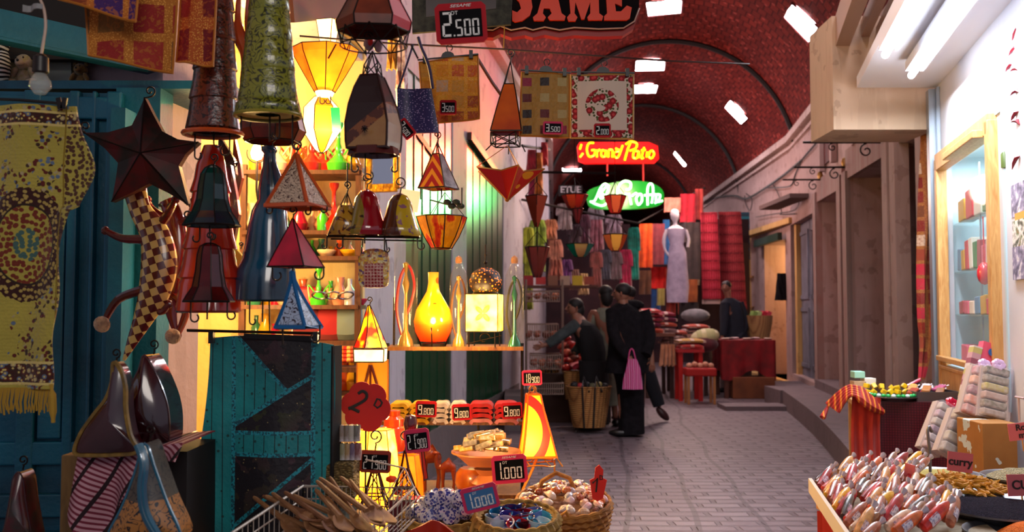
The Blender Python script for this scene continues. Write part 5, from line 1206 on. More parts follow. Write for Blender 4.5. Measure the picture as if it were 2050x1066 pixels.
person('seated man in dark blue jacket and beige trousers in front of the red rug', bE, JE, BE, (-.6, -1), [
 ('jacket', mat('navy_jacket', rough=.85, fn=f_mottle('#141a2a', '#0e1220', 12)), [('rings', [(e(1470, 694).x, 0, e(1470, 694).z, .27, .2), (e(1470, 660).x, 0, e(1470, 660).z, .235, .19), (e(1467, 625).x, 0, e(1467, 625).z, .21, .17), (e(1465, 606).x, 0, e(1465, 606).z, .18, .14), (e(1462, 597).x, 0, e(1462, 597).z, .07, .07)]), ('tube', ([ve(1450, 608, -.14), ve(1447, 645, -.2), ve(1442, 672, -.24)], (.085, .06))), ('tube', ([ve(1484, 607, .08), ve(1494, 648, 0), ve(1474, 678, -.18)], (.085, .06)))]),
 ('trousers', mat('beige_trousers', rough=.85, fn=f_mottle('#9a8068', '#7e6650', 8)), [('tube', ([ve(1466, 694, -.08), ve(1426, 700, -.3), ve(1438, 748, -.3)], (.13, .1))), ('tube', ([ve(1474, 694, -.02), ve(1438, 702, -.4), ve(1450, 756, -.4)], (.13, .1)))]),
 ('shoe', m_shoe, [('ell', ((e(1436, 762).x, -.34, .04), (.13, .05, .04))), ('ell', ((e(1450, 768).x, -.44, .04), (.13, .05, .04)))])], hands=[('wrl', (-.3, -.4, -1)), ('wrr', (-1, -.3, -.3))])
m = MB(); m.box((0, .05, .24), (.45, .4, .48)); tag(m.build('seat_crate', mat('dk_crate', '#3a221c', .8), None, (bE.x + .05, 15.65, 0), smooth=False), 'crate on which the man in the blue jacket sits', 'crate')

# ---- things on the right wall of the lane
def scroll_bracket(label, px, py, Y, L):
    b = Vector((RX(Y) - .02, Y, P(px, py, Y).z)); t = thing('iron_bracket', label, 'bracket', b, 'iron brackets on the right wall'); m = MB()
    m.tube([(0, 0, 0), (-L, 0, 0)], .014, 5); m.tube([(0, 0, -.1), (0, 0, .06)], .016, 5); m.tube(curl((-L * .25, 0, -.09), .075, PI / 2, 1.2, .2), .009, 5); m.tube(curl((-L * .65, 0, -.055), .045, PI / 2, 1.2, .2), .007, 5); m.build('bracket_iron', METAL, t)
    m = MB(); m.lathe([(.001, -.06), (.03, -.05), (.045, 0), (.03, .05), (.001, .07)], (-.05, 0, .06), 10); m.build('bracket_boss', mat('brass', '#a88048', .35, .7), t)
scroll_bracket('iron scroll bracket on the right wall nearest the canopy', 1775, 285, pxY_R(1786), .9)
scroll_bracket('middle iron scroll bracket on the right wall', 1695, 335, pxY_R(1706), .7)
scroll_bracket('farthest iron scroll bracket, above the blocked doorway', 1640, 360, pxY_R(1655), .6)
def cable(label, pts, r=.012, mt=None):
    out = []
    for px, py in pts:
        Y = pxY_R(px); out.append(P(px, py, Y) - Vector((.07, 0, 0)))
    m = MB(); m.tube(spline(out, 5), r, 5); return tag(m.build('cable', mt or BLACK, None), label, 'cable')
cable('thick bundled cable sagging along the right wall under the cornice', [(1420, 408), (1440, 396), (1475, 392), (1500, 398), (1540, 376), (1580, 348), (1612, 322)], .022)
cable('thin black cable rising to the cornice above the portals', [(1612, 322), (1640, 290), (1665, 262), (1690, 240)], .016)
cable('looping cable above the grey door', [(1540, 376), (1558, 376), (1590, 372), (1600, 350), (1612, 322)], .012)
cable('cable dropping beside the grey door', [(1555, 370), (1568, 395), (1572, 425), (1570, 430), (1600, 428)], .009)
cable('cable running down by the lit doorway', [(1497, 392), (1500, 410), (1508, 422), (1512, 400), (1500, 388)], .010)
cable('thin line above the open doorway', [(1520, 435), (1560, 428), (1600, 420), (1610, 395)], .008)
m = MB(); p = P(1604, 405, pxY_R(1604)); m.bar(p - Vector((.3, .9, 0)), p + Vector((-.3, .9, 0)), .35, .07); struct(m.build('trim_11', mat('hood_stone', '#5a4644', .8), smooth=False))
m = MB(); p = on_R(pxY_R(1531) + .25, .12, 2.75); m.bar(p, on_R(pxY_R(1573) - .1, .12, 2.75), .08, .14); struct(m.build('trim_12', mat('green_lintel', '#203428', .6), smooth=False))
hang('hanging_jacket', 'black jacket hanging in the lit open doorway', 'jacket', 1556, 1571, 548, 602, pxY_R(1566) - .25, m_black, None, 2, .04, .5, .05)
m = MB(); t0 = thing('shutter_awning', 'blue and green rolled shutter above the stall by the bend', 'shutter', P(1487, 540, 18.9)); m = MB(); m.box((0, 0, .7), (.26, .2, 1.0)); m.build('shutter_slats', mat('blue_shutter', rough=.5, fn=f_stripes(['#0e3a4c', '#0c5a6a', '#0a2a3a'], 2, 6)), t0, smooth=False); m = MB(); m.box((0, .05, -.6), (.26, .1, 1.6)); m.build('door_leaf', mat('slate_door', '#2c3a44', .6), t0, smooth=False)
# goods on the wall of the lit shop
for i in range(3):
    m = MB(); xa = RX(EDG['open_shop'][2]) + .5; m.box((xa + .3, EDG['open_shop'][2] + 1.1, .8 + i * .65), (1.6, .25, .03)); tag(m.build('shop_shelf', mat('lit_shelf', '#b8844c', .6), None, smooth=False), '%s shelf inside the lit open doorway' % ['lowest', 'middle', 'top'][i], 'shelf')
light('lane_far_fill', 'POINT', (3.0, 16.2, 3.4), 120, (1, .62, .5), .25)  # fill light added to brighten the far lane; no lamp hangs here
light('lane_stall_fill', 'POINT', (1.6, 12.6, 3.1), 95, (1, .66, .5), .2)  # added fill that lifts the hanging garments; it has no fixture
# ================================================================ the crowded lamp stall on the left
DIG = {'0': 'abcdef', '1': 'bc', '2': 'abged', '3': 'abgcd', '5': 'afgcd', '8': 'abcdefg', '9': 'abcdfg', '4': 'fgbc', '6': 'afgedc', '7': 'abc'}
def digits(m, txt, x, z, w_, h_, gap=.25, t=None, y=-.004):
    t = t or w_ * .24
    for ch in txt:
        if ch == '.': m.box((x + t * .4, y, z + t * .5), (t, .002, t)); x += t * 1.5; continue
        sg = {'a': (x + w_ / 2, z + h_ - t / 2, w_ - t, t), 'g': (x + w_ / 2, z + h_ / 2, w_ - t * 1.3, t), 'd': (x + w_ / 2, z + t / 2, w_ - t, t), 'f': (x + t / 2, z + h_ * .75, t, h_ * .44), 'b': (x + w_ - t / 2, z + h_ * .75, t, h_ * .44), 'e': (x + t / 2, z + h_ * .25, t, h_ * .44), 'c': (x + w_ - t / 2, z + h_ * .25, t, h_ * .44)}
        for s_ in DIG[ch]: a, b, c, d = sg[s_]; m.box((a, y, b), (c, .002, d))
        x += w_ * (1 + gap)
    return x
m_dig = mat('digit_white', '#dcdcd8', .5); m_cred = mat('card_red', '#a80c1c', .6, spec=.2); m_cpink = mat('card_pink', '#c83058', .6, spec=.2); m_cpanel = mat('card_panel', '#08080c', .7, spec=.1); m_cblue = mat('card_blue_sheen', '#3a6a98', .25)
def price_card(label, cx, cy, w_, h_, Y, big, small, rot=0, frame=m_cred, head=False, panel=None, dt=False, yaw=0):
    k = Y / F; t = thing('price_card', label, 'price card', P(cx, cy, Y), 'digital style price cards'); t.rotation_euler = (0, rot, yaw)
    W_, H = w_ * k, h_ * k; m = MB()
    r = H * .1; o = [(-W_ / 2 + r, -H / 2), (W_ / 2 - r, -H / 2), (W_ / 2, -H / 2 + r), (W_ / 2, H / 2 - r), (W_ / 2 - r, H / 2), (-W_ / 2 + r, H / 2), (-W_ / 2, H / 2 - r), (-W_ / 2, -H / 2 + r)]
    m.prism(o, 0, .006); cf = m.build('card_frame', frame, t, smooth=False)
    m = MB(); m.box((0, -.001, -H * .02), (W_ * .82, .004, H * .68)); cpn = m.build('card_panel', panel or m_cpanel, t, smooth=False)
    m = MB(); ph = H * .6; z0 = -H * .33
    bw = W_ * .12 if len(big) > 1 else W_ * .19
    if big == '1': bw = W_ * .14
    x = digits(m, big, -W_ * .37, z0, bw, ph, .5 if len(big) > 1 else .1)
    if len(big) > 1: x -= bw * .2
    n = len(small.replace('.', '')); rem = W_ * .38 - x; dw = rem / (n * 1.25 + (.4 if '.' in small else 0))
    digits(m, small, x + .001, z0, dw, ph * .68); m.build('digits', m_dig, cpn, smooth=False)
    if head:
        font('SESAME', H * .1, m_dig, cf, (0, -.002, H * .42), ext=.0003, sx=1.5, shear=.3, name='card_heading')
    if dt: font('DT', H * .13, m_dig, cpn, (-W_ * .12 if len(big) == 1 else W_ * .0, -.004, H * .24), ext=.0003, name='currency_mark')
    return t
def hook(t, lc, x, y, r=10, th=.0022, up=0, sgn=1, name='hook', turns=1.25, d=0, a0=PI / 2):
    """curled wire hook whose shank starts at (x,y) and curls above"""
    k = lc.k; m = MB(); c = lc(x, y - r * 2, d)
    pts = [lc(x, y, d)] + [lc(x + 2 * sgn, y - r * .9, d)] + curl(c, r * k, -PI / 2 if sgn < 0 else -PI / 2, turns, .3, sgn=sgn)
    m.tube(pts, th, 5)
    if up: m.tube([lc(x, y - r, d), lc(x, y - up, d)], th, 5)
    m.build(name, METAL, t)
def legs(t, lc, items, th=.0024, name='leg', mt=None):
    """items: (x, ytop, ybot, curl radius px, sgn)"""
    for x, y0, y1, r, sg in items:
        m = MB(); k = lc.k; c = lc(x + sg * r, y1 - r)
        pts = [lc(x, y0), lc(x, y1 - r)] + ([c + Vector((-sg * r * k * math.cos(a), 0, -r * k * math.sin(a))) for a in [PI * q / 8 * 1.3 for q in range(1, 9)]] if r else [lc(x, y1)])
        m.tube(pts, th, 5); m.build(name, mt or METAL, t)
def shade(t, lc, cx, secs, n, ang, mts, name='lamp_shade', sy=.8, seam=True, thick=True, seam_r=.002, seam_m=None, side_mats=None, skip=()):
    """secs: (y px, half width px[, dx px]) top to bottom"""
    k = lc.k; m = MB(); rings = []
    nf = max(abs(math.cos(ang + 2 * PI * q / n)) for q in range(n))
    for s_ in secs:
        y, hw = s_[0], s_[1] / nf; dx = s_[2] if len(s_) > 2 else 0
        base = lc(cx + dx, y); rings.append([base + Vector((hw * k * math.cos(ang + 2 * PI * q / n), hw * k * sy * math.sin(ang + 2 * PI * q / n), 0)) for q in range(n)])
    for q in range(n):
        q2 = (q + 1) % n; vs = []
        for r_ in rings: vs += [r_[q], r_[q2]]
        m.add(vs, [(2 * i, 2 * i + 2, 2 * i + 3, 2 * i + 1) for i in range(len(rings) - 1)], (side_mats[q] if side_mats else 0))
    if n > 8:
        m = MB(); m.rings(rings, cap=False)
    o = m.build(name, mts, t, smooth=n > 8)
    if thick:
        s_ = o.modifiers.new('solid', 'SOLIDIFY'); s_.thickness = .002
    if seam and n <= 8:
        m = MB()
        for q in range(n): m.tube([r_[q] for r_ in rings], seam_r, 4)
        m.tube(rings[-1], seam_r * 1.3, 5, closed=True); m.tube(rings[0], seam_r, 4, closed=True); m.build('shade_seam', seam_m or METAL, t)
    return rings
def hlamp(label, cx, by, Y, grp=None, name='hanging_lamp', cat='lamp'):
    lc = LC(cx, by, Y); return thing(name, label, cat, lc.o, grp), lc
GL = 'leather lamps hung in the left stall'
def leather(nm, a, b, sc=60, k=16, t=.45, **kw): return mat(nm, rough=.28, coat=.6, fn=f_scroll(a, b, sc, k, t, kw.get('c')), bump=.3)
m_brownhen = leather('henna_brown', '#4a2018', '#180a08', 45, c='#6a2c18'); m_greenhen = leather('henna_green', '#8a8424', '#2a2c0c', 45, c='#5e6a1c')
m_orangehen = leather('henna_orange', '#c84818', '#3a1408', 40, c='#8a2c10')
# ---- 1 the yellow-gold carpet
CY = 2.25; lc = LC(60, 850, CY); k = lc.k
def fn_carpet(g, v):
    x, y, z = g.xyz(v)
    X = x / k + 60; Yp = 850 - z / k            # measured in carpet units
    dx = (X - 42) / 78; dy = (Yp - 492) / 112; d = (dx * dx + dy * dy).sq(); wv = g.noise(v, 130, 2); v2 = g.vec(x, z); fl = g.vor(v2, 85, d2=1); cell = g.vor(v2, 85, out='Color', d2=1)
    fcol = g.ramp(g.wn(g.vec(cell, 0)), [(0, '#5a1c14'), (.4, '#3a2418'), (.65, '#5a6a80'), (.85, '#a89870')], True)
    ang = (dx * 1.0); petal = fl.lt(.42) * g.noise(v, 34, 1).gt(.47)
    yel = g.mix(g.noise(v, 5, 3), '#b8a848', '#948838')
    c = g.mix(petal * (g.vor(v2, 13, d2=1).lt(.46)), yel, fcol)
    ring = d.gt(.72) * (d + wv * .1).lt(1.08); c = g.mix(ring, c, '#35120f'); c = g.mix(ring * fl.lt(.34), c, '#a8904a')
    inn = d.lt(.72); c = g.mix(inn * fl.lt(.45), c, '#6e2818'); c = g.mix(d.lt(.3) * fl.lt(.5), c, '#3f5e58')
    edge = (d - .72).abs().lt(.02); c = g.mix(edge, c, '#2a1a10')
    for a, b in ((728, 770), (222, 248)):
        bd = Yp.gt(a) * Yp.lt(b); c = g.mix(bd, c, '#3a1a14'); c = g.mix(bd * fl.lt(.5), c, fcol); c = g.mix(bd * fl.lt(.22), c, '#c8b468')
        c = g.mix((Yp - a).abs().lt(2.5).max((Yp - b).abs().lt(2.5)), c, '#d0bc70')
    sb = X.gt(112) * Yp.lt(724) * Yp.gt(250); bb = g.noise(v, 60, 1).gt(.5); c = g.mix(sb * fl.lt(.4), c, '#4a2a18'); c = g.mix((X - 110).abs().lt(1.5) * Yp.lt(724), c, '#806818')
    return c, wv + (Yp * .9).sin() * .05
m_carpet = mat('gold_carpet', rough=.95, fn=fn_carpet, bump=.5, sheen=.3)
CP = thing('hanging_carpet', 'yellow carpet with dark medallion hung over the teal door', 'carpet', lc.o)
def carp(u, v):
    y = 208 + v * 572; e = 118 + 48 * math.exp(-((y - 338) / 62) ** 2) + (10 if y < 420 else 0) - 22 * max(0, (v - .35)) + 4 * math.sin(v * 21)
    x = -70 + u * (e + 70); fold = .012 * math.sin(u * 9 + v * 3) + (.05 * max(0, u - .75) if y < 420 else 0)
    return lc(x, y, fold)
m = MB(); m.grid(carp, 40, 70, th=-.006); m.build('carpet_cloth', m_carpet, CP)
m = MB()
for q in range(60):
    x = -66 + q * 2.85; m.tube([lc(x, 778, .004), lc(x + R.uniform(-2, 2), 806, -.004 + R.uniform(-.003, .003)), lc(x + R.uniform(-3, 3), 826 + R.uniform(-6, 6), 0)], .0018, 4)
m.build('carpet_fringe', mat('fringe_gold', '#a8842c', .9), CP)
m = MB(); m.tube(spline([lc(104, 770, -.01), lc(108, 800, -.01), lc(110, 846, -.01)], 4), [.004] * 3 + [.009] * 4 + [.005] * 2, 8); m.build('tassel', mat('fringe_gold', '#a8842c', .9), CP)
CH = thing('clip_hanger', 'black clip hanger holding the yellow carpet', 'hanger', lc.o + lc(60, 208)); m = MB(); m.tube([lc(-40, 196) - lc(60, 208), lc(20, 198) - lc(60, 208), lc(112, 206) - lc(60, 208)], .004, 5); m.build('hanger_bar', BLACK, CH)
m = MB(); o = lc(110, 208) - lc(60, 208)
for sx in (-1, 1): m.bar(o + Vector((sx * .003, -.006, -.012)), o + Vector((sx * .009, -.006, .016)), .005, .012)
m.build('clip', BLACK, CH)
# ---- 2 bare bulb on its cable
t, lc = hlamp('clear unlit light bulb hanging from a pale cable by the toy bears', 78, 190, 2.0, name='light_bulb')
m = MB(); m.lathe([(.001, 0), (.012, .002), (.0235, .018), (.022, .032), (.012, .048), (.011, .052)], lc(80, 190), 18); m.build('bulb_glass', mat('bulb_clear', '#d8e0d8', .03, alpha=.28, coat=1), t)
m = MB(); m.lathe([(.013, .048), (.017, .052), (.016, .085), (.009, .092), (.001, .093)], lc(80, 190), 14); m.build('bulb_socket', mat('socket', '#16100e', .4), t)
m = MB(); m.tube(spline([lc(80, 110), lc(83, 90), lc(88, 50), lc(84, 15), lc(74, -10), lc(60, -40)], 5), .0032, 6); m.build('cord', mat('pale_cable', '#b8a090', .5), t)
m = MB(); m.grid(lambda u, v: lc(40 + u * 42, 5 + v * 14 * (1 - u * .3), .01 * math.sin(u * 6)), 6, 3, th=.002); m.build('cable_wrap', mat('tape', '#8a8a8a', .5), t)
# ---- 3 toys on the ledge above the teal door
def teddy(label, cx, by, Y, s_, ca, cb):
    lc = LC(cx, by, Y); t = thing('teddy_bear', label, 'teddy bear', lc.o, 'teddy bears above the teal door'); k = lc.k * s_; ma, mb = mat('fur' + ca, rough=1, fn=f_mottle(ca, cb, 60, 3), sheen=.5, bump=.6), mat('muzzle' + cb, cb, .95, sheen=.4)
    m = MB(); m.ell((0, .02, 24 * k), (20 * k, 16 * k, 24 * k)); m.ell((-22 * k, -.01, 12 * k), (14 * k, 10 * k, 9 * k)); m.ell((22 * k, -.01, 12 * k), (14 * k, 10 * k, 9 * k)); m.ell((0, .01, 58 * k), (20 * k, 18 * k, 18 * k)); m.ell((-20 * k, .0, 34 * k), (7 * k, 7 * k, 15 * k), rot=Matrix.Rotation(.5, 3, 'Y')); m.ell((20 * k, .0, 34 * k), (7 * k, 7 * k, 15 * k), rot=Matrix.Rotation(-.5, 3, 'Y')); m.build('bear_body', ma, t)
    for sx in (-1, 1): m = MB(); m.ell((sx * 16 * k, .01, 74 * k), (7 * k, 4 * k, 7 * k)); m.build('ear', ma, t)
    m = MB(); m.ell((0, -14 * k, 53 * k), (9 * k, 8 * k, 7 * k)); m.build('muzzle', mb, t)
    m = MB(); m.ell((0, -22 * k, 56 * k), 3 * k, 6, 5); [m.ell((sx * 8 * k, -15 * k, 64 * k), 2.2 * k, 6, 5) for sx in (-1, 1)]; m.build('eyes', BLACK, t)
teddy('cream and yellow teddy bear on the ledge left of the light bulb', 45, 178, 3.34, .95, '#a8985a', '#c0a890')
teddy('brown teddy bear on the ledge right of the light bulb', 158, 178, 3.38, .7, '#6e5020', '#8a6a38')
t = thing('toy_zebra', 'black and white striped soft toy at the left frame edge', 'toy', P(4, 165, 3.3)); m = MB(); m.ell((0, 0, .06), (.028, .03, .07), 10, 8); m.ell((.0, 0, .14), (.02, .03, .03), 10, 8); m.build('toy_body', mat('zebra', rough=.9, fn=f_stripes(['#d8d8d0', '#101010'], 2, 70, 3)), t)
m = MB(); m.grid(lambda u, v: P(90 + u * 55, 112 + v * 66 * (1 - .1 * u), 3.45) - P(118, 178, 3.45), 4, 4, th=.01); t = m.build('white_cloth', mat('toy_white', '#a8b0a8', .8), None, P(118, 178, 3.45)); tag(t, 'white cloth between the two teddy bears on the ledge', 'cloth')
m = MB(); m.box((0, 0, -.02), (1.5, .35, .03)); struct(m.build('trim_13', m_teal, None, P(95, 182, 3.4), smooth=False))
# ---- 4 patchwork cloths at the top
pal = ['#8a1c14', '#7a3014', '#50202c', '#a83018', '#3c1858', '#6a4a20', '#902018']
mp1 = mat('patchwork_red', rough=.8, fn=f_patch(pal, (13, 1, 13), '#b0601c', .10), bump=.5); mp2 = mat('patchwork_gold', rough=.8, fn=f_patch(['#7a3a18', '#8a1c18', '#6a4a28', '#94281c', '#7a5420'], (11, 1, 11), '#a8641c', .12), bump=.5); mp3 = mat('patchwork_crimson', rough=.8, fn=f_patch(['#7a0e14', '#6a0c14', '#8e1a14'], (9, 1, 9), '#a84c18', .14), bump=.5)
def quad_cloth(name, label, cat, q, Y, mt, grp=None, amp=.008, parent=None, edge=None):
    cx = sum(p[0] for p in q) / 4; by = max(p[1] for p in q); lc = LC(cx, by, Y); t = parent or thing(name, label, cat, lc.o, grp)
    def f(u, v):
        x = (1 - v) * ((1 - u) * q[0][0] + u * q[1][0]) + v * ((1 - u) * q[3][0] + u * q[2][0]); y = (1 - v) * ((1 - u) * q[0][1] + u * q[1][1]) + v * ((1 - u) * q[3][1] + u * q[2][1])
        return lc(x, y, amp * math.sin(u * 8 + v * 2))
    m = MB(); m.grid(f, 16, 16, th=-.004); m.build('cloth_panel', mt, t)
    m = MB(); bd = [f(i / 10, 0) for i in range(10)] + [f(1, i / 10) for i in range(10)] + [f(1 - i / 10, 1) for i in range(10)] + [f(0, 1 - i / 10) for i in range(10)]
    m.tube(bd, .003, 4, closed=True); m.build('cloth_edging', edge or mat('edging_gold', '#b06a1c', .6), t); return t, lc, f
quad_cloth('patchwork_cloth', 'purple and orange patchwork cloth at the top, nearest the corner', 'cloth', [(70, -60), (276, -60), (274, 45), (110, -6)], 2.05, mp1, 'patchwork cloths at the top left')
quad_cloth('patchwork_cloth', 'gold edged patchwork cloth hanging lowest above the teal door', 'cloth', [(160, -50), (352, -50), (348, 148), (172, 108)], 2.15, mp2, 'patchwork cloths at the top left')
quad_cloth('patchwork_cloth', 'crimson patchwork cloth just left of the tall brown lamp', 'cloth', [(360, -50), (430, -50), (428, 134), (350, 122)], 2.2, mp3, 'patchwork cloths at the top left')
# ---- 5 red star lamp
t, lc = hlamp('dark red leather star lamp with curled wire tips by the pillar', 290, 400, 2.62, GL); k = lc.k
so = [(165, 265), (215, 264), (262, 250), (274, 225), (287, 193), (305, 228), (324, 262), (355, 278), (398, 284), (372, 308), (358, 332), (368, 368), (380, 412), (340, 388), (300, 368), (262, 388), (225, 405), (232, 362), (236, 326), (208, 296)]
m = MB(); m.prism(lc.xz(so), -.006, .02, bulge=.035); m.build('star_shade', mat('star_leather', rough=.5, spec=.3, fn=f_mottle('#4a0a0c', '#1c1410', 14, 4, (.4, .6))), t, smooth=False)
m = MB(); c0 = lc(290, 310, -.042)
for x, y in ((165, 265), (287, 193), (398, 284), (378, 412), (225, 405)): m.tube([c0, lc(x, y, -.008)], .002, 4)
for x, y, sg, a in ((165, 265, -1, 0), (287, 193, 1, 0), (378, 412, 1, PI)): m.tube([lc(x, y)] + curl(lc(x + (9 if x > 200 else 2), y - 14 if y < 400 else y - 10), 12 * k, -PI / 2 if y < 400 else PI, 1.2, .25, sgn=sg), .0025, 5)
m.tube([lc(165, 262), lc(160, 245), lc(163, 330)], .0012, 4); m.build('star_wire', METAL, t)
# ---- 6 two leather geckos
def f_check(a, b, sc): return lambda g, v: (lambda xyz: g.mix(((xyz[0] * sc + xyz[2] * sc * .35).fl() + (xyz[2] * sc - xyz[0] * sc * .35).fl()).m('MODULO', 2).abs().gt(.5), a, b))(g.xyz(v))
def gecko(label, body, rad, limbs, Y, mt, ml, d=0):
    cx, by = body[len(body) // 2][0], body[-1][1]; lc = LC(cx, by, Y); t = thing('leather_gecko', label, 'gecko ornament', lc.o, 'leather geckos on the pillar'); kk = lc.k
    sp = spline([lc(x, y, d) for x, y in body], 5); rs = [r_.x for r_ in spline([(r * kk, 0, 0) for r in rad], 5)]
    m = MB(); m.tube(sp, rs, 14)
    for v in m.v: v.y *= .55
    m.build('gecko_body', mt, t)
    for L in limbs:
        m = MB(); s_ = spline([lc(x, y, d) for x, y in L], 4); m.tube(s_, [kk * (11 - 6 * i / len(s_)) for i in range(len(s_))], 9); e = s_[-1]
        m.ell(e, (9 * kk, 5 * kk, 9 * kk), 8, 6); m.build('gecko_leg', ml, t)
    m = MB(); x, y = body[0]
    for sx in (-9, 9): m.ell(lc(x + sx, y + 12, d - .02), .006, 7, 5)
    m.build('gecko_eyes', BLACK, t)
gecko('plain red leather gecko on the pillar, behind the chequered one', [(330, 400), (345, 440), (350, 500), (345, 560), (340, 610), (350, 660)], [16, 20, 24, 22, 14, 6], [[(345, 450), (300, 420), (290, 400)], [(350, 450), (390, 430), (370, 400)], [(345, 590), (372, 620), (355, 672)], [(340, 590), (312, 600), (300, 560)]], 2.85, mat('gecko_red', rough=.25, coat=.8, fn=f_mottle('#7a1410', '#580c0c', 8)), mat('gecko_red', '#7a1410', .25))
gecko('chequered red and cream leather gecko curling down beside the pillar', [(262, 372), (275, 420), (305, 470), (315, 530), (305, 590), (285, 640), (262, 690), (248, 722)], [24, 22, 30, 36, 31, 20, 10, 3], [[(290, 480), (240, 478), (205, 462)], [(300, 470), (330, 430), (345, 400)], [(290, 580), (235, 600), (205, 650)], [(300, 600), (320, 625), (335, 610)]], 2.72, mat('gecko_check', rough=.3, coat=.5, fn=f_check('#4a0c0c', '#b89a58', 42)), mat('gecko_maroon', rough=.25, coat=.7, fn=f_mottle('#5a100e', '#380a0a', 8)))
for x, y, Y in ((204, 650, 2.66), (346, 674, 2.8)):
    m = MB(); m.ell((0, 0, 0), (.026, .012, .024), 10, 7, rot=Matrix.Rotation(.5, 3, 'Y')); tag(m.build('fur_tuft', mat('fur_tuft', rough=1, fn=f_mottle('#b08a68', '#80604c', 60, 3), bump=1, sheen=.5), None, P(x, y, Y)), 'pale furry tuft under the %s gecko' % ('chequered' if x < 300 else 'plain red'), 'ornament')
# ---- 7 sail shaped lamps on the crate
def sail(label, outline, Y, mt, edge_m, d=.03, hookxy=None, er=.004, grp='sail shaped lamps by the teal door', edges=None):
    cx = sum(p[0] for p in outline) / len(outline); by = max(p[1] for p in outline); lc = LC(cx, by, Y); t = thing('sail_lamp', label, 'lamp', lc.o, grp)
    o = spl2(outline, 4); m = MB(); m.prism(lc.xz(o), -d, d, bulge=d * 1.2); m.build('lamp_shade', mt, t)
    m = MB(); e = o if not edges else spl2(edges, 5, False); m.tube([lc(x, y, -d) for x, y in e], er, 5, closed=not edges); m.build('shade_rim', edge_m, t)
    if hookxy: hook(t, lc, hookxy[0], hookxy[1], 10)
    return t, lc
m_ruby = mat('ruby_dark', rough=.2, coat=1, fn=f_mottle('#3a0810', '#1c0508', 6)); m_goldrim = mat('gold_rim', rough=.5, fn=f_mottle('#8a6a28', '#5a4418', 30))
sail('dark red drop lamp with pointed top behind the gold rimmed sail lamp', [(300, 712), (322, 745), (345, 800), (352, 850), (345, 888), (300, 892), (262, 880), (258, 840), (272, 780), (290, 740)], 2.45, m_ruby, m_ruby, .05, (304, 712), .003)
sail('dark red sail lamp with gold rim standing on the wooden crate', [(232, 728), (246, 742), (256, 775), (258, 820), (268, 870), (282, 902), (240, 908), (190, 909), (160, 904), (170, 868), (195, 830), (218, 800), (230, 765)], 2.3, m_ruby, m_goldrim, .025, (228, 730), .0065)
t, lc = sail('painted cream and orange sail lamp with a teal ribbed edge', [(300, 888), (322, 940), (345, 1000), (372, 1060), (360, 1076), (300, 1080), (235, 1078), (232, 1062), (258, 1010), (280, 950)], 2.12, mat('sail_painted', rough=.3, coat=.6, fn=lambda g, v: g.mix((g.noise(v, 40, 1, .6) * 18).sin().abs().lt(.35), g.mix(g.xyz(v)[2].lt(.10), '#4a4238', '#a87038'), '#1c1c20')), mat('teal_rib', '#1c5a74', .3, coat=.7), .04, None, .004)
m = MB(); sp = spline([lc(300, 886, -.075), lc(315, 920, -.085), lc(312, 970, -.085), (lc(318, 1020, -.075)), lc(345, 1075, -.06)], 6); m.tube(sp, .011, 8); m.tube([p + Vector((0, -.011, 0)) for p in sp], .003, 5, mi=0); m.build('rib', mat('teal_rib', '#1c5a74', .3, coat=.7), t)
hook(t, lc, 296, 886, 10)
sail('small dark red bottle shaped lamp before the lower teal panel', [(46, 945), (56, 960), (62, 1000), (74, 1060), (74, 1080), (20, 1080), (24, 1040), (32, 990), (36, 958)], 2.3, mat('bottle_red', rough=.3, coat=.5, fn=f_mottle('#4a1014', '#2a2018', 20, 4, (.4, .6))), m_ruby, .03, (42, 945), .002)
sail('plain bright red leather lamp leaning behind the teal quilted bag', [(382, 870), (392, 900), (396, 980), (392, 1075), (330, 1080), (345, 1000), (362, 920)], 2.75, mat('red_leather_plain', rough=.4, fn=f_mottle('#9a1c0c', '#60100a', 5)), mat('red_leather_plain', '#9a1c0c', .4), .03, None, .002)
m = MB(); Yb = 2.42; a = P(122, 912, Yb); b = P(212, 912, Yb); m.box((0, .14, a.z / 2), (b.x - a.x, .28, a.z)); tag(m.build('wooden_crate', mat('pale_crate', rough=.7, fn=f_wood('#7a5c34', '#5e4426')), None, ((a.x + b.x) / 2, Yb, 0), smooth=False, bevel=.004), 'pale wooden crate under the gold rimmed sail lamp', 'crate')
a = P(205, 906, 2.45); b = P(372, 895, 2.45); m = MB(); m.box((0, .12, a.z / 2), (b.x - a.x, .24, a.z)); tag(m.build('low_cabinet', mat('dark_cabinet', '#16100f', .7), None, ((a.x + b.x) / 2, 2.46, 0), smooth=False), 'dark low cabinet under the striped cloth', 'cabinet')
lc = LC(265, 1066, 2.36)
def strp(u, v):
    x = 163 + u * 205; top = 908 - 18 * u; w_ = max(0, 1 - abs(u - .22) * 1.55); y = top + v * (30 + 150 * w_ ** 1.3)
    return lc(x - 10 * v * (1 - u), y, -.035 * math.sin(u * 14) * v - .02 * v - .02)
m = MB(); m.grid(strp, 40, 16, th=.003); m.grid(lambda u, v: lc(163 + u * 205, 908 - 18 * u, -.02 + v * .25), 10, 3, th=.003)
def fn_ss(g, v):
    x, y, z = g.xyz(v); a = ((x * .5 + z) * 75).fr().lt(.45); b = ((x - z * .6) * 14).fr().lt(.16); return g.mix(b, g.mix(a, '#b88a94', '#6e2034'), '#200c14')
tag(m.build('striped_cloth', mat('striped_kerchief', rough=.85, fn=fn_ss), None, lc.o), 'pink and maroon striped cloth draped under the sail lamps', 'cloth')
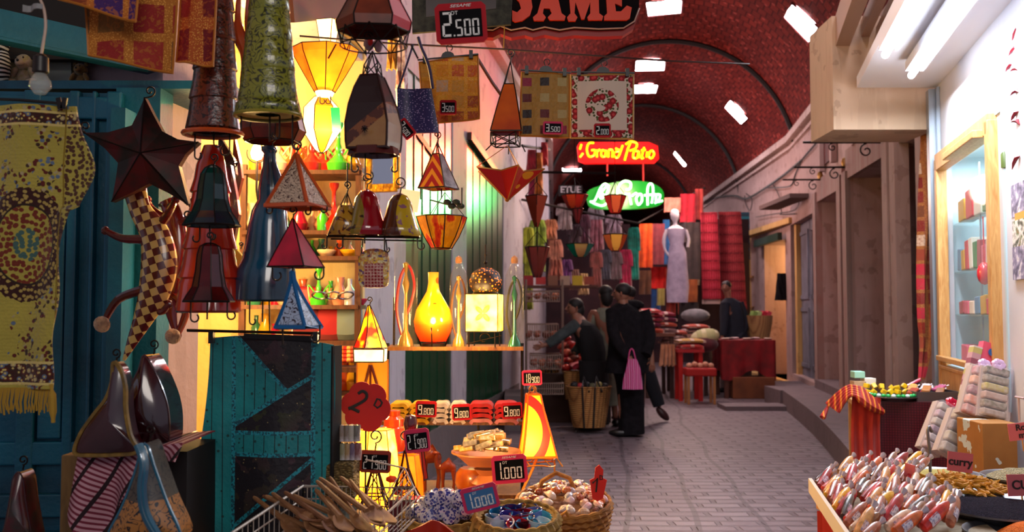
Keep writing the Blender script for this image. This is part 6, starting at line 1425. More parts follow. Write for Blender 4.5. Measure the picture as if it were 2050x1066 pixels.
# ---- 8 teal quilted bag
def fn_teal(g, v):
    x, y, z = g.xyz(v); k = 2.68 / F; X = x / k + 528; Yp = 1080 - z / k
    teal = g.mix(g.noise(v, 7, 3), '#129c9c', '#0c5460'); teal = g.mix(g.vor(v, 38).lt(.16) * .8, teal, '#0a1c14'); lines = ((X / 22).fr() - .5).abs().gt(.46); teal = g.mix(lines, teal, '#05181c')
    dark = g.mix(g.noise(v, 16, 4).gt(.55) * .8, '#100a14', g.ramp(g.noise(v, 4, 2), [(.4, '#2c3014'), (.6, '#3a1c2c')])); dark = g.mix(g.vor(v, 48).lt(.1), dark, '#8a7a50')
    inb = X.gt(462) * X.lt(622); d1 = (Yp - (872 - (X - 440) * .62)); t1 = d1.gt(0) * Yp.lt(872); t2 = Yp.gt(915); up = (Yp - (690 + (X - 478) * 1.05)).lt(0) * d1.lt(0)
    c = g.mix((inb * (t1.max(t2).max(up))).min(1), teal, dark)
    dd = d1.abs().lt(5) * Yp.lt(878); d2 = (Yp - (1060 - (X - 462) * .85)).abs().lt(5) * t2; d3 = (Yp - (690 + (X - 478) * 1.05)).abs().lt(5) * d1.lt(3); e1 = ((X - 462).abs().lt(4)).max((X - 622).abs().lt(4)).max((Yp - 872).abs().lt(4)).max((Yp - 915).abs().lt(4))
    st = (dd.max(d2).max(d3) * inb).max(e1 * X.gt(458) * X.lt(626)); c = g.mix(st, c, '#1a8e9c'); c = g.mix(st * g.noise(v, 140, 1).gt(.52), c, '#0c4a58')
    return c, st * .8 + g.noise(v, 60, 2) * .3
t, lc = hlamp('teal and black quilted patchwork cloth hanging at the stall corner', 528, 1080, 2.68, name='quilted_cloth', cat='cloth')
def tq(u, v):
    top = 684 - 12 * math.sin(u * PI) + 14 * u; y = top + v * (1090 - top); x = 412 - 28 * v + u * (248 + 28 * v); x += 3 * math.sin(v * 7)
    return lc(x, y, .02 * math.sin(u * 8) * (.3 + v) + (0.12 * (u - .86) if u > .86 else 0) + (.15 * (.12 - u) if u < .12 else 0))
m = MB(); m.grid(tq, 50, 50, th=-.01); m.build('quilt_panel', mat('teal_quilt', rough=.6, fn=fn_teal, bump=.8, sheen=.2), t)
m = MB(); m.grid(lambda u, v: lc(655 + u * 12, 700 + v * 390, .02 + u * .05), 3, 8, th=.006); m.build('quilt_lining', mat('quilt_lining', '#08080a', .8), t)
m = MB(); m.grid(lambda u, v: lc(486 + 150 * u, 674 + 10 * v + 6 * u, -.012), 6, 2, th=.004); m.build('dark_flap', mat('dark_flap', '#0c0a12', .8), t)
t = thing('clip_hanger', 'long dark clip hanger carrying the teal quilted cloth', 'hanger', P(540, 668, 2.66)); m = MB(); lc = LC(540, 668, 2.66); m.tube([lc(375, 662), lc(640, 668)], .005, 6); m.tube([lc(540, 668), lc(538, 600), lc(540, 560)], .0025, 5); m.build('hanger_bar', METAL, t)
for x in (425, 633): m = MB(); m.box(lc(x, 676, -.004), (.014, .02, .035)); m.build('clip', BLACK, t, smooth=False)
# ---- 9 tall tiered lamps
def tiers(cx, y0, y1, w0, w1, n, skew=0, br=6):
    out = []
    for i in range(n):
        a, b = i / n, (i + 1) / n; ya, yb = y0 + (y1 - y0) * a, y0 + (y1 - y0) * b; wa, wb = w0 + (w1 - w0) * a, w0 + (w1 - w0) * b
        out += [(ya, wa, skew * a), (ya + (yb - ya) * .5, (wa + wb) / 2 + br * .2, skew * (a + b) / 2), (yb - 4, wb + br, skew * b), (yb, wb - 1, skew * b)]
    return out
t, lc = hlamp('tall brown tiered leather lamp with henna pattern, left of the yellow green one', 432, 270, 2.3, GL)
shade(t, lc, 432, tiers(436, -40, 262, 26, 50, 5, -6, 3) + [(272, 58, -6), (266, 57, -6)], 20, 0, m_brownhen, seam=False); m = MB(); k = lc.k; m.tube([lc(426, 268) + Vector((58 * k * math.cos(a), 46 * k * math.sin(a), 0)) for a in [2 * PI * q / 28 for q in range(28)]], .006, 6, closed=True); m.build('lamp_rim', mat('rim_orange', '#b84814', .3, coat=.6), t)
legs(t, lc, [(390, 268, 320, 7, 1), (428, 262, 295, 8, 1), (460, 268, 312, 9, -1)])
t, lc = hlamp('tall yellow green tiered lamp with henna scrolls, second from the left', 538, 245, 2.2, GL)
shade(t, lc, 536, tiers(536, -40, 205, 34, 58, 4, 0, 1) + [(210, 62, 0), (232, 66, 0)], 20, 0, m_greenhen, seam=False); m = MB(); k = lc.k; m.tube([lc(536, 232) + Vector((66 * k * math.cos(a), 52 * k * math.sin(a), 0)) for a in [2 * PI * q / 28 for q in range(28)]], .0045, 6, closed=True); m.build('lamp_rim', mat('rim_olive', '#8a8028', .35, coat=.4), t)
m = MB(); m.lathe([(.03 / 1, 0), (66 * k * .96, .0)], lc(536, 230), 24, sy=.8, cap=False); m.build('lamp_lining', mat('lining_olive', '#6e5c24', .6), t)
legs(t, lc, [(482, 232, 262, 0, 1), (540, 228, 285, 0, 1), (560, 232, 280, 8, -1), (586, 228, 300, 9, 1)])
t, lc = hlamp('slim shiny orange leather ornament between the two tall lamps', 482, 165, 2.35, GL, cat='ornament', name='leather_ornament'); m = MB(); m.tube(spline([lc(476, -20), lc(474, 30), lc(478, 70), lc(488, 110), lc(482, 165)], 5), [.006, .006, .007, .008, .008, .009, .01, .012, .014, .016, .017, .017, .016, .014, .012, .01, .008, .006, .005, .004, .003], 8); m.tube(spline([lc(496, -20), lc(492, 40), lc(496, 90), lc(488, 125)], 5), .006, 6); m.build('ornament_body', mat('orange_gloss', '#a8401c', .2, coat=1), t)
t, lc = hlamp('wide orange brown lamp half hidden behind the yellow green lamp', 545, 285, 2.75, GL)
shade(t, lc, 545, [(120, 30), (240, 58), (262, 64), (284, 52)], 8, .3, mat('orange_brown_leather', rough=.3, coat=.4, fn=f_mottle('#8a3410', '#4a1c0c', 8)))  # orange leather mottled with dark brown at random
t, lc = hlamp('tall glossy orange red tiered lamp behind the dark green bell lamp', 420, 625, 2.6, GL)
shade(t, lc, 418, [(290, 16, 2)] + tiers(418, 330, 560, 28, 56, 4, 0, 5) + [(570, 58), (622, 64), (626, 60)], 16, 0, mat('gloss_vermilion', rough=.18, coat=1, fn=f_mottle('#d83410', '#a01c0a', 5)), seam=False); legs(t, lc, [(365, 622, 628, 0, 1), (470, 622, 628, 0, 1)])
t, lc = hlamp('tall glossy blue leather lamp with bulging neck in the stall centre', 535, 602, 2.62, GL)
shade(t, lc, 535, [(292, 13, -2), (300, 15, 0), (306, 11, 1), (330, 13, 2), (352, 20, 4), (378, 24, 4), (400, 24, 4), (422, 34, 2), (450, 38, 0), (490, 44, 0), (520, 50, 0), (545, 58, -3), (570, 60, -4), (600, 62, -4), (603, 58, -4)], 18, 0, mat('gloss_blue', rough=.2, coat=1, fn=f_mottle('#0c4c6c', '#062c40', 6)), seam=False); hook(t, lc, 540, 292, 9); legs(t, lc, [(500, 602, 650, 6, 1), (526, 602, 645, 0, 1)])
t, lc = hlamp('dark green and blue bell lamp with curled wire legs', 425, 455, 2.35, GL)
shade(t, lc, 424, [(330, 5), (336, 14), (348, 21), (370, 25), (400, 28), (425, 36), (440, 46), (452, 52)], 8, .4, mat('bottle_green', rough=.12, coat=1, fn=f_mottle('#06342c', '#081a2a', 9)), sy=.9); hook(t, lc, 426, 332, 9); legs(t, lc, [(400, 452, 485, 7, -1), (420, 452, 480, 6, 1)]); m = MB(); k = lc.k; m.tube([lc(385, 446)] + curl(lc(374, 430), 9 * k, -PI / 3, 1.25, .3), .0024, 5); m.build('wire_curl', METAL, t)
t, lc = hlamp('dark ruby bell lamp in front of the orange red tiered lamp', 418, 612, 2.3, GL)
shade(t, lc, 418, [(488, 8), (494, 18), (510, 22), (545, 25), (575, 30), (592, 40), (604, 46)], 8, .4, mat('ruby_gloss', rough=.12, coat=1, fn=f_mottle('#5a0c0e', '#30080a', 9)), sy=.9); hook(t, lc, 418, 490, 9); legs(t, lc, [(382, 604, 645, 8, 1), (415, 604, 640, 0, 1), (455, 604, 640, 8, 1)])
for lb, x0, y0, x1, y1, cc, Y in (('thin brown diamond shaped lamp side beside the dark green bell lamp', 462, 330, 476, 490, '#5a2c28', 2.7), ('yellow leather lamp corner peeping out left of the blue lamp', 470, 495, 492, 565, '#a89a10', 2.8), ('dark leather panel hanging under the tall brown lamp', 438, 268, 470, 390, '#2a1614', 2.75), ('narrow orange leather strip lamp under the tall brown lamp', 468, 268, 482, 405, '#8a3410', 2.8)):
    t, lc = hlamp(lb, (x0 + x1) / 2, y1, Y, GL); mid = (y0 + y1) / 2; m = MB(); m.prism(lc.xz([(x0, y0), (x1, mid - 10), (x1 + 4, mid + 20), ((x0 + x1) / 2, y1), (x0 - 2, mid + 10)]), -.012, .012, bulge=.012); m.build('lamp_shade', mat('lp' + cc, cc, .3, coat=.5), t, smooth=False); hook(t, lc, (x0 + x1) / 2, y0 + 4, 5)
# ---- 10 pyramid lamps
def pyramid(label, apex, base, Y, mts, side=None, hk=8, lg=(), ang=None, cap_wire=0, name='hanging_lamp', concave=0, grp=GL, seam_m=None, hkup=0, sy=.8, sr=.002):
    (ax, ay), (x0, x1, by) = apex, base; cx = (x0 + x1) / 2; hw = (x1 - x0) / 2; t, lc = hlamp(label, cx, by, Y, grp, name)
    n = 6; secs = []
    for i in range(n + 1):
        f_ = i / n; w_ = f_ ** (1 + concave); secs.append((ay + cap_wire + (by - ay - cap_wire) * f_, max(1.5, hw * ((cap_wire / (by - ay)) + (1 - cap_wire / (by - ay)) * w_)), (ax - cx) * (1 - f_) * (1 - cap_wire / (by - ay))))
    r_ = shade(t, lc, cx, secs, 4, ang if ang is not None else -PI / 2 + .45, mts, side_mats=side, sy=sy, seam_m=seam_m, seam_r=sr)
    if cap_wire:
        m = MB(); [m.tube([r_[0][q], lc(ax, ay)], .002, 4) for q in range(4)]; m.build('wire_top', METAL, t)
    if hk: hook(t, lc, ax, ay, hk, up=hkup)
    legs(t, lc, lg); return t, lc
m_lace = leather('henna_lace', '#c0a890', '#3a1814', 70, 18, .4); m_rust = mat('rust_leather', rough=.3, coat=.5, fn=f_mottle('#a83c10', '#7a2c10', 10))
pyramid('orange pyramid lamp with lacy henna panels above the crimson one', (592, 308), (538, 656, 414), 2.3, [m_rust, m_lace], [1, 1, 1, 1], 8, [(545, 414, 428, 6, -1), (655, 414, 426, 6, -1), (622, 414, 430, 5, -1)], seam_m=mat('rust_seam', '#b84814', .3), sr=.0055); 
pyramid('crimson pyramid lamp hanging under the orange henna lamp', (585, 438), (540, 645, 535), 2.28, mat('crimson_parch', rough=.4, coat=.3, fn=f_mottle('#c01034', '#900c28', 14)), None, 9, [(545, 535, 562, 9, 1), (648, 535, 560, 9, -1)])
pyramid('small blue and white pyramid lamp with dragon scrolls, lowest of three', (583, 545), (556, 640, 655), 2.25, [mat('blue_gloss', '#0c4a70', .2, coat=1), mat('blue_lace', rough=.3, coat=.6, fn=f_scroll('#a0b0c8', '#2a2030', 60, 16, .4))], [1, 1, 1, 1], 9, [(566, 655, 690, 0, 1), (640, 652, 686, 9, -1)], concave=.35, seam_m=mat('blue_seam', '#0c5a90', .3), sr=.005)
# ---- 11 lit bulb in the stall
t, lc = hlamp('glowing bare bulb beside the blue leather lamp', 514, 330, 2.95, name='light_bulb')
m = MB(); m.lathe([(.001, 0), (.016, .006), (.021, .024), (.016, .042), (.008, .056), (.001, .06)], lc(514, 322), 14); m.build('bulb_glass', mat('bulb_lit', '#fff0c0', .3, emit='#ffd890', es=30), t)
m = MB(); m.tube([lc(514, 322), lc(514, 380), lc(520, 420)], .004, 5); m.tube(curl(lc(514, 306), .033, 0, .55, 1, n=12, sgn=-1), .002, 4); m.build('bulb_holder', METAL, t)
light('bulb_light', 'POINT', P(514, 308, 2.88), 10, WARM, .02)
# ---- 12 inside the lit shop
m = MB(); m.bar(P(560, 8, 3.9), P(715, 4, 5.4), .12, .16); struct(m.build('trim_14', mat('dark_beam', '#3a140c', .6), smooth=False))
def parch(nm, a, b, es, sc=9): return mat(nm, rough=.5, fn=f_mottle(a, b, sc, 3), es=es, tl=.5)
m_py = parch('parch_yellow', '#f0a018', '#e87808', 1.6); m_pr = parch('parch_red', '#c81808', '#d83c08', 1.0); m_pw = parch('parch_white', '#ffe8b0', '#ffd888', 4.5); m_po = parch('parch_orange', '#e86008', '#f08818', 1.3)
t, lc = hlamp('glowing yellow and red funnel lamp at the top of the lit shop', 650, 212, 3.5, 'lit lamps in the shop')
rg = shade(t, lc, 650, [(95, 66), (110, 62), (150, 40), (184, 20)], 8, .2, [m_py, m_pr, m_po], side_mats=[0, 1, 0, 0, 2, 0, 0, 0]); m = MB(); k = lc.k; m.lathe([(20 * k, 0), (16 * k, -8 * k), (1 * k, -9 * k)], lc(650, 184), 12); m.build('lamp_base', m_pw, t); legs(t, lc, [(640, 190, 208, 5, 1), (662, 190, 208, 5, -1)])
light('funnel_light', 'POINT', P(650, 120, 3.5), 22, WARM, .03)
t, lc = hlamp('bright white hot lantern with coloured panes in the lit shop', 643, 310, 3.6, 'lit lamps in the shop')
shade(t, lc, 643, [(192, 14), (215, 34), (262, 36), (300, 12), (306, 4)], 6, .3, [m_pw, m_py], side_mats=[0, 1, 0, 0, 1, 0]); m = MB(); m.grid(lambda u, v: lc(668 + u * 18 + v * 4, 222 + v * 48, -.07), 1, 1, th=.003); m.build('green_pane', mat('green_pane', '#08a030', .3, emit='#08a030', es=.8), t, smooth=False)
light('lantern_light', 'POINT', P(655, 262, 3.45), 20, WARM, .04)
t, lc = hlamp('glowing white tapered lamp at the top of the lit shop', 656, 90, 4.3, 'lit lamps in the shop'); shade(t, lc, 656, [(40, 22), (90, 14)], 4, .5, m_pw)
light('room_light', 'POINT', (-1.75, 4.75, 2.55), 150, WARM, .1); light('room_light_low', 'POINT', (-1.5, 4.9, 1.5), 40, WARM, .1)
YS = 5.35
m_shelf = mat('shelf_brown', rough=.6, fn=f_wood('#5a3018', '#3a1c10')); SHY = [(346, 'top'), (468, 'second'), (520, 'third'), (618, 'fourth'), (690, 'fifth'), (790, 'lowest')]
SU = thing('shelf_unit', 'brown shelf unit full of trinkets in the lit shop', 'shelf', P(600, 900, YS)); lc = LC(600, 900, YS)
for y, nm in SHY: m = MB(); a, b = lc(478, y), lc(714, y); m.box(((a.x + b.x) / 2, .14, a.z), (b.x - a.x, .3, .025)); m.build('shelf_board', m_shelf, SU, smooth=False)
for x in (480, 712): m = MB(); m.bar(lc(x, 330, .02), lc(x, 960, .02), .035); m.build('post', m_shelf, SU, smooth=False)
goods = {'hookah': [(.001, 0), (.06, .0), (.07, .05), (.03, .09), (.015, .11), (.022, .14), (.012, .17), (.012, .24), (.028, .27), (.03, .29), (.001, .29)], 'vase': [(.001, 0), (.035, 0), (.05, .05), (.02, .12), (.028, .16), (.001, .16)], 'glass': [(.001, 0), (.025, 0), (.03, .06), (.012, .08), (.02, .1), (.001, .1)], 'bowl': [(.001, 0), (.025, 0), (.055, .04), (.05, .045), (.02, .01), (.001, .01)], 'bottle': [(.001, 0), (.03, 0), (.032, .08), (.012, .11), (.014, .15), (.001, .15)]}
gc = [('#c82010', 'red'), ('#40b828', 'lime green'), ('#d8a020', 'golden'), ('#e8c8a0', 'cream'), ('#c85020', 'orange'), ('#a8a8b8', 'silver'), ('#2a6a4a', 'dark green'), ('#b01838', 'crimson'), ('#d88a70', 'pink')]
def good(kind, y, px, cc, cn, nm, i, s_=1.0, h2=0):
    prof = [(r_ * s_, z * s_) for r_, z in goods[kind]]; m = MB(); m.lathe(prof, n=12)
    if kind == 'hookah':
        for sg in (-1, 1): m.tube(spline([(sg * .03 * s_, 0, .1 * s_), (sg * .08 * s_, 0, .16 * s_), (sg * .07 * s_, 0, .06 * s_), (sg * .05 * s_, -.02, .02)], 4), .006 * s_, 5)
    b = P(px, y, YS); b.y = YS + .08 + (i % 2) * .04; b.z += .014
    tag(m.build({'hookah': 'hookah', 'vase': 'small_vase', 'glass': 'drinking_glass', 'bowl': 'small_bowl', 'bottle': 'small_bottle'}[kind], mat('gd' + cc, cc, .2, coat=.8), None, b), '%s %s on the %s shelf of the lit shop, %s from the left' % (cn, kind if kind != 'glass' else 'stem glass', nm, ORD[i]), kind, 'trinkets on the shop shelves')
row = {346: [('glass', 500), ('glass', 522), ('hookah', 548), ('hookah', 575), ('hookah', 618), ('hookah', 640), ('hookah', 672), ('vase', 698)], 468: [('vase', 496), ('bottle', 520), ('glass', 545), ('vase', 590), ('bottle', 640), ('hookah', 660), ('vase', 690)], 520: [('bowl', 505), ('bowl', 550), ('bowl', 648), ('glass', 672), ('bowl', 695)], 618: [('vase', 500), ('glass', 650), ('hookah', 632), ('vase', 672), ('bottle', 695)], 790: [('vase', 680), ('bottle', 690), ('vase', 702)]}
cidx = {346: [2, 5, 3, 4, 0, 0, 1, 2], 468: [3, 5, 6, 7, 1, 0, 3], 520: [2, 3, 3, 4, 2], 618: [6, 3, 1, 8, 5], 790: [4, 0, 2]}
for y, nm in SHY[:5]:
    for i in range(12):
        kd = ['glass', 'vase', 'bottle', 'bowl'][(i * 3 + int(y)) % 4]; cc, cn = gc[(i * 5 + int(y)) % 9]; m = MB(); s_ = 1.05 if y != 520 else .8; m.lathe([(r_ * s_, z * s_) for r_, z in goods[kd]], n=10); b = P(490 + i * 19.5, y, YS); b.y = YS + .235; b.z += .014
        tag(m.build({'glass': 'drinking_glass', 'bowl': 'small_bowl'}.get(kd, 'small_' + kd), mat('gd' + cc, cc, .2, coat=.8), None, b), '%s %s in the back row of the %s shop shelf, %s from the left' % (cn, kd if kd != 'glass' else 'stem glass', nm, ORD[i]), kd, 'trinkets on the shop shelves')
nmof = dict(SHY)
for y, L in row.items():
    for i, (kd, px) in enumerate(L): good(kd, y, px, *gc[cidx[y][i]], nmof[y], i, (.8 if y == 618 else 1.05) if kd == 'hookah' else 1.1)
for i, (px, cc, cn) in enumerate(((650, '#a81020', 'red'), (684, '#7a8c8a', 'pale grey'), (606, '#7c1020', 'dark red'))):
    m = MB(); m.rings([[Vector((a * s_, .05 + d * .5, b * s_ + .12)) for a, b in [(math.copysign(abs(math.cos(q)) ** .45, math.cos(q)) * .10, math.copysign(abs(math.sin(q)) ** .45, math.sin(q)) * .11) for q in [2 * PI * w_ / 20 for w_ in range(20)]]] for d, s_ in ((-.1, .05), (-.08, .7), (0, 1), (.08, .7), (.1, .05))])
    tag(m.build('cushion', mat('cush' + cc, cc, .7, sheen=.3), None, P(px, 690, YS) + Vector((0, .1, .01))), '%s cushion on the fifth shelf of the lit shop' % cn, 'cushion', 'cushions on the shop shelf')
m = MB(); m.box((0, 0, .06), (.2, .12, .12)); tag(m.build('gift_box', mat('paintred2', '#b81828', .5), None, P(640, 618, YS) + Vector((-.12, .18, .014)), smooth=False, bevel=.02), 'red box behind the hookah on the fourth shelf of the lit shop', 'box')
for q in range(40):
    m = MB(); m.ell((0, 0, 0), (.022, .018, .014), 7, 5); cc = ['#c83010', '#d86818', '#b01810', '#d8a048', '#a8482c'][q % 5]; cn = ['red', 'orange', 'dark red', 'amber', 'copper'][q % 5]; r0, r1 = q // 10, q % 10
    tag(m.build('bead_bracelet', mat('bd' + cc, cc, .2, coat=1), None, P(642 + r1 * 7, 722 - r0 * 8, 5.2 + r0 * .03)), '%s bead in the %s row heaped below the cushions, %s along' % (cn, ORD[r0], ORD[r1]), 'bead', 'amber beads heaped below the cushions')
m = MB(); m.box((0, 0, -.02), (.42, .2, .03)); tag(m.build('bead_tray', m_shelf, None, P(672, 732, 5.25), smooth=False), 'brown tray holding the heap of amber beads', 'tray')
for q in range(3):
    m = MB(); m.tube(curl((0, 0, 0), .045, 0, 1, 1, n=20), .006, 6, closed=False); tag(m.build('silver_bangle', m_steel, None, P(640 + q * 26, 592, 5.3), rot=(1.1, 0, .3 * q)), 'silver bangle above the fourth shelf, %s from the left' % ORD[q], 'bangle', 'silver bangles in the shop')
# gold mirror and white card on the plaster
def on_L(px, py):
    Y = pxY_L(px); return P(px, py, Y)
p = P(766, 378, 5.4); t = thing('gold_mirror', 'gold framed mirror on the wall right of the shop opening', 'mirror', p); k = 5.4 / F; lc = LC(766, 378, 5.4)
m = MB(); [m.bar(lc(a, b), lc(c, d), .04, .05) for a, b, c, d in ((736, 306, 796, 304), (736, 378, 796, 376), (738, 304, 738, 380), (794, 304, 794, 378))]; m.build('mirror_frame', mat('gold_leaf', rough=.35, metal=.6, fn=f_mottle('#d8a020', '#8a5a10', 30), bump=.6), t, smooth=False, bevel=.008)
m = MB(); m.box(lc(766, 342, .01), (56 * k, .01, 70 * k)); m.build('mirror_glass', mat('mirror', '#c8c8d0', .05, 1), t, smooth=False)
m = MB(); m.box((0, 0, 0), (.09, .004, .10), Matrix.Rotation(.15, 3, 'Y')); tag(m.build('paper_card', mat('white_card', '#d8d8e0', .6), None, P(820, 402, 4.2), smooth=False), 'blank white card hanging behind the three bell lamps', 'card')
# ---- 13 big dark star lamp and the red brown lamp above
t, lc = hlamp('large dark brown and cream lamp with small star, wire crown on top', 748, 312, 2.3, GL)
m_pan = mat('panel_cream', rough=.3, coat=.5, fn=lambda g, v: (lambda x, y, z: g.mix((z - x * .8).gt(.105), g.mix((z - x * .8).gt(.07), g.mix(g.noise(v, 30, 3), '#8a5c34', '#a07848'), g.mix(g.noise(v, 50, 3).gt(.5), '#4a2014', '#7a4420')), '#24100f'))(*g.xyz(v)))
shade(t, lc, 748, [(150, 22, -4), (175, 33, -4), (210, 45, -2), (250, 53, 0), (285, 52, 0), (300, 50, 0)], 4, -PI / 2 + .55, m_pan, seam_r=.003, seam_m=mat('dark_seam', '#2a0c0c', .3))
shade(t, lc, 748, [(296, 48), (312, 52)], 8, .2, mat('ruby_band', '#4a1410', .25, coat=.7), name='lamp_band', seam=False)
m = MB(); ca = lc(738, 268, -.066); [m.tube([ca + Vector((math.cos(a) * .009, 0, math.sin(a) * .009)), ca - Vector((math.cos(a) * .009, 0, math.sin(a) * .009))], .0012, 4) for a in (0, PI / 4, PI / 2, PI * .75)]; m.build('star_mark', BLACK, t)
m = MB(); k = lc.k
for q in range(6):
    a = 2 * PI * q / 6; m.tube([lc(744, 152) + Vector((20 * k * math.cos(a), 16 * k * math.sin(a), 0)), lc(744, 128) + Vector((17 * k * math.cos(a + .3), 14 * k * math.sin(a + .3), 0)), lc(744, 106) + Vector((5 * k * math.cos(a + .6), 4 * k * math.sin(a + .6), 0)), lc(744, 98)], .0017, 4)
    m.tube([lc(744, 150) + Vector((20 * k * math.cos(a), 16 * k * math.sin(a), 0)), lc(744, 126) + Vector((17 * k * math.cos(a + 1.2), 14 * k * math.sin(a + 1.2), 0))], .0015, 4)
m.build('wire_crown', METAL, t); legs(t, lc, [(703, 308, 345, 7, 1), (731, 308, 360, 8, 1), (796, 308, 345, 6, -1)])
t, lc = hlamp('wide red brown octagonal lamp at the top with a wire base', 748, 95, 2.15, GL)
shade(t, lc, 748, [(-50, 40), (0, 54), (42, 76), (62, 72)], 6, .1, [mat('redbrown_a', rough=.5, fn=f_mottle('#7a3018', '#4a1c10', 12)), mat('redbrown_b', '#b80c28', .5)], side_mats=[0, 0, 0, 0, 0, 1]); m = MB(); k = lc.k
c0 = lc(748, 92)
for q in range(8):
    a = 2 * PI * q / 8; p0 = lc(748, 60) + Vector((72 * k * math.cos(a), 58 * k * math.sin(a), 0)); p1 = c0 + Vector((66 * k * math.cos(a + .3), 52 * k * math.sin(a + .3), 0)); m.tube([p0, p1], .0016, 4); m.tube([p0, c0 + Vector((66 * k * math.cos(a - .4), 52 * k * math.sin(a - .4), 0))], .0016, 4)
m.tube([c0 + Vector((68 * k * math.cos(a), 54 * k * math.sin(a), 0)) for a in [2 * PI * q / 20 for q in range(20)]], .002, 4, closed=True)
m.tube([lc(672, 88), lc(656, 118)], .0022, 4); m.tube([lc(824, 90), lc(838, 118)], .0022, 4); m.tube(curl(lc(736, 72), 10 * k, 0, 1.3, .3), .0018, 4); m.build('wire_base', METAL, t)
t, lc = hlamp('small red and white leather ornament under the wide octagonal lamp', 745, 118, 2.3, None, 'leather_ornament', 'ornament'); m = MB(); m.ell(lc(738, 88), (.014, .01, .018), 10, 7); m.ell(lc(757, 90), (.012, .01, .02), 10, 7); m.build('ornament_body', mat('grey_pink', rough=.4, fn=f_mottle('#8a7880', '#b89aa0', 40)), t); m = MB(); m.ell(lc(742, 84, -.01), (.007, .006, .012), 8, 6); m.build('ornament_heart', mat('bright_red', '#d01010', .3), t)
for i, (x0, x1, y0, y1, cc) in enumerate(((775, 792, 70, 140, '#b07828'), (793, 812, 70, 180, '#8a6468'))):
    hang('hanging_scarf', ['ochre scarf hanging right of the wire crown lamp', 'white and plum printed scarf hanging beside the ochre one'][i], 'scarf', x0, x1, y0, y1, 3.6, mat('scarf%d' % i, rough=.8, fn=f_mottle(cc, '#c8b8c0' if i else '#c89848', 24, 4, (.45, .55))), None, 2, .02, .2, .006)
# ---- 14 three bell lamps on one rail
t, lc = hlamp('ring shaped rail of dark iron carrying the three bell lamps', 750, 478, 2.5, None, 'iron_rail', 'rail'); m = MB(); m.tube([lc(655, 473), lc(840, 476)], .0035, 6); m.tube([lc(655, 476, .05), lc(840, 480, .05)], .0025, 6); m.build('rail_bar', METAL, t); legs(t, lc, [(654, 474, 498, 5, -1), (686, 474, 498, 6, -1), (730, 474, 488, 0, 1), (770, 474, 505, 5, 1), (836, 476, 500, 7, 1)])
m_bell_c = mat('bell_crimson', rough=.15, coat=1, fn=lambda g, v: g.mix((g.xyz(v)[0] - (g.xyz(v)[2] * 30).sin() * .012).gt(-.012), g.mix(g.noise(v, 40, 3).gt(.62), '#7a6a24', '#30200c'), '#8a0a18'))
def bell(label, cx, y0, y1, hw, mt, Y=2.5, ang=.5, hk=12, open_=True):
    t, lc = hlamp(label, cx, y1, Y, 'bell lamps on one rail'); H = y1 - y0
    shade(t, lc, cx, [(y0, 3), (y0 + H * .06, hw * .32), (y0 + H * .2, hw * .52), (y0 + H * .5, hw * .66), (y0 + H * .8, hw * .86), (y1, hw)], 18, ang, mt, sy=.8); hook(t, lc, cx, y0, hk, up=0); return t, lc
bell('crimson and gold bell lamp, middle of the three on the rail', 733, 380, 472, 42, m_bell_c)
bell('brown and cream bell lamp, right of the three on the rail', 800, 388, 474, 42, mat('bell_brown', rough=.2, coat=.8, fn=lambda g, v: g.mix((g.xyz(v)[0] + (g.xyz(v)[2] * 26).sin() * .014).gt(.008), '#4a2410', g.mix(g.noise(v, 40, 3).gt(.6), '#b8981c', '#8a5a6a'))))
t, lc = hlamp('open gold bell lamp with bare wire top, left of the three on the rail', 690, 472, 2.5, 'bell lamps on one rail'); shade(t, lc, 692, [(412, 12), (440, 24), (472, 36)], 16, .9, mat('bell_gold', rough=.2, coat=.8, fn=f_scroll('#a07a24', '#4a2810', 40, 10, .4)), sy=.8)
m = MB(); [m.tube([lc(692, 412) + Vector((12 * lc.k * math.cos(a), 9 * lc.k * math.sin(a), 0)), lc(694, 385)], .0016, 4) for a in (0, 1.5, 3, 4.5)]; m.build('wire_top', METAL, t); hook(t, lc, 694, 385, 8, up=60)
# beaded bag
t, lc = hlamp('beaded floral bag hanging under the bell lamp rail', 749, 577, 2.6, None, 'beaded_bag', 'bag'); m = MB(); m.prism(lc.xz(spl2([(720, 515), (735, 500), (765, 500), (778, 515), (778, 545), (775, 572), (748, 577), (722, 572), (718, 545)], 4)), -.008, .008, bulge=.01)
m.build('bag_body', mat('bead_floral', rough=.35, fn=lambda g, v: (lambda w_, x, y, z: g.mix((z.lt(.07) * x.abs().lt(.028) * z.gt(.0)), g.ramp(w_, [(0, '#c89850'), (.3, '#a86838'), (.5, '#d8c890'), (.7, '#6a4a68'), (.85, '#d8b020')], True), g.mix(((x * 110).fr().gt(.3) * (z * 110).fr().gt(.3)), '#c09080', '#8a1418')))(g.wn(g.vec(g.vor(v, 150, out='Color'), 0)), *g.xyz(v)), bump=.6), t); m = MB(); m.tube([lc(722, 515), lc(726, 480)], .002, 4); m.tube([lc(776, 515), lc(772, 480)], .002, 4); m.build('bag_cord', BLACK, t)
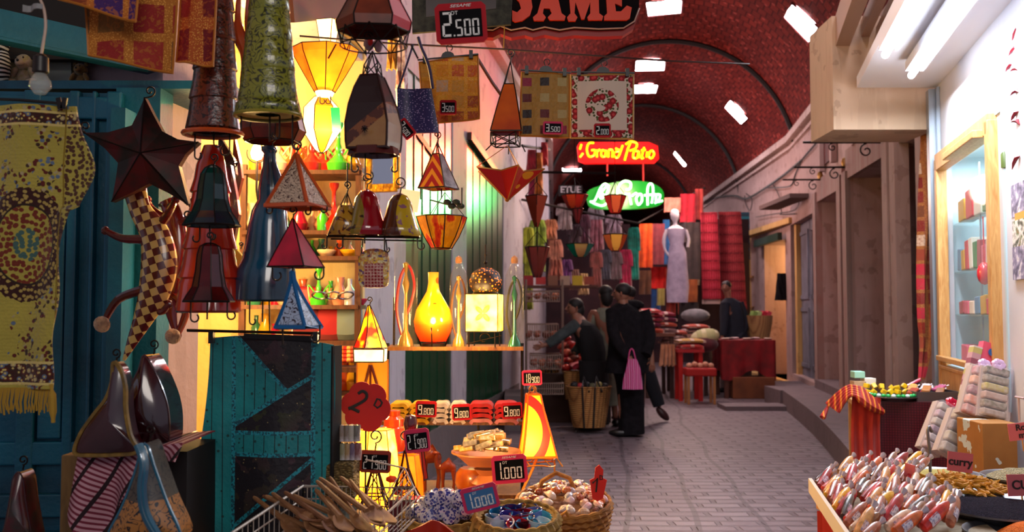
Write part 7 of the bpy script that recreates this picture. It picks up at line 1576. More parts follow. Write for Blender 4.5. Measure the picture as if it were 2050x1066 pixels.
# ---- 15 lit triangular lamp over parchment box
t, lc = hlamp('glowing red and yellow pointed lamp above the shelf corner', 742, 697, 3.3, 'lit lamps in the shop', 'table_lamp')
shade(t, lc, 742, [(612, 2, -4), (640, 12, -2), (665, 20), (697, 33)], 6, .3, mat('flame_parch', rough=.4, tl=.3, es=2.2, fn=lambda g, v: g.ramp(g.noise(v, 22, 1), [(.42, '#c81404'), (.5, '#f07808'), (.56, '#ffc010')])), side_mats=None); hook(t, lc, 739, 612, 6); shade(t, lc, 742, [(699, 30), (724, 29)], 4, .785, m_pw, name='lamp_box')
light('flame_light', 'POINT', P(742, 660, 3.12), 6, WARM, .03)
quadp = [(714, 726), (776, 722), (776, 812), (714, 816)]
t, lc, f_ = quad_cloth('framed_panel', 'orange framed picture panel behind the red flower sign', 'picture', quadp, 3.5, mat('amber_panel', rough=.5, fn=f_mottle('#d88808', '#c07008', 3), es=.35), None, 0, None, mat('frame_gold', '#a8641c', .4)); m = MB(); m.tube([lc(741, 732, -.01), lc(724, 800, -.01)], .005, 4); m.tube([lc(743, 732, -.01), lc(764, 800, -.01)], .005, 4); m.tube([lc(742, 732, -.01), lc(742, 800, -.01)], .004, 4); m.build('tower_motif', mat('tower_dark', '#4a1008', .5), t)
# ---- 16 shelf rack with glowing lamps
RK = thing('metal_shelf_rack', 'metal rack with glass lamps above and stacked napkins below', 'shelf rack', P(905, 1000, 4.0)); lc = LC(905, 1000, 4.0)
for y, x0, x1, dp in ((698, 772, 1046, .30), (843, 768, 1048, .28), (985, 826, 1040, .34)):
    m = MB(); a, b = lc(x0, y), lc(x1, y); m.box(((a.x + b.x) / 2, dp / 2 - .08, a.z - .008), (b.x - a.x, dp, .016)); m.build('shelf_board', mat('amber_shelf', rough=.4, fn=f_wood('#8a5a20', '#5e3414')), RK, smooth=False)
for x in (776, 1044): m = MB(); m.tube([lc(x, 692), lc(x, 1100)], .008, 6); m.build('post', METAL, RK)
m = MB(); m.tube([lc(957, 843), lc(957, 866)], .006, 5); m.tube([lc(782, 600, .1), lc(782, 700, .1)], .006, 5); m.build('shelf_strut', METAL, RK)
YR = 3.98
t, lc = hlamp('glowing yellow and orange bottle shaped glass lamp on the upper shelf', 867, 696, YR, 'lit lamps on the metal rack', 'table_lamp'); k = lc.k
m = MB(); m.lathe([(.001, 10 * k), (26 * k, 12 * k), (36 * k, 32 * k), (39 * k, 52 * k), (34 * k, 75 * k), (22 * k, 96 * k), (13 * k, 112 * k), (10 * k, 130 * k), (11 * k, 150 * k), (9 * k, 150 * k)], (0, 0, 0), 28, cap=False)
m.build('lamp_glass', mat('vase_glow', rough=.2, coat=.6, tl=.3, es=1.5, fn=lambda g, v: (lambda x, y, z: g.mix(g.vor(v, 20).lt(.33) * z.gt(.19), g.ramp(z / .33, [(.05, '#b81404'), (.3, '#e85008'), (.5, '#ffb010'), (.75, '#e8a010'), (1, '#b07820')]), '#c84a08'))(*g.xyz(v))), t)
m = MB(); m.lathe([(.001, 0), (24 * k, 0), (24 * k, 8 * k), (.001, 10 * k)], (0, 0, 0), 20); [m.tube([(24 * k * math.cos(a), 24 * k * math.sin(a), 2 * k), (38 * k * math.cos(a), 38 * k * math.sin(a), 40 * k)], .003, 4) for a in (0, 1.57, 3.14, 4.71)]; m.build('lamp_base', METAL, t)
light('vase_light', 'POINT', P(867, 640, YR - .16), 8, WARM, .03)
t, lc = hlamp('glowing square parchment lamp with a flower on the upper shelf', 970, 694, YR, 'lit lamps on the metal rack', 'table_lamp'); k = lc.k
shade(t, lc, 970, [(590, 37), (664, 37)], 4, -PI / 2 + .62, mat('cube_parch', rough=.5, tl=.3, es=2.4, fn=lambda g, v: g.ramp(g.noise(v, 14, 3), [(.3, '#ffc828'), (.6, '#ffe878')])), sy=1)
m = MB(); c = lc(968, 628, -.092)
for a in (.9, 2.4, 3.9, 5.4):
    pts = [(c.x + math.cos(a) * 4 * k - math.sin(a) * s_ * 5 * k * 1, c.z + math.sin(a) * 4 * k + math.cos(a) * s_ * 5 * k) for s_ in (0,)]; m.ell(c + Vector((math.cos(a) * 10 * k, 0, math.sin(a) * 10 * k)), (9 * k, .002, 4.5 * k), 8, 6, rot=Matrix.Rotation(-a, 3, 'Y'))
m.build('pressed_flower', mat('petal_olive', '#a88010', .6, emit='#a88010', es=.4), t)
m = MB(); [m.tube([lc(970, 664) + Vector((37 * k * math.cos(a), 37 * k * math.sin(a), 0)), lc(970, 694) + Vector((37 * k * math.cos(a), 37 * k * math.sin(a), 0))], .003, 4) for a in [-PI / 2 + .62 + PI / 2 * q for q in range(4)]]; m.tube(curl(lc(970, 678, -.05), 12 * k, 0, .8, .5), .0022, 4); m.tube([lc(936, 688, -.06), lc(1004, 672, -.06)], .002, 4); m.build('lamp_stand', METAL, t)
light('cube_light', 'POINT', P(970, 628, YR - .2), 8, WARM, .03)
t, lc = hlamp('pierced dark globe lamp sitting on the square parchment lamp', 972, 588, YR, 'lit lamps on the metal rack', 'globe_lamp'); k = lc.k
m = MB(); m.lathe([(22 * k, 0), (32 * k, 14 * k), (33 * k, 26 * k), (26 * k, 42 * k), (12 * k, 51 * k), (.001, 52 * k)], (0, 0, 0), 24, cap=False); m.build('lamp_globe', mat('pierced', rough=.5, es=1.6, fn=lambda g, v: g.mix(g.vor(v, 75).lt(.30), '#180804', '#f07010')), t)
m = MB(); m.tube([(0, 0, 52 * k), (0, 0, 98 * k)], .003, 5); m.ell((0, 0, 62 * k), .008, 8, 6); m.ell((0, 0, 78 * k), .006, 8, 6); m.lathe([(20 * k, -6 * k), (26 * k, 0), (24 * k, 3 * k)], (0, 0, 0), 16); m.build('lamp_finial', METAL, t)
m_gl = mat('clear_vase', '#5a5a52', .05, alpha=.15, coat=1)
def glasscase(label, cx, x0, x1, y0, y1, tube_c, tn, bx=None, flare=True):
    t, lc = hlamp(label, cx, y1, YR, 'glass hookah cases on the upper shelf', 'glass_hookah', 'hookah'); k = lc.k; hw = (x1 - x0) / 2; m = MB(); H = y1 - y0
    prof = [(hw * .8, 0), (hw, 6), (hw, H * .7), (hw * .9, H * .82), (hw * .45, H * .93), (hw * .3, H)] if flare else [(hw, 0), (hw, H)]
    m.lathe([(r_ * k, z * k) for r_, z in prof], (0, 0, 0), 20, cap=False); m.build('glass_cover', m_gl, t)
    m = MB(); m.tube(spline([lc(cx - hw * .3, y1 - 20), lc(cx - hw * .75, y1 - H * .35), lc(cx - hw * .5, y0 + H * .35), lc(cx + hw * .2, y0 + H * .22), lc(cx + hw * .7, y0 + H * .4), lc(cx + hw * .4, y1 - H * .4), lc(cx, y1 - H * .3)], 5), hw * .13 * k, 6); m.build('hose', mat('hose' + tube_c, tube_c, .3), t)
    m = MB(); m.lathe([(r_ * k, z * k) for r_, z in [(.01, 0), (hw * .7, 0), (hw * .6, H * .06), (hw * .2, H * .15), (hw * .12, H * .5), (hw * .3, H * .6), (hw * .1, H * .7), (hw * .25, H * .8), (.01, H * .82)]], (0, 0, 0), 14); m.build('hookah_stem', mat('stem' + tn, {'brass': '#b89038', 'green': '#0c6a50'}[tn], .2, .6, coat=.5), t)
    if flare: m = MB(); m.lathe([(hw * .3 * k, 0), (hw * .38 * k, 4 * k), (hw * .3 * k, 12 * k), (.001, 16 * k)], lc(cx, y0 + 8), 10); m.build('case_cap', mat('cap_amber', '#a87030', .3, alpha=.6), t)
glasscase('tall glass case with a coiled red hookah hose, leftmost on the shelf', 812, 790, 838, 487, 694, '#a81018', 'brass', flare=False)
glasscase('slim glass hookah case between bottle lamp and square lamp', 918, 900, 938, 520, 694, '#5a3018', 'brass')
glasscase('glass hookah case with green foot at the right end of the shelf', 1030, 1010, 1050, 520, 696, '#2a2018', 'green')
# napkins on the second shelf
ncol_ = [('#d8a810', 'yellow'), ('#d8c8c0', 'white'), ('#b01018', 'red')]
for c_, (x0, x1, (cc, cn)) in enumerate(((778, 862, ncol_[0]), (866, 934, ncol_[1]), (938, 1040, ncol_[2]))):
    for s_ in range(2):
        for q in range(4):
            xa = x0 + (x1 - x0) * s_ / 2; xb = x0 + (x1 - x0) * (s_ + 1) / 2 - 1; y = 838 - q * 9.5; Y = 3.92; a, b = P(xa, y, Y), P(xb, y, Y); W_ = (b.x - a.x) * .98; m = MB()
            zz = P(900, 843, 4.0).z + .003 + q * .0215
            m.grid(lambda u, v: Vector(((u - .5) * W_, (v - .5) * .16, .018 * (1 - abs(2 * u - 1) ** 6) + .001 * math.sin(u * 11 + q * 2 + s_))), 10, 4, th=.016)
            cq = cc if not (c_ == 2 and q == 0) else '#c8787c'
            tag(m.build('folded_napkin', mat('nap' + cq, rough=.8, fn=f_mottle(cq, '#%02x%02x%02x' % tuple(int(int(cq[z:z + 2], 16) * .72) for z in (1, 3, 5)), 12)), None, Vector(((a.x + b.x) / 2, Y + .06, zz))), '%s folded napkin on the second shelf, %s pile, %s from the bottom' % (cn if cq == cc else 'pink edged red', ['left', 'right'][s_] + ' ' + cn, ORD[q]), 'napkin', 'folded napkins on the metal rack')
for lb, cx, w_, yy in (('first price card 9.800, on the yellow napkins', 853, 42, 820), ('second price card 9.800, between white and red napkins', 924, 38, 826), ('third price card 9.800, on the red napkins', 1025, 42, 823)): price_card(lb, cx, yy, w_, 32, 3.84, '9', '.800', -.05 if cx > 900 else .02)
price_card('price card 18.900 above the tall glowing orange lamp', 1065, 757, 40, 30, 3.5, '18', '900', -.03, m_cpink)
# tall glowing orange lamp at right end
t, lc = hlamp('tall glowing orange lamp with red swirl at the right end of the stall', 1078, 935, 3.55, 'lit lamps on the metal rack', 'floor_lamp'); k = lc.k
m_swirl = mat('swirl_parch', rough=.4, tl=.25, es=2.0, fn=lambda g, v: (lambda x, y, z: (lambda d: g.mix(d.gt(.085) * d.lt(.115), g.ramp(g.noise(v, 9, 3), [(.3, '#f08008'), (.7, '#ffb810')]), '#c81404'))(((x + .07) * (x + .07) + (z - .14) * (z - .14) * .6).sq()))(*g.xyz(v)))
shade(t, lc, 1074, [(792, 14, -6), (820, 18, -4), (870, 28, 0), (912, 37, 2)], 4, -PI / 2 + .9, m_swirl, sy=1, seam_m=mat('orange_seam', '#b05008', .4), seam_r=.004)
m = MB(); m.tube(curl(lc(1066, 783), 8 * k, 0, 1.2, .4), .003, 5); m.tube([lc(1058, 792), lc(1066, 770), lc(1076, 792)], .003, 5); m.build('top_loop', mat('gold_wire', '#a87030', .35, .6), t)
m = MB(); mw = mat('gold_wire', '#a87030', .35, .6)
for y in (916, 930): m.tube([lc(1076, y) + Vector((36 * k * math.cos(a), 30 * k * math.sin(a), .004 * math.sin(3 * a))) for a in [2 * PI * q / 24 for q in range(24)]], .0028, 4, closed=True)
for a in (.2, 1.4, 2.6, 3.8, 5.0): m.tube([lc(1076, 914) + Vector((36 * k * math.cos(a), 30 * k * math.sin(a), 0)), lc(1076, 930) + Vector((36 * k * math.cos(a + .5), 30 * k * math.sin(a + .5), 0))], .0025, 4)
m.build('wire_base', mw, t); legs(t, lc, [(1110, 912, 945, 0, 1), (1048, 912, 942, 0, 1)], .0035, mt=mw); m = MB(); m.tube([lc(1112, 914), lc(1126, 935)], .003, 4); m.tube(spline([lc(1076, 918, .02), lc(1062, 950, .0), lc(1044, 990, .0), lc(1030, 1060, .0)], 4), .006, 5); m.build('rope_leg', mat('rope', '#b07830', .8), t)
light('swirl_light', 'POINT', P(1080, 880, 3.35), 7, (1, .5, .12), .03)
t0 = None
# ---- 17 low things on and below the rack
def camel(label, cx, by, h_, Y, head=1):
    lc = LC(cx, by, Y); k = lc.k * h_ / 90; t = thing('wooden_camel', label, 'carved animal', lc.o, 'carved wooden animals'); mt = mat('carved_orange', rough=.35, coat=.3, fn=f_mottle('#a84410', '#7a2a0c', 14)); v_ = lambda x, z, y=0: Vector((x * k, y * k, z * k))
    m = MB(); m.rings([[v_(x + rx * math.cos(a) * .1, zc + rz * math.sin(a), ry * math.cos(a)) for a in [2 * PI * q / 12 for q in range(12)]] for x, zc, rx, ry, rz in ((-16, 52, 3, 2, 3), (-14, 54, 4, 8, 9), (-4, 58, 4, 10, 13), (3, 62, 4, 9, 16), (10, 56, 4, 9, 11), (16, 54, 4, 6, 8), (18, 53, 2, 2, 2))])
    m.tube(spline([v_(-14, 56), v_(-22, 58), v_(-24, 74), v_(-22, 84)], 4), [7 * k, 7 * k, 6.5 * k, 6 * k, 5.5 * k, 5 * k, 5 * k, 5 * k, 4.5 * k, 4 * k, 4 * k, 4 * k, 4 * k], 9); m.ell(v_(-26, 86), (8 * k, 4 * k, 4.5 * k), 9, 7)
    m.build('camel_body', mt, t)
    for x, y in ((-10, -5), (-10, 5), (12, -5), (12, 5)): m = MB(); m.tube([v_(x, 52, y), v_(x + (2 if x > 0 else 0), 26, y), v_(x, 0, y)], [5.5 * k, 3 * k, 3.4 * k], 7); m.build('leg', mt, t)
z_ = P(900, 982, 3.98).z
camel('larger carved wooden camel on the low shelf of the rack', 862, 984, 108, 3.95)
camel('smaller carved wooden camel with bent neck beside the larger one', 896, 990, 84, 3.88)
t, lc = hlamp('round orange leather pouf under the bowl of packets', 955, 978, 3.72, None, 'leather_pouf', 'lamp'); k = lc.k; m = MB(); m.lathe([(.001, 0), (40 * k, 0), (44 * k, 10 * k), (42 * k, 30 * k), (34 * k, 40 * k), (.001, 41 * k)], (0, 0, 0), 20, sy=.8); m.build('pouf_body', mat('pouf_orange', rough=.3, coat=.5, fn=f_mottle('#a8500c', '#7a300a', 8), es=.12), t); m = MB(); [m.tube([(r_ * k, -20 * k, 0), (r_ * k, -20 * k, -22 * k)], .003, 4) for r_ in (-38, 0, 36)]; m.build('leg', METAL, t)  # a faint glow is put into the pouf's leather
bw, pw, rw = dish('packet_dish', 'shallow white dish heaped with foil packets behind the 1.000 card', 974, 905, 66, 3.55, .045, mat('dish_orange', '#a86840', .4)); 
m = MB(); m.lathe([(.05, -.045 - .02), (.03, -.09), (.06, -.12)], pw, 16); tag(m.build('dish_foot', mat('dish_orange', '#a86840', .4), None), 'foot under the shallow dish of foil packets', 'stand')
for q in range(36):
    r_, a = rw * .75 * math.sqrt(R.random()), R.random() * 2 * PI; lay = q // 12; m = MB(); m.box((0, 0, 0), (.062, .036, .022)); cc = ['#a87c34', '#7c766e', '#8a8478', '#4a3c2c', '#b08a40'][q % 5]
    tag(m.build('foil_packet', mat('foil' + cc, rough=.25, metal=.3, coat=.8, fn=f_mottle(cc, '#c0b8a8', 50, 3, (.45, .8))), None, pw + Vector((r_ * math.cos(a) * (1 - lay * .2), r_ * math.sin(a) * .8, .012 + lay * .022 + .012 * (1 - r_ / rw))), smooth=False, bevel=.004, rot=(R.uniform(-.3, .3), R.uniform(-.4, .2), R.uniform(-.5, .5))), 'small foil wrapped packet heaped in the shallow dish', 'packet', 'foil packets heaped in the dish')
t, lc = hlamp('orange leather jar lamp glowing behind the red flower sign', 790, 905, 3.5, 'lit lamps in the shop', 'jar_lamp'); k = lc.k; m = MB(); m.lathe([(26 * k, 0), (27 * k, 30 * k), (24 * k, 45 * k), (20 * k, 48 * k), (20 * k, 62 * k), (12 * k, 68 * k), (13 * k, 78 * k), (.001, 79 * k)], lc(788, 902), 16); m.build('jar_body', mat('jar_orange', rough=.3, coat=.6, tl=.3, fn=f_mottle('#c84408', '#a02408', 8), es=.55), t)
t, lc = hlamp('red leather cone lamp beside the carved camels', 838, 960, 3.7, None, 'cone_lamp', 'lamp'); shade(t, lc, 836, [(905, 12), (960, 20)], 6, .2, mat('cone_red', rough=.35, coat=.4, fn=f_mottle('#a01c0c', '#700c08', 8)))
t, lc = hlamp('tall glowing yellow column lamp behind the wire towers', 752, 1090, 3.35, 'lit lamps in the shop', 'column_lamp'); k = lc.k
shade(t, lc, 752, [(865, 34), (900, 40), (960, 46), (1090, 50)], 6, .2, mat('column_parch', rough=.4, tl=.3, es=3.2, fn=lambda g, v: g.ramp(g.noise(v, 7, 3), [(.3, '#ffa808'), (.55, '#ffd040'), (.7, '#fff0a0')])), seam_m=mat('orange_seam', '#b05008', .4))
light('column_light', 'POINT', P(752, 940, 3.12), 12, WARM, .04)
t, lc = hlamp('second glowing column lamp, orange yellow, right of the wire towers', 812, 1090, 3.5, 'lit lamps in the shop', 'column_lamp')
shade(t, lc, 815, [(915, 22), (960, 30), (1090, 36)], 6, .2, m_py, seam_m=mat('orange_seam', '#b05008', .4))
def tower(label, cx, y0, y1, hw, Y, foot_c):
    t, lc = hlamp(label, cx, y1, Y, 'wire towers with price cards', 'wire_tower', 'ornament'); k = lc.k; m = MB(); mt = mat('tower_red_brown', '#3a100c', .4, .4)
    P4 = lambda y, w_: [lc(cx, y) + Vector((w_ * k * sx, w_ * k * sy * .8, 0)) for sx, sy in ((-1, -1), (1, -1), (1, 1), (-1, 1))]
    H = y1 - y0; lv = [P4(y0, 1), P4(y0 + H * .35, hw * .22), P4(y0 + H * .7, hw * .55), P4(y1, hw)]
    for q in range(4):
        m.tube([l_[q] for l_ in lv], .0028, 4); m.tube([l_[q] * .6 + l_[(q + 1) % 4] * .4 for l_ in lv[1:]], .002, 4)
        for i in range(1, 4): m.tube([lv[i][q], lv[i][(q + 1) % 4]], .0022, 4)
        m.tube([lv[1][q], lv[2][(q + 1) % 4]], .0018, 4); m.tube([lv[2][q], lv[3][(q + 1) % 4]], .0018, 4)
    for sx in (-.5, .1, .5): m.tube(curl(lc(cx + sx * hw, y1 - H * .12, -hw * .8 * k), hw * .22 * k, 0, 1.2, .3), .0018, 4)
    m.build('tower_wires', mt, t); hook(t, lc, cx, y0, 14, .0026); return t
tower('wire tower ornament with spiral top, left of the pair', 750, 905, 1030, 34, 2.9, 0); tower('wire tower ornament leaning right of the first, darker', 810, 905, 1010, 34, 2.95, 0)
price_card('left price card 21.900 fixed on the left wire tower', 751, 925, 62, 44, 2.84, '21', '.900', .04, mat('card_brown', '#8a2818', .4), dt=True)
price_card('right price card 21.900, pink framed and tilted, on right wire tower', 835, 883, 50, 46, 2.86, '21', '.900', -.12, m_cpink, dt=True)
price_card('upright price card 1.000 below the dish of foil packets', 1020, 940, 70, 56, 3.2, '1', '.000', -.08, m_cpink, True, dt=True)
price_card('tilted price card 1.000 with blue sheen over the cup basket', 961, 998, 72, 50, 2.5, '1', '.000', -.24, m_cpink, True, m_cblue, dt=True)
t = thing('red_flower_sign', 'red flower shaped sign reading 2D in black', 'sign', P(732, 815, 2.9)); k = 2.9 / F
o = []
for q in range(72):
    a = 2 * PI * q / 72; r_ = 42 + 8 * abs(math.cos(a * 3 + .5)) ** .6; o.append((r_ * k * math.cos(a), r_ * 1.02 * k * math.sin(a)))
m = MB(); m.prism(o, 0, .004); m.build('flower_card', mat('flower_red', '#c00808', .6), t, smooth=False)
m = MB(); z3 = lambda x, y: Vector(((x - 732) * k, -.003, (815 - y) * k)); m.tube(spline([z3(717, 789), z3(726, 784), z3(734, 790), z3(730, 802), z3(701, 818), z3(703, 817), z3(720, 825)], 4), .0055, 6); m.tube([z3(749, 812), z3(755, 799), z3(761, 801), z3(765, 807), z3(762, 813), z3(756, 817)], .0035, 6, closed=True)
for v in m.v: v.y = -.003 + (v.y + .003) * .3
m.build('marker_lettering', m_ink, t)
m = MB(); m.tube([(0, .006, -.03), (0, .006, -.42)], .003, 5); m.build('sign_stick', METAL, t)
t = thing('red_paper_sign', 'small red paper sign reading 1D standing in the shell basket', 'sign', P(1197, 965, 2.95)); k = 2.95 / F; z4 = lambda x, y: ((x - 1197) * k, (965 - y) * k)
m = MB(); m.prism([z4(*p) for p in ((1186, 998), (1181, 962), (1190, 958), (1192, 938), (1200, 932), (1208, 942), (1207, 958), (1215, 962), (1207, 998), (1196, 1004))], 0, .004); m.build('sign_card', mat('sign_vermilion', '#e02008', .6), t, smooth=False)
m = MB(); m.tube([Vector((*z4(1186, 968)[:1], -.003, z4(0, 968)[1])), Vector((z4(1196, 0)[0], -.003, z4(0, 958)[1])), Vector((z4(1193, 0)[0], -.003, z4(0, 985)[1]))], .003, 5); m.tube([Vector((z4(x, 0)[0], -.003, z4(0, y)[1])) for x, y in ((1201, 952), (1206, 954), (1206, 960), (1201, 961))], .0018, 5, closed=True); m.build('marker_lettering', m_ink, t)
# ---- 18 front table and baskets
FT = thing('front_table', 'low wooden table carrying the woven baskets at the front of the stall', 'table', (-.45, 2.9, 0)); zt = .50
m = MB(); m.box((0, 0, zt - .02), (1.5, 1.2, .04)); m.build('tabletop', m_shelf, FT, smooth=False)
for sx in (-.68, .68):
    for sy in (-.5, .5): m = MB(); m.box((sx, sy, (zt - .04) / 2), (.06, .06, zt - .04)); m.build('leg', m_shelf, FT, smooth=False)
m_wk = mat('pale_wicker', rough=.75, fn=f_mottle('#a8843c', '#7a5a24', 40)); m_wko = mat('orange_wicker', rough=.7, fn=f_mottle('#a87028', '#7a4a18', 40))
TILT = Matrix.Rotation(.22, 3, 'X')
def fb_(label, x0, x1, ytop, Y, rows, mt, dep, top=1, bot=.78):
    k = Y / F; ztop = P((x0 + x1) / 2, ytop, Y).z; H = ztop - zt; by = None
    t, r, _ = woven('woven_basket', label, x0, x1, 0, H / k, Y, mt, top, bot, 'woven baskets on the front table', dep=dep, rows=rows); c = Vector((P((x0 + x1) / 2, ytop, Y).x, Y, ztop)); t.location = c - TILT @ Vector((0, 0, H)); t.rotation_euler = (.22, 0, 0); return t, r, H, c
BA, rA, HA, cA_ = fb_('pale wicker basket of blue and white jars, left of the cup basket', 810, 968, 1032, 2.75, 11, m_wk, .7)
BB, rB, HB, cB_ = fb_('round wicker basket filled with coloured glazed cups', 955, 1114, 1034, 2.62, 12, m_wk, .85, 1, .85)
BC, rC, HC, cC_ = fb_('large wicker basket of seashells with a looped handle', 1036, 1220, 1004, 3.05, 12, m_wko, .85, 1, .75)
m = MB(); m.tube([Vector((0, 0, HC)) + Vector(v) for v in [(-rC * .55, .05, 0), (-rC * .45, .06, .045), (-rC * .15, .06, .075), (rC * .15, .05, .06), (rC * .32, .04, 0)]], .008, 7); m.build('handle', m_wko, BC); m = MB(); m.tube([Vector((0, 0, HC)) + Vector(v) for v in [(-rC * .15, -rC * .8, .0), (0, -rC * .86, .025), (rC * .15, -rC * .84, -.02), (rC * .16, -rC * .8, -.06)]], .006, 6); m.build('handle', m_wko, BC)
m = MB(); m.tube(spline([Vector((0, 0, HB)) + Vector(v) for v in [(-rB * 1.0, -.03, .01), (-rB * 1.15, -.05, -.04), (-rB * 1.05, -.06, -.09), (-rB * .95, -.05, -.04), (-rB * 1.0, -.04, .0)]], 4), .006, 6); m.build('handle', m_wk, BB)
cups = [('#a0b8c8', 'pale blue'), ('#1c6a9a', 'turquoise'), ('#181c5a', 'navy'), ('#8a1018', 'red'), ('#5a6ab0', 'periwinkle'), ('#48a0b8', 'light blue'), ('#380a10', 'dark maroon'), ('#2a2a80', 'royal blue'), ('#b0b0c8', 'lavender'), ('#a01420', 'crimson'), ('#3878a8', 'steel blue'), ('#b8d0d8', 'ice blue'), ('#6a0c14', 'wine red'), ('#203a78', 'cobalt')]
cpos = [(-.6, -.1), (-.45, .35), (-.15, .5), (.15, .25), (.45, .4), (.6, .05), (.2, -.15), (-.2, .05), (-.35, -.4), (0, -.55), (.3, -.5), (.55, -.3), (-.05, .8), (.3, .7)]
for (cc, cn), (cx, cy) in zip(cups, cpos):
    m = MB(); r_ = .034; m.lathe([(.001, 0), (r_ * .55, 0), (r_ * .95, .02), (r_, .034), (r_ * .92, .034), (r_ * .85, .02), (r_ * .5, .005), (.001, .005)], n=20); m.tube([(r_ * 1.0 * math.cos(a), r_ * math.sin(a), .034) for a in [2 * PI * q / 20 for q in range(20)]], .0015, 5, closed=True)
    tag(m.build('glazed_cup', mat('cup' + cc, cc, .12, coat=1), None, cB_ + TILT @ Vector((cx * rB * .92, cy * rB * .72, -.035)), rot=(R.uniform(0, .4), R.uniform(-.2, .2), 0)), '%s glazed cup in the round wicker basket' % cn, 'cup', 'glazed cups in the round basket')
m_bw = mat('blue_white_ceramic', rough=.15, coat=1, fn=lambda g, v: g.mix((g.vor(v, 110).lt(.48)), '#c8c4d0', '#3a3c8a'))
jp = [(-.75, .1, 0), (-.5, -.35, 0), (-.45, .3, .02), (-.1, -.2, .01), (-.1, .4, .035), (.25, -.35, .0), (.3, .25, .03), (.6, -.1, .01), (.6, .4, .01), (.05, .1, .05), (-.3, .0, .045), (.45, .0, .045)]
for q, (x, y, z) in enumerate(jp):
    m = MB(); m.lathe([(.001, -.04), (.018, -.04), (.028, -.02), (.028, .012), (.016, .026), (.02, .036), (.001, .037)], n=16)
    tag(m.build('ceramic_jar', m_bw, None, cA_ + TILT @ Vector((x * rA * .85, y * rA * .6, z + .005)), rot=(R.uniform(.8, 1.6), R.uniform(-.6, .6), R.uniform(-.9, .9))), 'blue and white ceramic jar lying in the %s of the pale wicker basket' % ['left corner', 'front left', 'rear left', 'front middle', 'rear middle', 'front right', 'rear right', 'right front corner', 'right rear corner', 'topmost middle', 'topmost left', 'topmost right'][q], 'jar', 'blue and white jars in the basket')
shc = [('#c8a080', 'sandy'), ('#8a3410', 'amber brown'), ('#d8c0b0', 'cream'), ('#b85c20', 'orange'), ('#a8a0a8', 'grey'), ('#5a2410', 'dark brown'), ('#d0b8c0', 'pinkish white')]
for q in range(80):
    a, r_ = R.random() * 2 * PI, rC * .9 * math.sqrt(R.random()); cc, cn = shc[q % 7]; m = MB()
    m.tube(spline([(-.02, 0, 0), (-.006, .002, .003), (.008, .0, .004), (.02, .0, 0), (.03, 0, -.002)], 3), [.002, .007, .011, .013, .013, .013, .012, .011, .009, .006, .004, .003, .002], 8); m.ell((.004, -.006, .003), (.012, .008, .006), 7, 5)
    tag(m.build('seashell', mat('shell' + cc, rough=.3, coat=.4, fn=f_stripes([cc, '#%02x%02x%02x' % tuple(min(255, int(int(cc[z:z + 2], 16) * .7 + 60)) for z in (1, 3, 5)), cc], 0, 120, 2)), None, cC_ + TILT @ Vector((r_ * math.cos(a), r_ * math.sin(a) * .82, .004 + .03 * (1 - r_ / rC) + R.uniform(-.006, .006))), rot=(R.uniform(-1, 1), R.uniform(-.5, .5), R.random() * 6.28)), '%s spiral seashell heaped in the handled wicker basket' % cn, 'seashell', '%s seashells in the basket' % cn)
m = MB(); m.grid(lambda u, v: cC_ + TILT @ Vector(((u - .5) * rC * 1.7 * (1 - abs(v - .5) * .6), (v - .5) * rC * 1.4, -.02)), 4, 4, th=.01); tag(m.build('shell_bed', mat('shell_bed', rough=.6, fn=f_mottle('#8a5430', '#c09a80', 60)), None), 'bed of small broken shells under the seashells', 'shells', kind='stuff')
# red cloth bottom
t, lc = hlamp('folded orange red leather piece at the bottom before the jar basket', 868, 1085, 2.45, None, 'leather_cloth', 'leather'); m = MB(); m.grid(lambda u, v: lc(812 + u * 100, 1052 + 14 * abs(u - .5) ** 1 * 2 + v * 40 - 8 * math.sin(u * PI), -.02 * math.sin(u * 7)), 16, 6, th=.006); m.build('leather_fold', mat('orange_leather', rough=.4, fn=f_mottle('#b8280c', '#8a1808', 10)), t)
# ---- 19 wire tray of wooden spoons
m_wire = mat('white_wire', '#a89c90', .4, .2)
ST = thing('wire_tray', 'white wire tray full of wooden spoons at the front', 'wire tray', P(660, 1066, 2.5)); lc = LC(660, 1066, 2.5)
A, B, C_, D = lc(512, 1008, -.10), lc(598, 985, .12), lc(836, 1006, .12), lc(815, 1032, -.02)
A, B, C_, D = lc(514, 1030, -.22), lc(590, 990, .10), lc(816, 1000, .14), lc(700, 1075, -.30)
m = MB(); m.tube([A, B, C_, D], .0045, 6, closed=True); dn = Vector((0, 0, -.09)); m.tube([A + dn, B + dn, C_ + dn, D + dn], .004, 5, closed=True); m.tube([A + dn * .4, B + dn * .4, C_ + dn * .4, D + dn * .4], .003, 5, closed=True); m.build('tray_rim', m_wire, ST)
m = MB()
for p, q_, n_ in ((A, B, 14), (B, C_, 26), (C_, D, 18), (D, A, 24)):
    for i in range(n_ + 1): x = p + (q_ - p) * i / n_; m.tube([x, x + dn], .0016, 3)
for i in range(27): m.tube([A + dn + (D - A) * i / 26, B + dn + (C_ - B) * i / 26], .0016, 3)
m.build('tray_wires', m_wire, ST)
m = MB(); m.tube([lc(706, 948, .2), lc(790, 966, .2), lc(822, 1020, .16)], .0028, 5); [m.tube([lc(790 + (822 - 790) * i / 5, 966 + 54 * i / 5, .18), lc(760 + i * 8, 1010 + i * 8, .1)], .0018, 4) for i in range(6)]; m.build('tray_back_wires', m_wire, ST)
m_spoon = [mat('spoon_wood%d' % i, rough=.55, fn=f_wood(a, b, (2, 2, 2), 10)) for i, (a, b) in enumerate((('#9a6e48', '#7a5236'), ('#8a5c3c', '#6a442c'), ('#a87c54', '#8a5e3c')))]
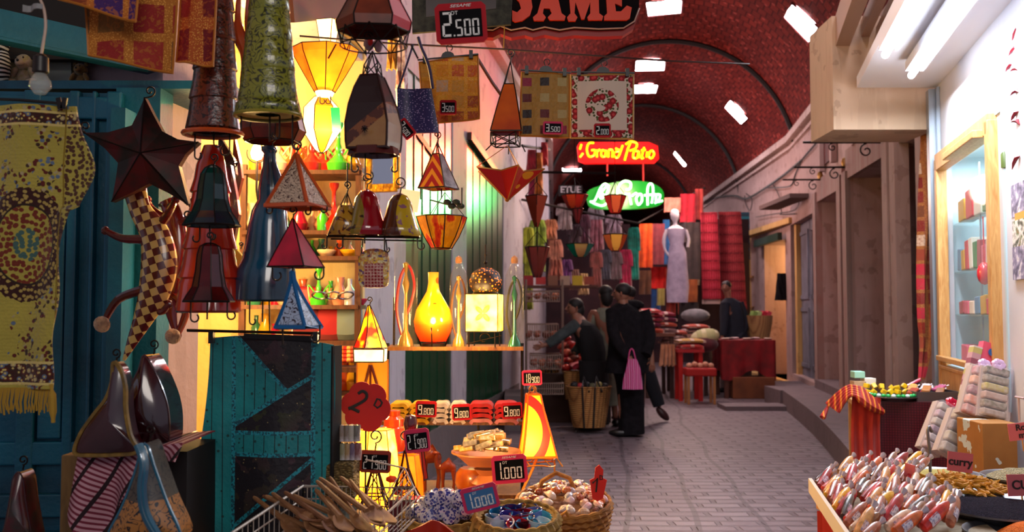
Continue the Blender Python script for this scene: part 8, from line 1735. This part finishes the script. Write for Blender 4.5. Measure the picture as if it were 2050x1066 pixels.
sp = [((508, 1000), (600, 1066)), ((527, 998), (640, 1040)), ((532, 998), (660, 1052)), ((545, 992), (650, 1070)), ((570, 990), (690, 1068)), ((586, 996), (700, 1045)), ((530, 1020), (660, 1078)), ((560, 1012), (665, 1055)), ((634, 968), (742, 1062)), ((640, 962), (770, 1050)), ((660, 960), (735, 1070)), ((650, 980), (760, 1076)), ((682, 960), (790, 1045)), ((700, 966), (760, 1040)), ((632, 985), (700, 1060)), ((612, 1030), (700, 1085)), ((590, 1040), (670, 1085)), ((655, 1000), (720, 1085))]
for q, ((x0, y0), (x1, y1)) in enumerate(sp):
    Yq = 2.5 - .015 * (q % 5); a = P(x0, y0 - 4, Yq + .06); b = P(x1, y1, Yq - .10); m = MB(); d = b - a; L = d.length
    m.tube([a + d * f_ for f_ in (0, .05, .4, .68, .74)], [.004, .0065, .0075, .0085, .01], 8)
    c = a + d * .86; rot = d.to_track_quat('X', 'Z').to_matrix()
    r2 = []
    for i in range(7):
        f_ = i / 6; w_ = .024 * math.sin(PI * min(1, .12 + f_ * .88)) ** .6; z = -.007 * math.sin(PI * f_)
        r2.append([c + rot @ Vector(((f_ - .5) * .085, w_ * math.cos(an), z + (.0035 if math.sin(an) > 0 else .0) * math.sin(an) - (.006 * (1 - math.cos(an) ** 2)) + .0025 * math.sin(an))) for an in [2 * PI * s_ / 10 for s_ in range(10)]])
    m.rings(r2)
    tag(m.build('wooden_spoon', m_spoon[q % 3], None), 'wooden spoon in the wire tray, %s of the %s' % (['first', 'second', 'third', 'fourth', 'fifth', 'sixth', 'seventh', 'eighth', 'ninth'][q % 9] + ' from the left', 'front left bunch' if q < 8 or q in (15, 16) else 'back right bunch' if q < 15 else 'front middle bunch'), 'spoon', 'wooden spoons in the wire tray')
m = MB(); m.grid(lambda u, v: lc(600 + u * 130, 1045 + v * 30, .12 - v * .3), 6, 6, th=.02); tag(m.build('wrapped_bundle', mat('plastic_grey', rough=.2, coat=1, fn=f_mottle('#5a6a6a', '#1c2828', 30, 3)), None, lc.o), 'crumpled clear plastic pack lying under the spoons', 'packet')
# stacked wrapped rolls beside the quilt
for r_ in range(2):
    for q in range(5):
        cc = [['#a8a088', '#8a7868', '#7a6a58', '#b0a898', '#6a6458'], ['#a86a70', '#8a8868', '#a08458', '#6a5a70', '#7a4a48']][r_][q]; m = MB(); Yq = 2.75; k = Yq / F
        m.lathe([(.001, 0), (8 * k, 2 * k), (8.5 * k, 20 * k), (8 * k, 34 * k), (.001, 36 * k)], n=10); tag(m.build('wrapped_roll', mat('roll' + cc, rough=.2, coat=1, fn=f_mottle(cc, '#d0ccd0', 30, 3, (.4, .75))), None, P(674 + q * 10 + r_ * 2, [886, 923][r_], Yq)), 'shiny wrapped roll in the %s row beside the quilt, %s from the quilt' % (['upper', 'lower'][r_], ORD[q]), 'roll', 'wrapped rolls on the woven box')
m = MB(); lc = LC(682, 1000, 2.75); m.box(lc(682, 962, .02), (60 * lc.k, .12, 76 * lc.k)); tag(m.build('woven_box', mat('sea_grass', rough=.8, fn=lambda g, v: (lambda n: (g.ramp(n, [(.1, '#a08850'), (.5, '#5e4c28')]), n))(g.vor(g.map(v, (1, 1, 1.6)), 90)), bump=1), None, lc.o, bevel=.01), 'woven seagrass box under the shiny wrapped rolls', 'box')
t, lc = hlamp('red leather box with pink side below the leaning wire tower', 818, 1085, 2.8, None, 'leather_box', 'box'); m = MB(); m.prism(lc.xz([(780, 1005), (822, 1004), (822, 1085), (775, 1085)]), 0, .06); m.build('box_body', mat('ruby_box', '#6a0810', .3, coat=.6), t, smooth=False); m = MB(); m.prism(lc.xz([(822, 1004), (838, 1002), (840, 1085), (822, 1085)]), 0, .06); m.build('pink_side', mat('pink_side', '#b82048', .35), t, smooth=False)
for x, y in ((785, 960), (797, 985)): m = MB(); m.lathe([(.001, 0), (.016, .006), (.02, .014), (.001, .02)], n=7, sy=.6, rot=Matrix.Rotation(1.4, 3, 'X')); tag(m.build('paper_flower', mat('flower_orange', '#e04808', .5), None, P(x, y, 2.95)), 'orange paper flower beside the left wire tower, %s' % ('upper' if y < 970 else 'lower'), 'flower')
m = MB(); m.lathe([(.001, 0), (.02, 0), (.024, .02), (.018, .045), (.001, .05)], n=14); tag(m.build('glass_jar', mat('dark_red_glass', '#5a1414', .1, coat=1), None, P(822, 862, 2.9)), 'small dark red glass ball on top of the right wire tower', 'ornament')
# ---- 20 boards, bags and lamps over the stall front
t = thing('hanging_board', 'grey green board hanging behind the large price card', 'board', P(925, 66, 2.9)); lc = LC(925, 66, 2.9)
m = MB(); m.prism(lc.xz([(822, -60), (1030, -60), (1024, 48), (824, 66)]), 0, .015); m.build('board_frame', mat('mossy_board', rough=.8, fn=f_mottle('#4a4a3c', '#26261e', 30, 4)), t, smooth=False); m = MB(); m.prism(lc.xz([(850, -60), (995, -60), (994, 16), (852, 34)]), -.003, .001); m.build('board_face', mat('board_grey', rough=.6, fn=f_mottle('#5c5654', '#484240', 5)), t, smooth=False)
price_card('large price card 2.500 with red frame at the top of the stall', 923, 46, 104, 84, 2.3, '2', '.500', -.07, head=True, dt=True)
# shop sign with letters
t = thing('shop_sign', 'black sign with big orange capitals and red wavy lower edge', 'sign', P(1130, 66, 3.2)); lc = LC(1130, 66, 3.2)
base = [(900, -60), (900, 55), (985, 60), (1000, 52), (1022, 60), (1050, 55), (1066, 60), (1090, 54), (1120, 60), (1150, 55), (1200, 58), (1250, 56), (1272, 42), (1282, 15), (1282, -60)]
m = MB(); m.prism(lc.xz(base), 0, .02); m.build('sign_face', mat('sign_black', '#100a0c', .7, spec=.1), t, smooth=False)
m = MB(); m.prism(lc.xz([(x, y + (12 if y > 0 else 0)) if i not in (13,) else (x + 2, y + 8) for i, (x, y) in enumerate(base)]), .021, .06); m.build('sign_body', mat('sign_red', '#8a1008', .4), t, smooth=False)
m = MB(); m.tube([lc(x, y, -.002) for x, y in base[1:14]], .0028, 5); m.build('sign_edge', mat('sign_edge', '#a88070', .4), t)
# letters S A M E as cut slabs with flared feet (their tops are above the frame)
def slab(polys):
    m = MB(); [m.prism(lc.xz(p), -.014, -.001) for p in polys]; return m
Sx = slab([[(1028, -40), (1050, -20), (1062, -5), (1065, 15), (1060, 32), (1045, 43), (1030, 46), (1024, 42), (1024, 22), (1034, 26), (1042, 18), (1038, 4), (1026, -8), (1024, -40)]])
Ax = slab([[(1096, -50), (1106, -50), (1124, 28), (1132, 34), (1130, 42), (1100, 42), (1096, 36), (1104, 28), (1100, 18), (1088, 18), (1086, 28), (1092, 36), (1088, 43), (1068, 43), (1066, 36), (1075, 28)], ])
Mx = slab([[(1136, -50), (1152, -50), (1168, 0), (1182, -50), (1198, -50), (1200, 28), (1208, 34), (1206, 42), (1178, 42), (1176, 36), (1182, 28), (1182, 5), (1170, 40), (1164, 40), (1152, 5), (1150, 28), (1156, 36), (1152, 44), (1138, 44), (1135, 36), (1142, 28)]])
Ex = slab([[(1212, -50), (1262, -50), (1262, -10), (1246, -16), (1232, -20), (1232, -2), (1240, -6), (1246, -8), (1246, 14), (1238, 10), (1232, 8), (1234, 24), (1244, 24), (1256, 12), (1266, 16), (1262, 38), (1256, 42), (1210, 42), (1210, 34), (1216, 28)]])
mo = mat('letter_orange', '#d83808', .4)
for b_ in (Sx, Ax, Mx, Ex): b_.build('sign_letter', mo, t, smooth=False)
# wire strung across
m = MB(); m.tube([P(600, 72, 3.0), P(800, 88, 3.0), P(1000, 98, 3.0), P(1200, 112, 3.0), P(1340, 122, 3.05), P(1500, 128, 3.4)], .0035, 5); tag(m.build('hanging_wire', mat('rust_wire', '#3a1c18', .5, .4), None), 'thin rusty wire strung across the stall front below the sign', 'wire')
m = MB(); m.tube([P(980, -20, 3.1), P(1008, 40, 3.1), P(1010, 60, 3.1), P(1008, 98, 3.05)], .002, 4); tag(m.build('twisted_twine', mat('cord_gold', '#b08838', .6), None), 'pale twisted cord hanging in front of the shop sign', 'cord')
t, lc = hlamp('blue violet glitter shoulder bag hanging on a long strap', 835, 265, 2.75, None, 'shoulder_bag', 'bag'); m = MB(); m.grid(lambda u, v: lc(794 + u * (70 + 14 * v) + 2 * v, 174 + v * 90 + 3 * u, .01 * math.sin(u * 5)), 14, 14, th=-.015); m.build('bag_body', mat('glitter_blue', rough=.4, fn=lambda g, v: g.mix(g.vor(v, 150).lt(.26), g.mix(g.noise(v, 12, 3), '#1c1c50', '#2a2a68'), '#a89ac8')), t)
m = MB(); mm = mat('strap_purple', '#2a1c4a', .6); m.tube(spline([lc(866, 176), lc(858, 130), lc(842, 90), (lc(836, 70))], 4), .0055, 5); m.tube([lc(796, 176), lc(812, 130), lc(826, 85)], .0035, 5); m.build('bag_strap', mm, t)
mq1 = mat('gold_patch', rough=.5, fn=f_patch(['#d8840c', '#c85818', '#d09030', '#a84c14', '#e0a020', '#c8a078'], (20, 1, 20), '#e0940c', .12), bump=.6)
def clipbar(t, lc, x0, y0, x1, y1):
    m = MB(); m.tube([lc(x0, y0, -.004), lc(x1, y1, -.004)], .003, 5); cx, cy = (x0 + x1) / 2, (y0 + y1) / 2
    m.prism(lc.xz([(cx - 14, cy), (cx - 11, cy - 7), (cx - 5, cy - 11), (cx + 5, cy - 11), (cx + 11, cy - 7), (cx + 14, cy)]), -.006, .0); m.tube([lc(cx, cy - 10)] + curl(lc(cx + 3, cy - 20), 6 * lc.k, PI, .7, 1, sgn=-1), .0016, 4)
    for f_ in (.12, .88): q = lc(x0 + (x1 - x0) * f_, y0 + (y1 - y0) * f_, -.006); m.box(q, (.012, .014, .026))
    m.build('clip_bar', BLACK, t)
t, lc, _f = quad_cloth('patchwork_hanging', 'golden beaded patchwork panel behind the blue violet bag', 'panel', [(838, 122), (957, 106), (960, 238), (848, 250)], 2.85, mq1, 'panels hung on clip bars', .004); clipbar(t, lc, 835, 118, 958, 106)
t, lc, _f = quad_cloth('patchwork_hanging', 'gold panel with coloured square patches left of the rose cloth', 'panel', [(1044, 142), (1141, 146), (1140, 276), (1040, 272)], 2.9, mat('gold_squares', rough=.6, fn=lambda g, v: (lambda x, y, z: (lambda X, Z: g.mix(((X.fr() - .5).abs().max((Z.fr() - .5).abs())).lt(.26), g.mix(g.noise(v, 70, 3), '#8a6420', '#b08030'), g.ramp(g.wn(g.vec(X.fl(), Z.fl(), 3)), [(0, '#5a1414'), (.2, '#a89058'), (.4, '#2a2220'), (.55, '#8a1838'), (.7, '#4a3c38'), (.85, '#4a7a38')], True)))((x + .087) * 17.5 , z * 19))(*g.xyz(v)), bump=.6), 'panels hung on clip bars', .004); clipbar(t, lc, 1042, 138, 1143, 144)
def fn_rose(g, v):
    x, y, z = g.xyz(v); k = 2.95 / F; X = (x / k).abs(); Z = (z / k - 68); d = (X * X + Z * Z).sq(); b = X.max(Z.abs()).gt(50)
    v2 = g.vec(x, z); fl = g.vor(v2, 38, d2=1); fine = g.vor(v2, 90, d2=1); c = g.mix(g.noise(v, 4, 2), '#d8c8b8', '#c8b098')
    m1 = (b.max(d.lt(34) * g.noise(v, 14, 1).gt(.36))); c = g.mix(m1 * fl.lt(.42), c, '#8a1018'); c = g.mix(m1 * fl.lt(.18), c, '#c03a3c'); c = g.mix(m1 * fl.gt(.42) * fine.lt(.35), c, '#4a5228'); return c, fl
t, lc, _f = quad_cloth('rose_cloth', 'cream cloth with red embroidered roses hanging on a clip bar', 'cloth', [(1143, 148), (1270, 146), (1268, 278), (1142, 276)], 2.95, mat('rose_print', rough=.8, fn=fn_rose), 'panels hung on clip bars', .004, None, mat('rose_edge', '#b08848', .7)); clipbar(t, lc, 1143, 142, 1272, 144)
price_card('small price card 3.500 on the golden panel beside the blue bag', 897, 215, 34, 30, 2.78, '3', '500'); price_card('small price card 3.500 at the bottom of the squared gold panel', 1107, 256, 40, 26, 2.84, '3', '.500', .02, m_cpink); price_card('small price card 2.000 at the bottom of the rose cloth', 1206, 261, 34, 28, 2.88, '2', '.000', .0)
price_card('small price card turned on its corner left of the blue violet bag', 812, 258, 40, 26, 2.6, '3', '.500', .9)
t, lc = pyramid('orange and crimson pyramid lamp with wire top and base, left of squared panel', (1022, 120), (982, 1046, 266), 2.9, [parch('lit_orange_dim', '#c85c08', '#a83c08', .35), mat('crimson_side', rough=.3, coat=.5, fn=f_mottle('#8a1024', '#6a2a2c', 10))], [0, 1, 1, 0], 9, (), ang=-PI / 2 + .75, cap_wire=48, concave=-.1); k = lc.k
m = MB(); q4 = [lc(1012, y) + Vector((36 * k * math.cos(a), 28 * k * math.sin(a), 0)) for y in (268, 292) for a in [-PI / 2 + .6 + PI / 2 * q for q in range(4)]]
for q in range(4): m.tube([q4[q], q4[4 + q]], .002, 4); m.tube([q4[4 + q], q4[4 + (q + 1) % 4]], .002, 4); m.tube([q4[q], q4[4 + (q + 1) % 4]], .0016, 4); m.tube([q4[(q + 1) % 4], q4[4 + q]], .0016, 4)
m.tube([lc(984, 290), lc(972, 302)], .002, 4); m.tube([lc(1045, 290), lc(1052, 305)], .002, 4); m.tube([lc(1020, 270), lc(1018, 310)], .002, 4); m.build('wire_base', METAL, t)
t, lc = pyramid('small yellow and red flame pyramid lamp with silver side', (875, 284), (838, 918, 378), 2.95, [mat('flame_paint', rough=.3, coat=.5, fn=lambda g, v: (lambda x, y, z: g.mix(((z + (x + .02).abs() * 1.6) * 22).fr().lt(.45), '#a01408', '#d8880c'))(*g.xyz(v)), es=.1), mat('silver_side', rough=.2, coat=1, fn=f_mottle('#a8a0a8', '#4a4048', 20, 3))], [1, 0, 0, 0], 8, [(842, 378, 400, 0, 1), (884, 378, 398, 0, 1), (925, 376, 412, 0, 1)], ang=-PI / 2 + .35, cap_wire=24, hkup=45)
m_bowlm = mat('bowl_flames', rough=.25, coat=.6, tl=.15, es=.3, fn=lambda g, v: (lambda n: g.ramp(n, [(.38, '#b01c08'), (.46, '#c83808'), (.52, '#e0900c'), (.6, '#c87808')]))(g.noise(g.map(v, (1, 1, .45)), 30, 3)))
t, lc = hlamp('yellow and red cup shaped lamp hanging above the bottle lamp', 884, 500, 3.0, GL); shade(t, lc, 884, [(434, 50), (450, 45), (475, 34), (498, 20)], 8, .2, m_bowlm, sy=.9); m = MB(); k = lc.k; m.lathe([(.001, 0), (20 * k, 0)], lc(884, 498), 8); m.build('cup_bottom', m_bowlm, t); m = MB(); [m.tube([lc(884, 434) + Vector((48 * k * math.cos(a), 44 * k * math.sin(a), 0)), lc(890, 385)], .0012, 4) for a in (.2, 2.3, 4.4)]; m.build('hanger_wire', METAL, t)
t, lc = hlamp('red star shaped bowl lamp with yellow edges hanging by the pillar', 1016, 402, 2.9, GL); k = lc.k; c0 = lc(1016, 402); tips = []
m = MB(); rim = []
for q in range(10):
    a = 2 * PI * q / 10 - PI / 2 + .3; r_ = 74 if q % 2 == 0 else 40; rim.append(lc(1016, 345 if q % 2 else 338) + Vector((r_ * k * math.cos(a), r_ * k * .7 * math.sin(a), 0)))
m.add(rim + [c0], [(q, (q + 1) % 10, 10) for q in range(10)]); o = m.build('star_bowl', mat('star_bowl_red', rough=.3, coat=.6, fn=lambda g, v: g.mix(g.noise(v, 13, 1).gt(.56), '#a80c08', '#c87c10'), es=.06), t, smooth=False); s_ = o.modifiers.new('s', 'SOLIDIFY'); s_.thickness = .002
m = MB(); m.tube(rim, .003, 5, closed=True); [m.tube([rim[q], c0], .0022, 4) for q in range(0, 10, 2)]; m.tube(curl(lc(1016, 400), 6 * k, 0, 1, .4), .002, 4); [m.tube([rim[q], lc(1016, 290)], .0012, 4) for q in (0, 4, 8)]; m.build('bowl_wires', mat('gold_wire', '#a87030', .35, .6), t)
t, lc = hlamp('row of green leaves ornament beside the flame lamp, hanging by the door', 905, 420, 3.4, None, 'leaf_ornament', 'ornament'); m = MB(); [m.ell(lc(895 + 9 * i, 405 + (i % 2) * 8), (.016, .006, .012), 7, 5) for i in range(4)]; m.tube([lc(860, 400), lc(925, 418)], .003, 4); m.build('leaves', mat('dark_leaf', '#08180c', .5), t)
m = MB(); m.tube([P(955, 116, 2.88), P(985, 165, 2.95), P(1010, 200, 3.0)], .006, 6); tag(m.build('brown_pipe', mat('brown_pipe', '#4a1c1c', .4), None), 'short dark red pipe end behind the golden panel', 'pipe')
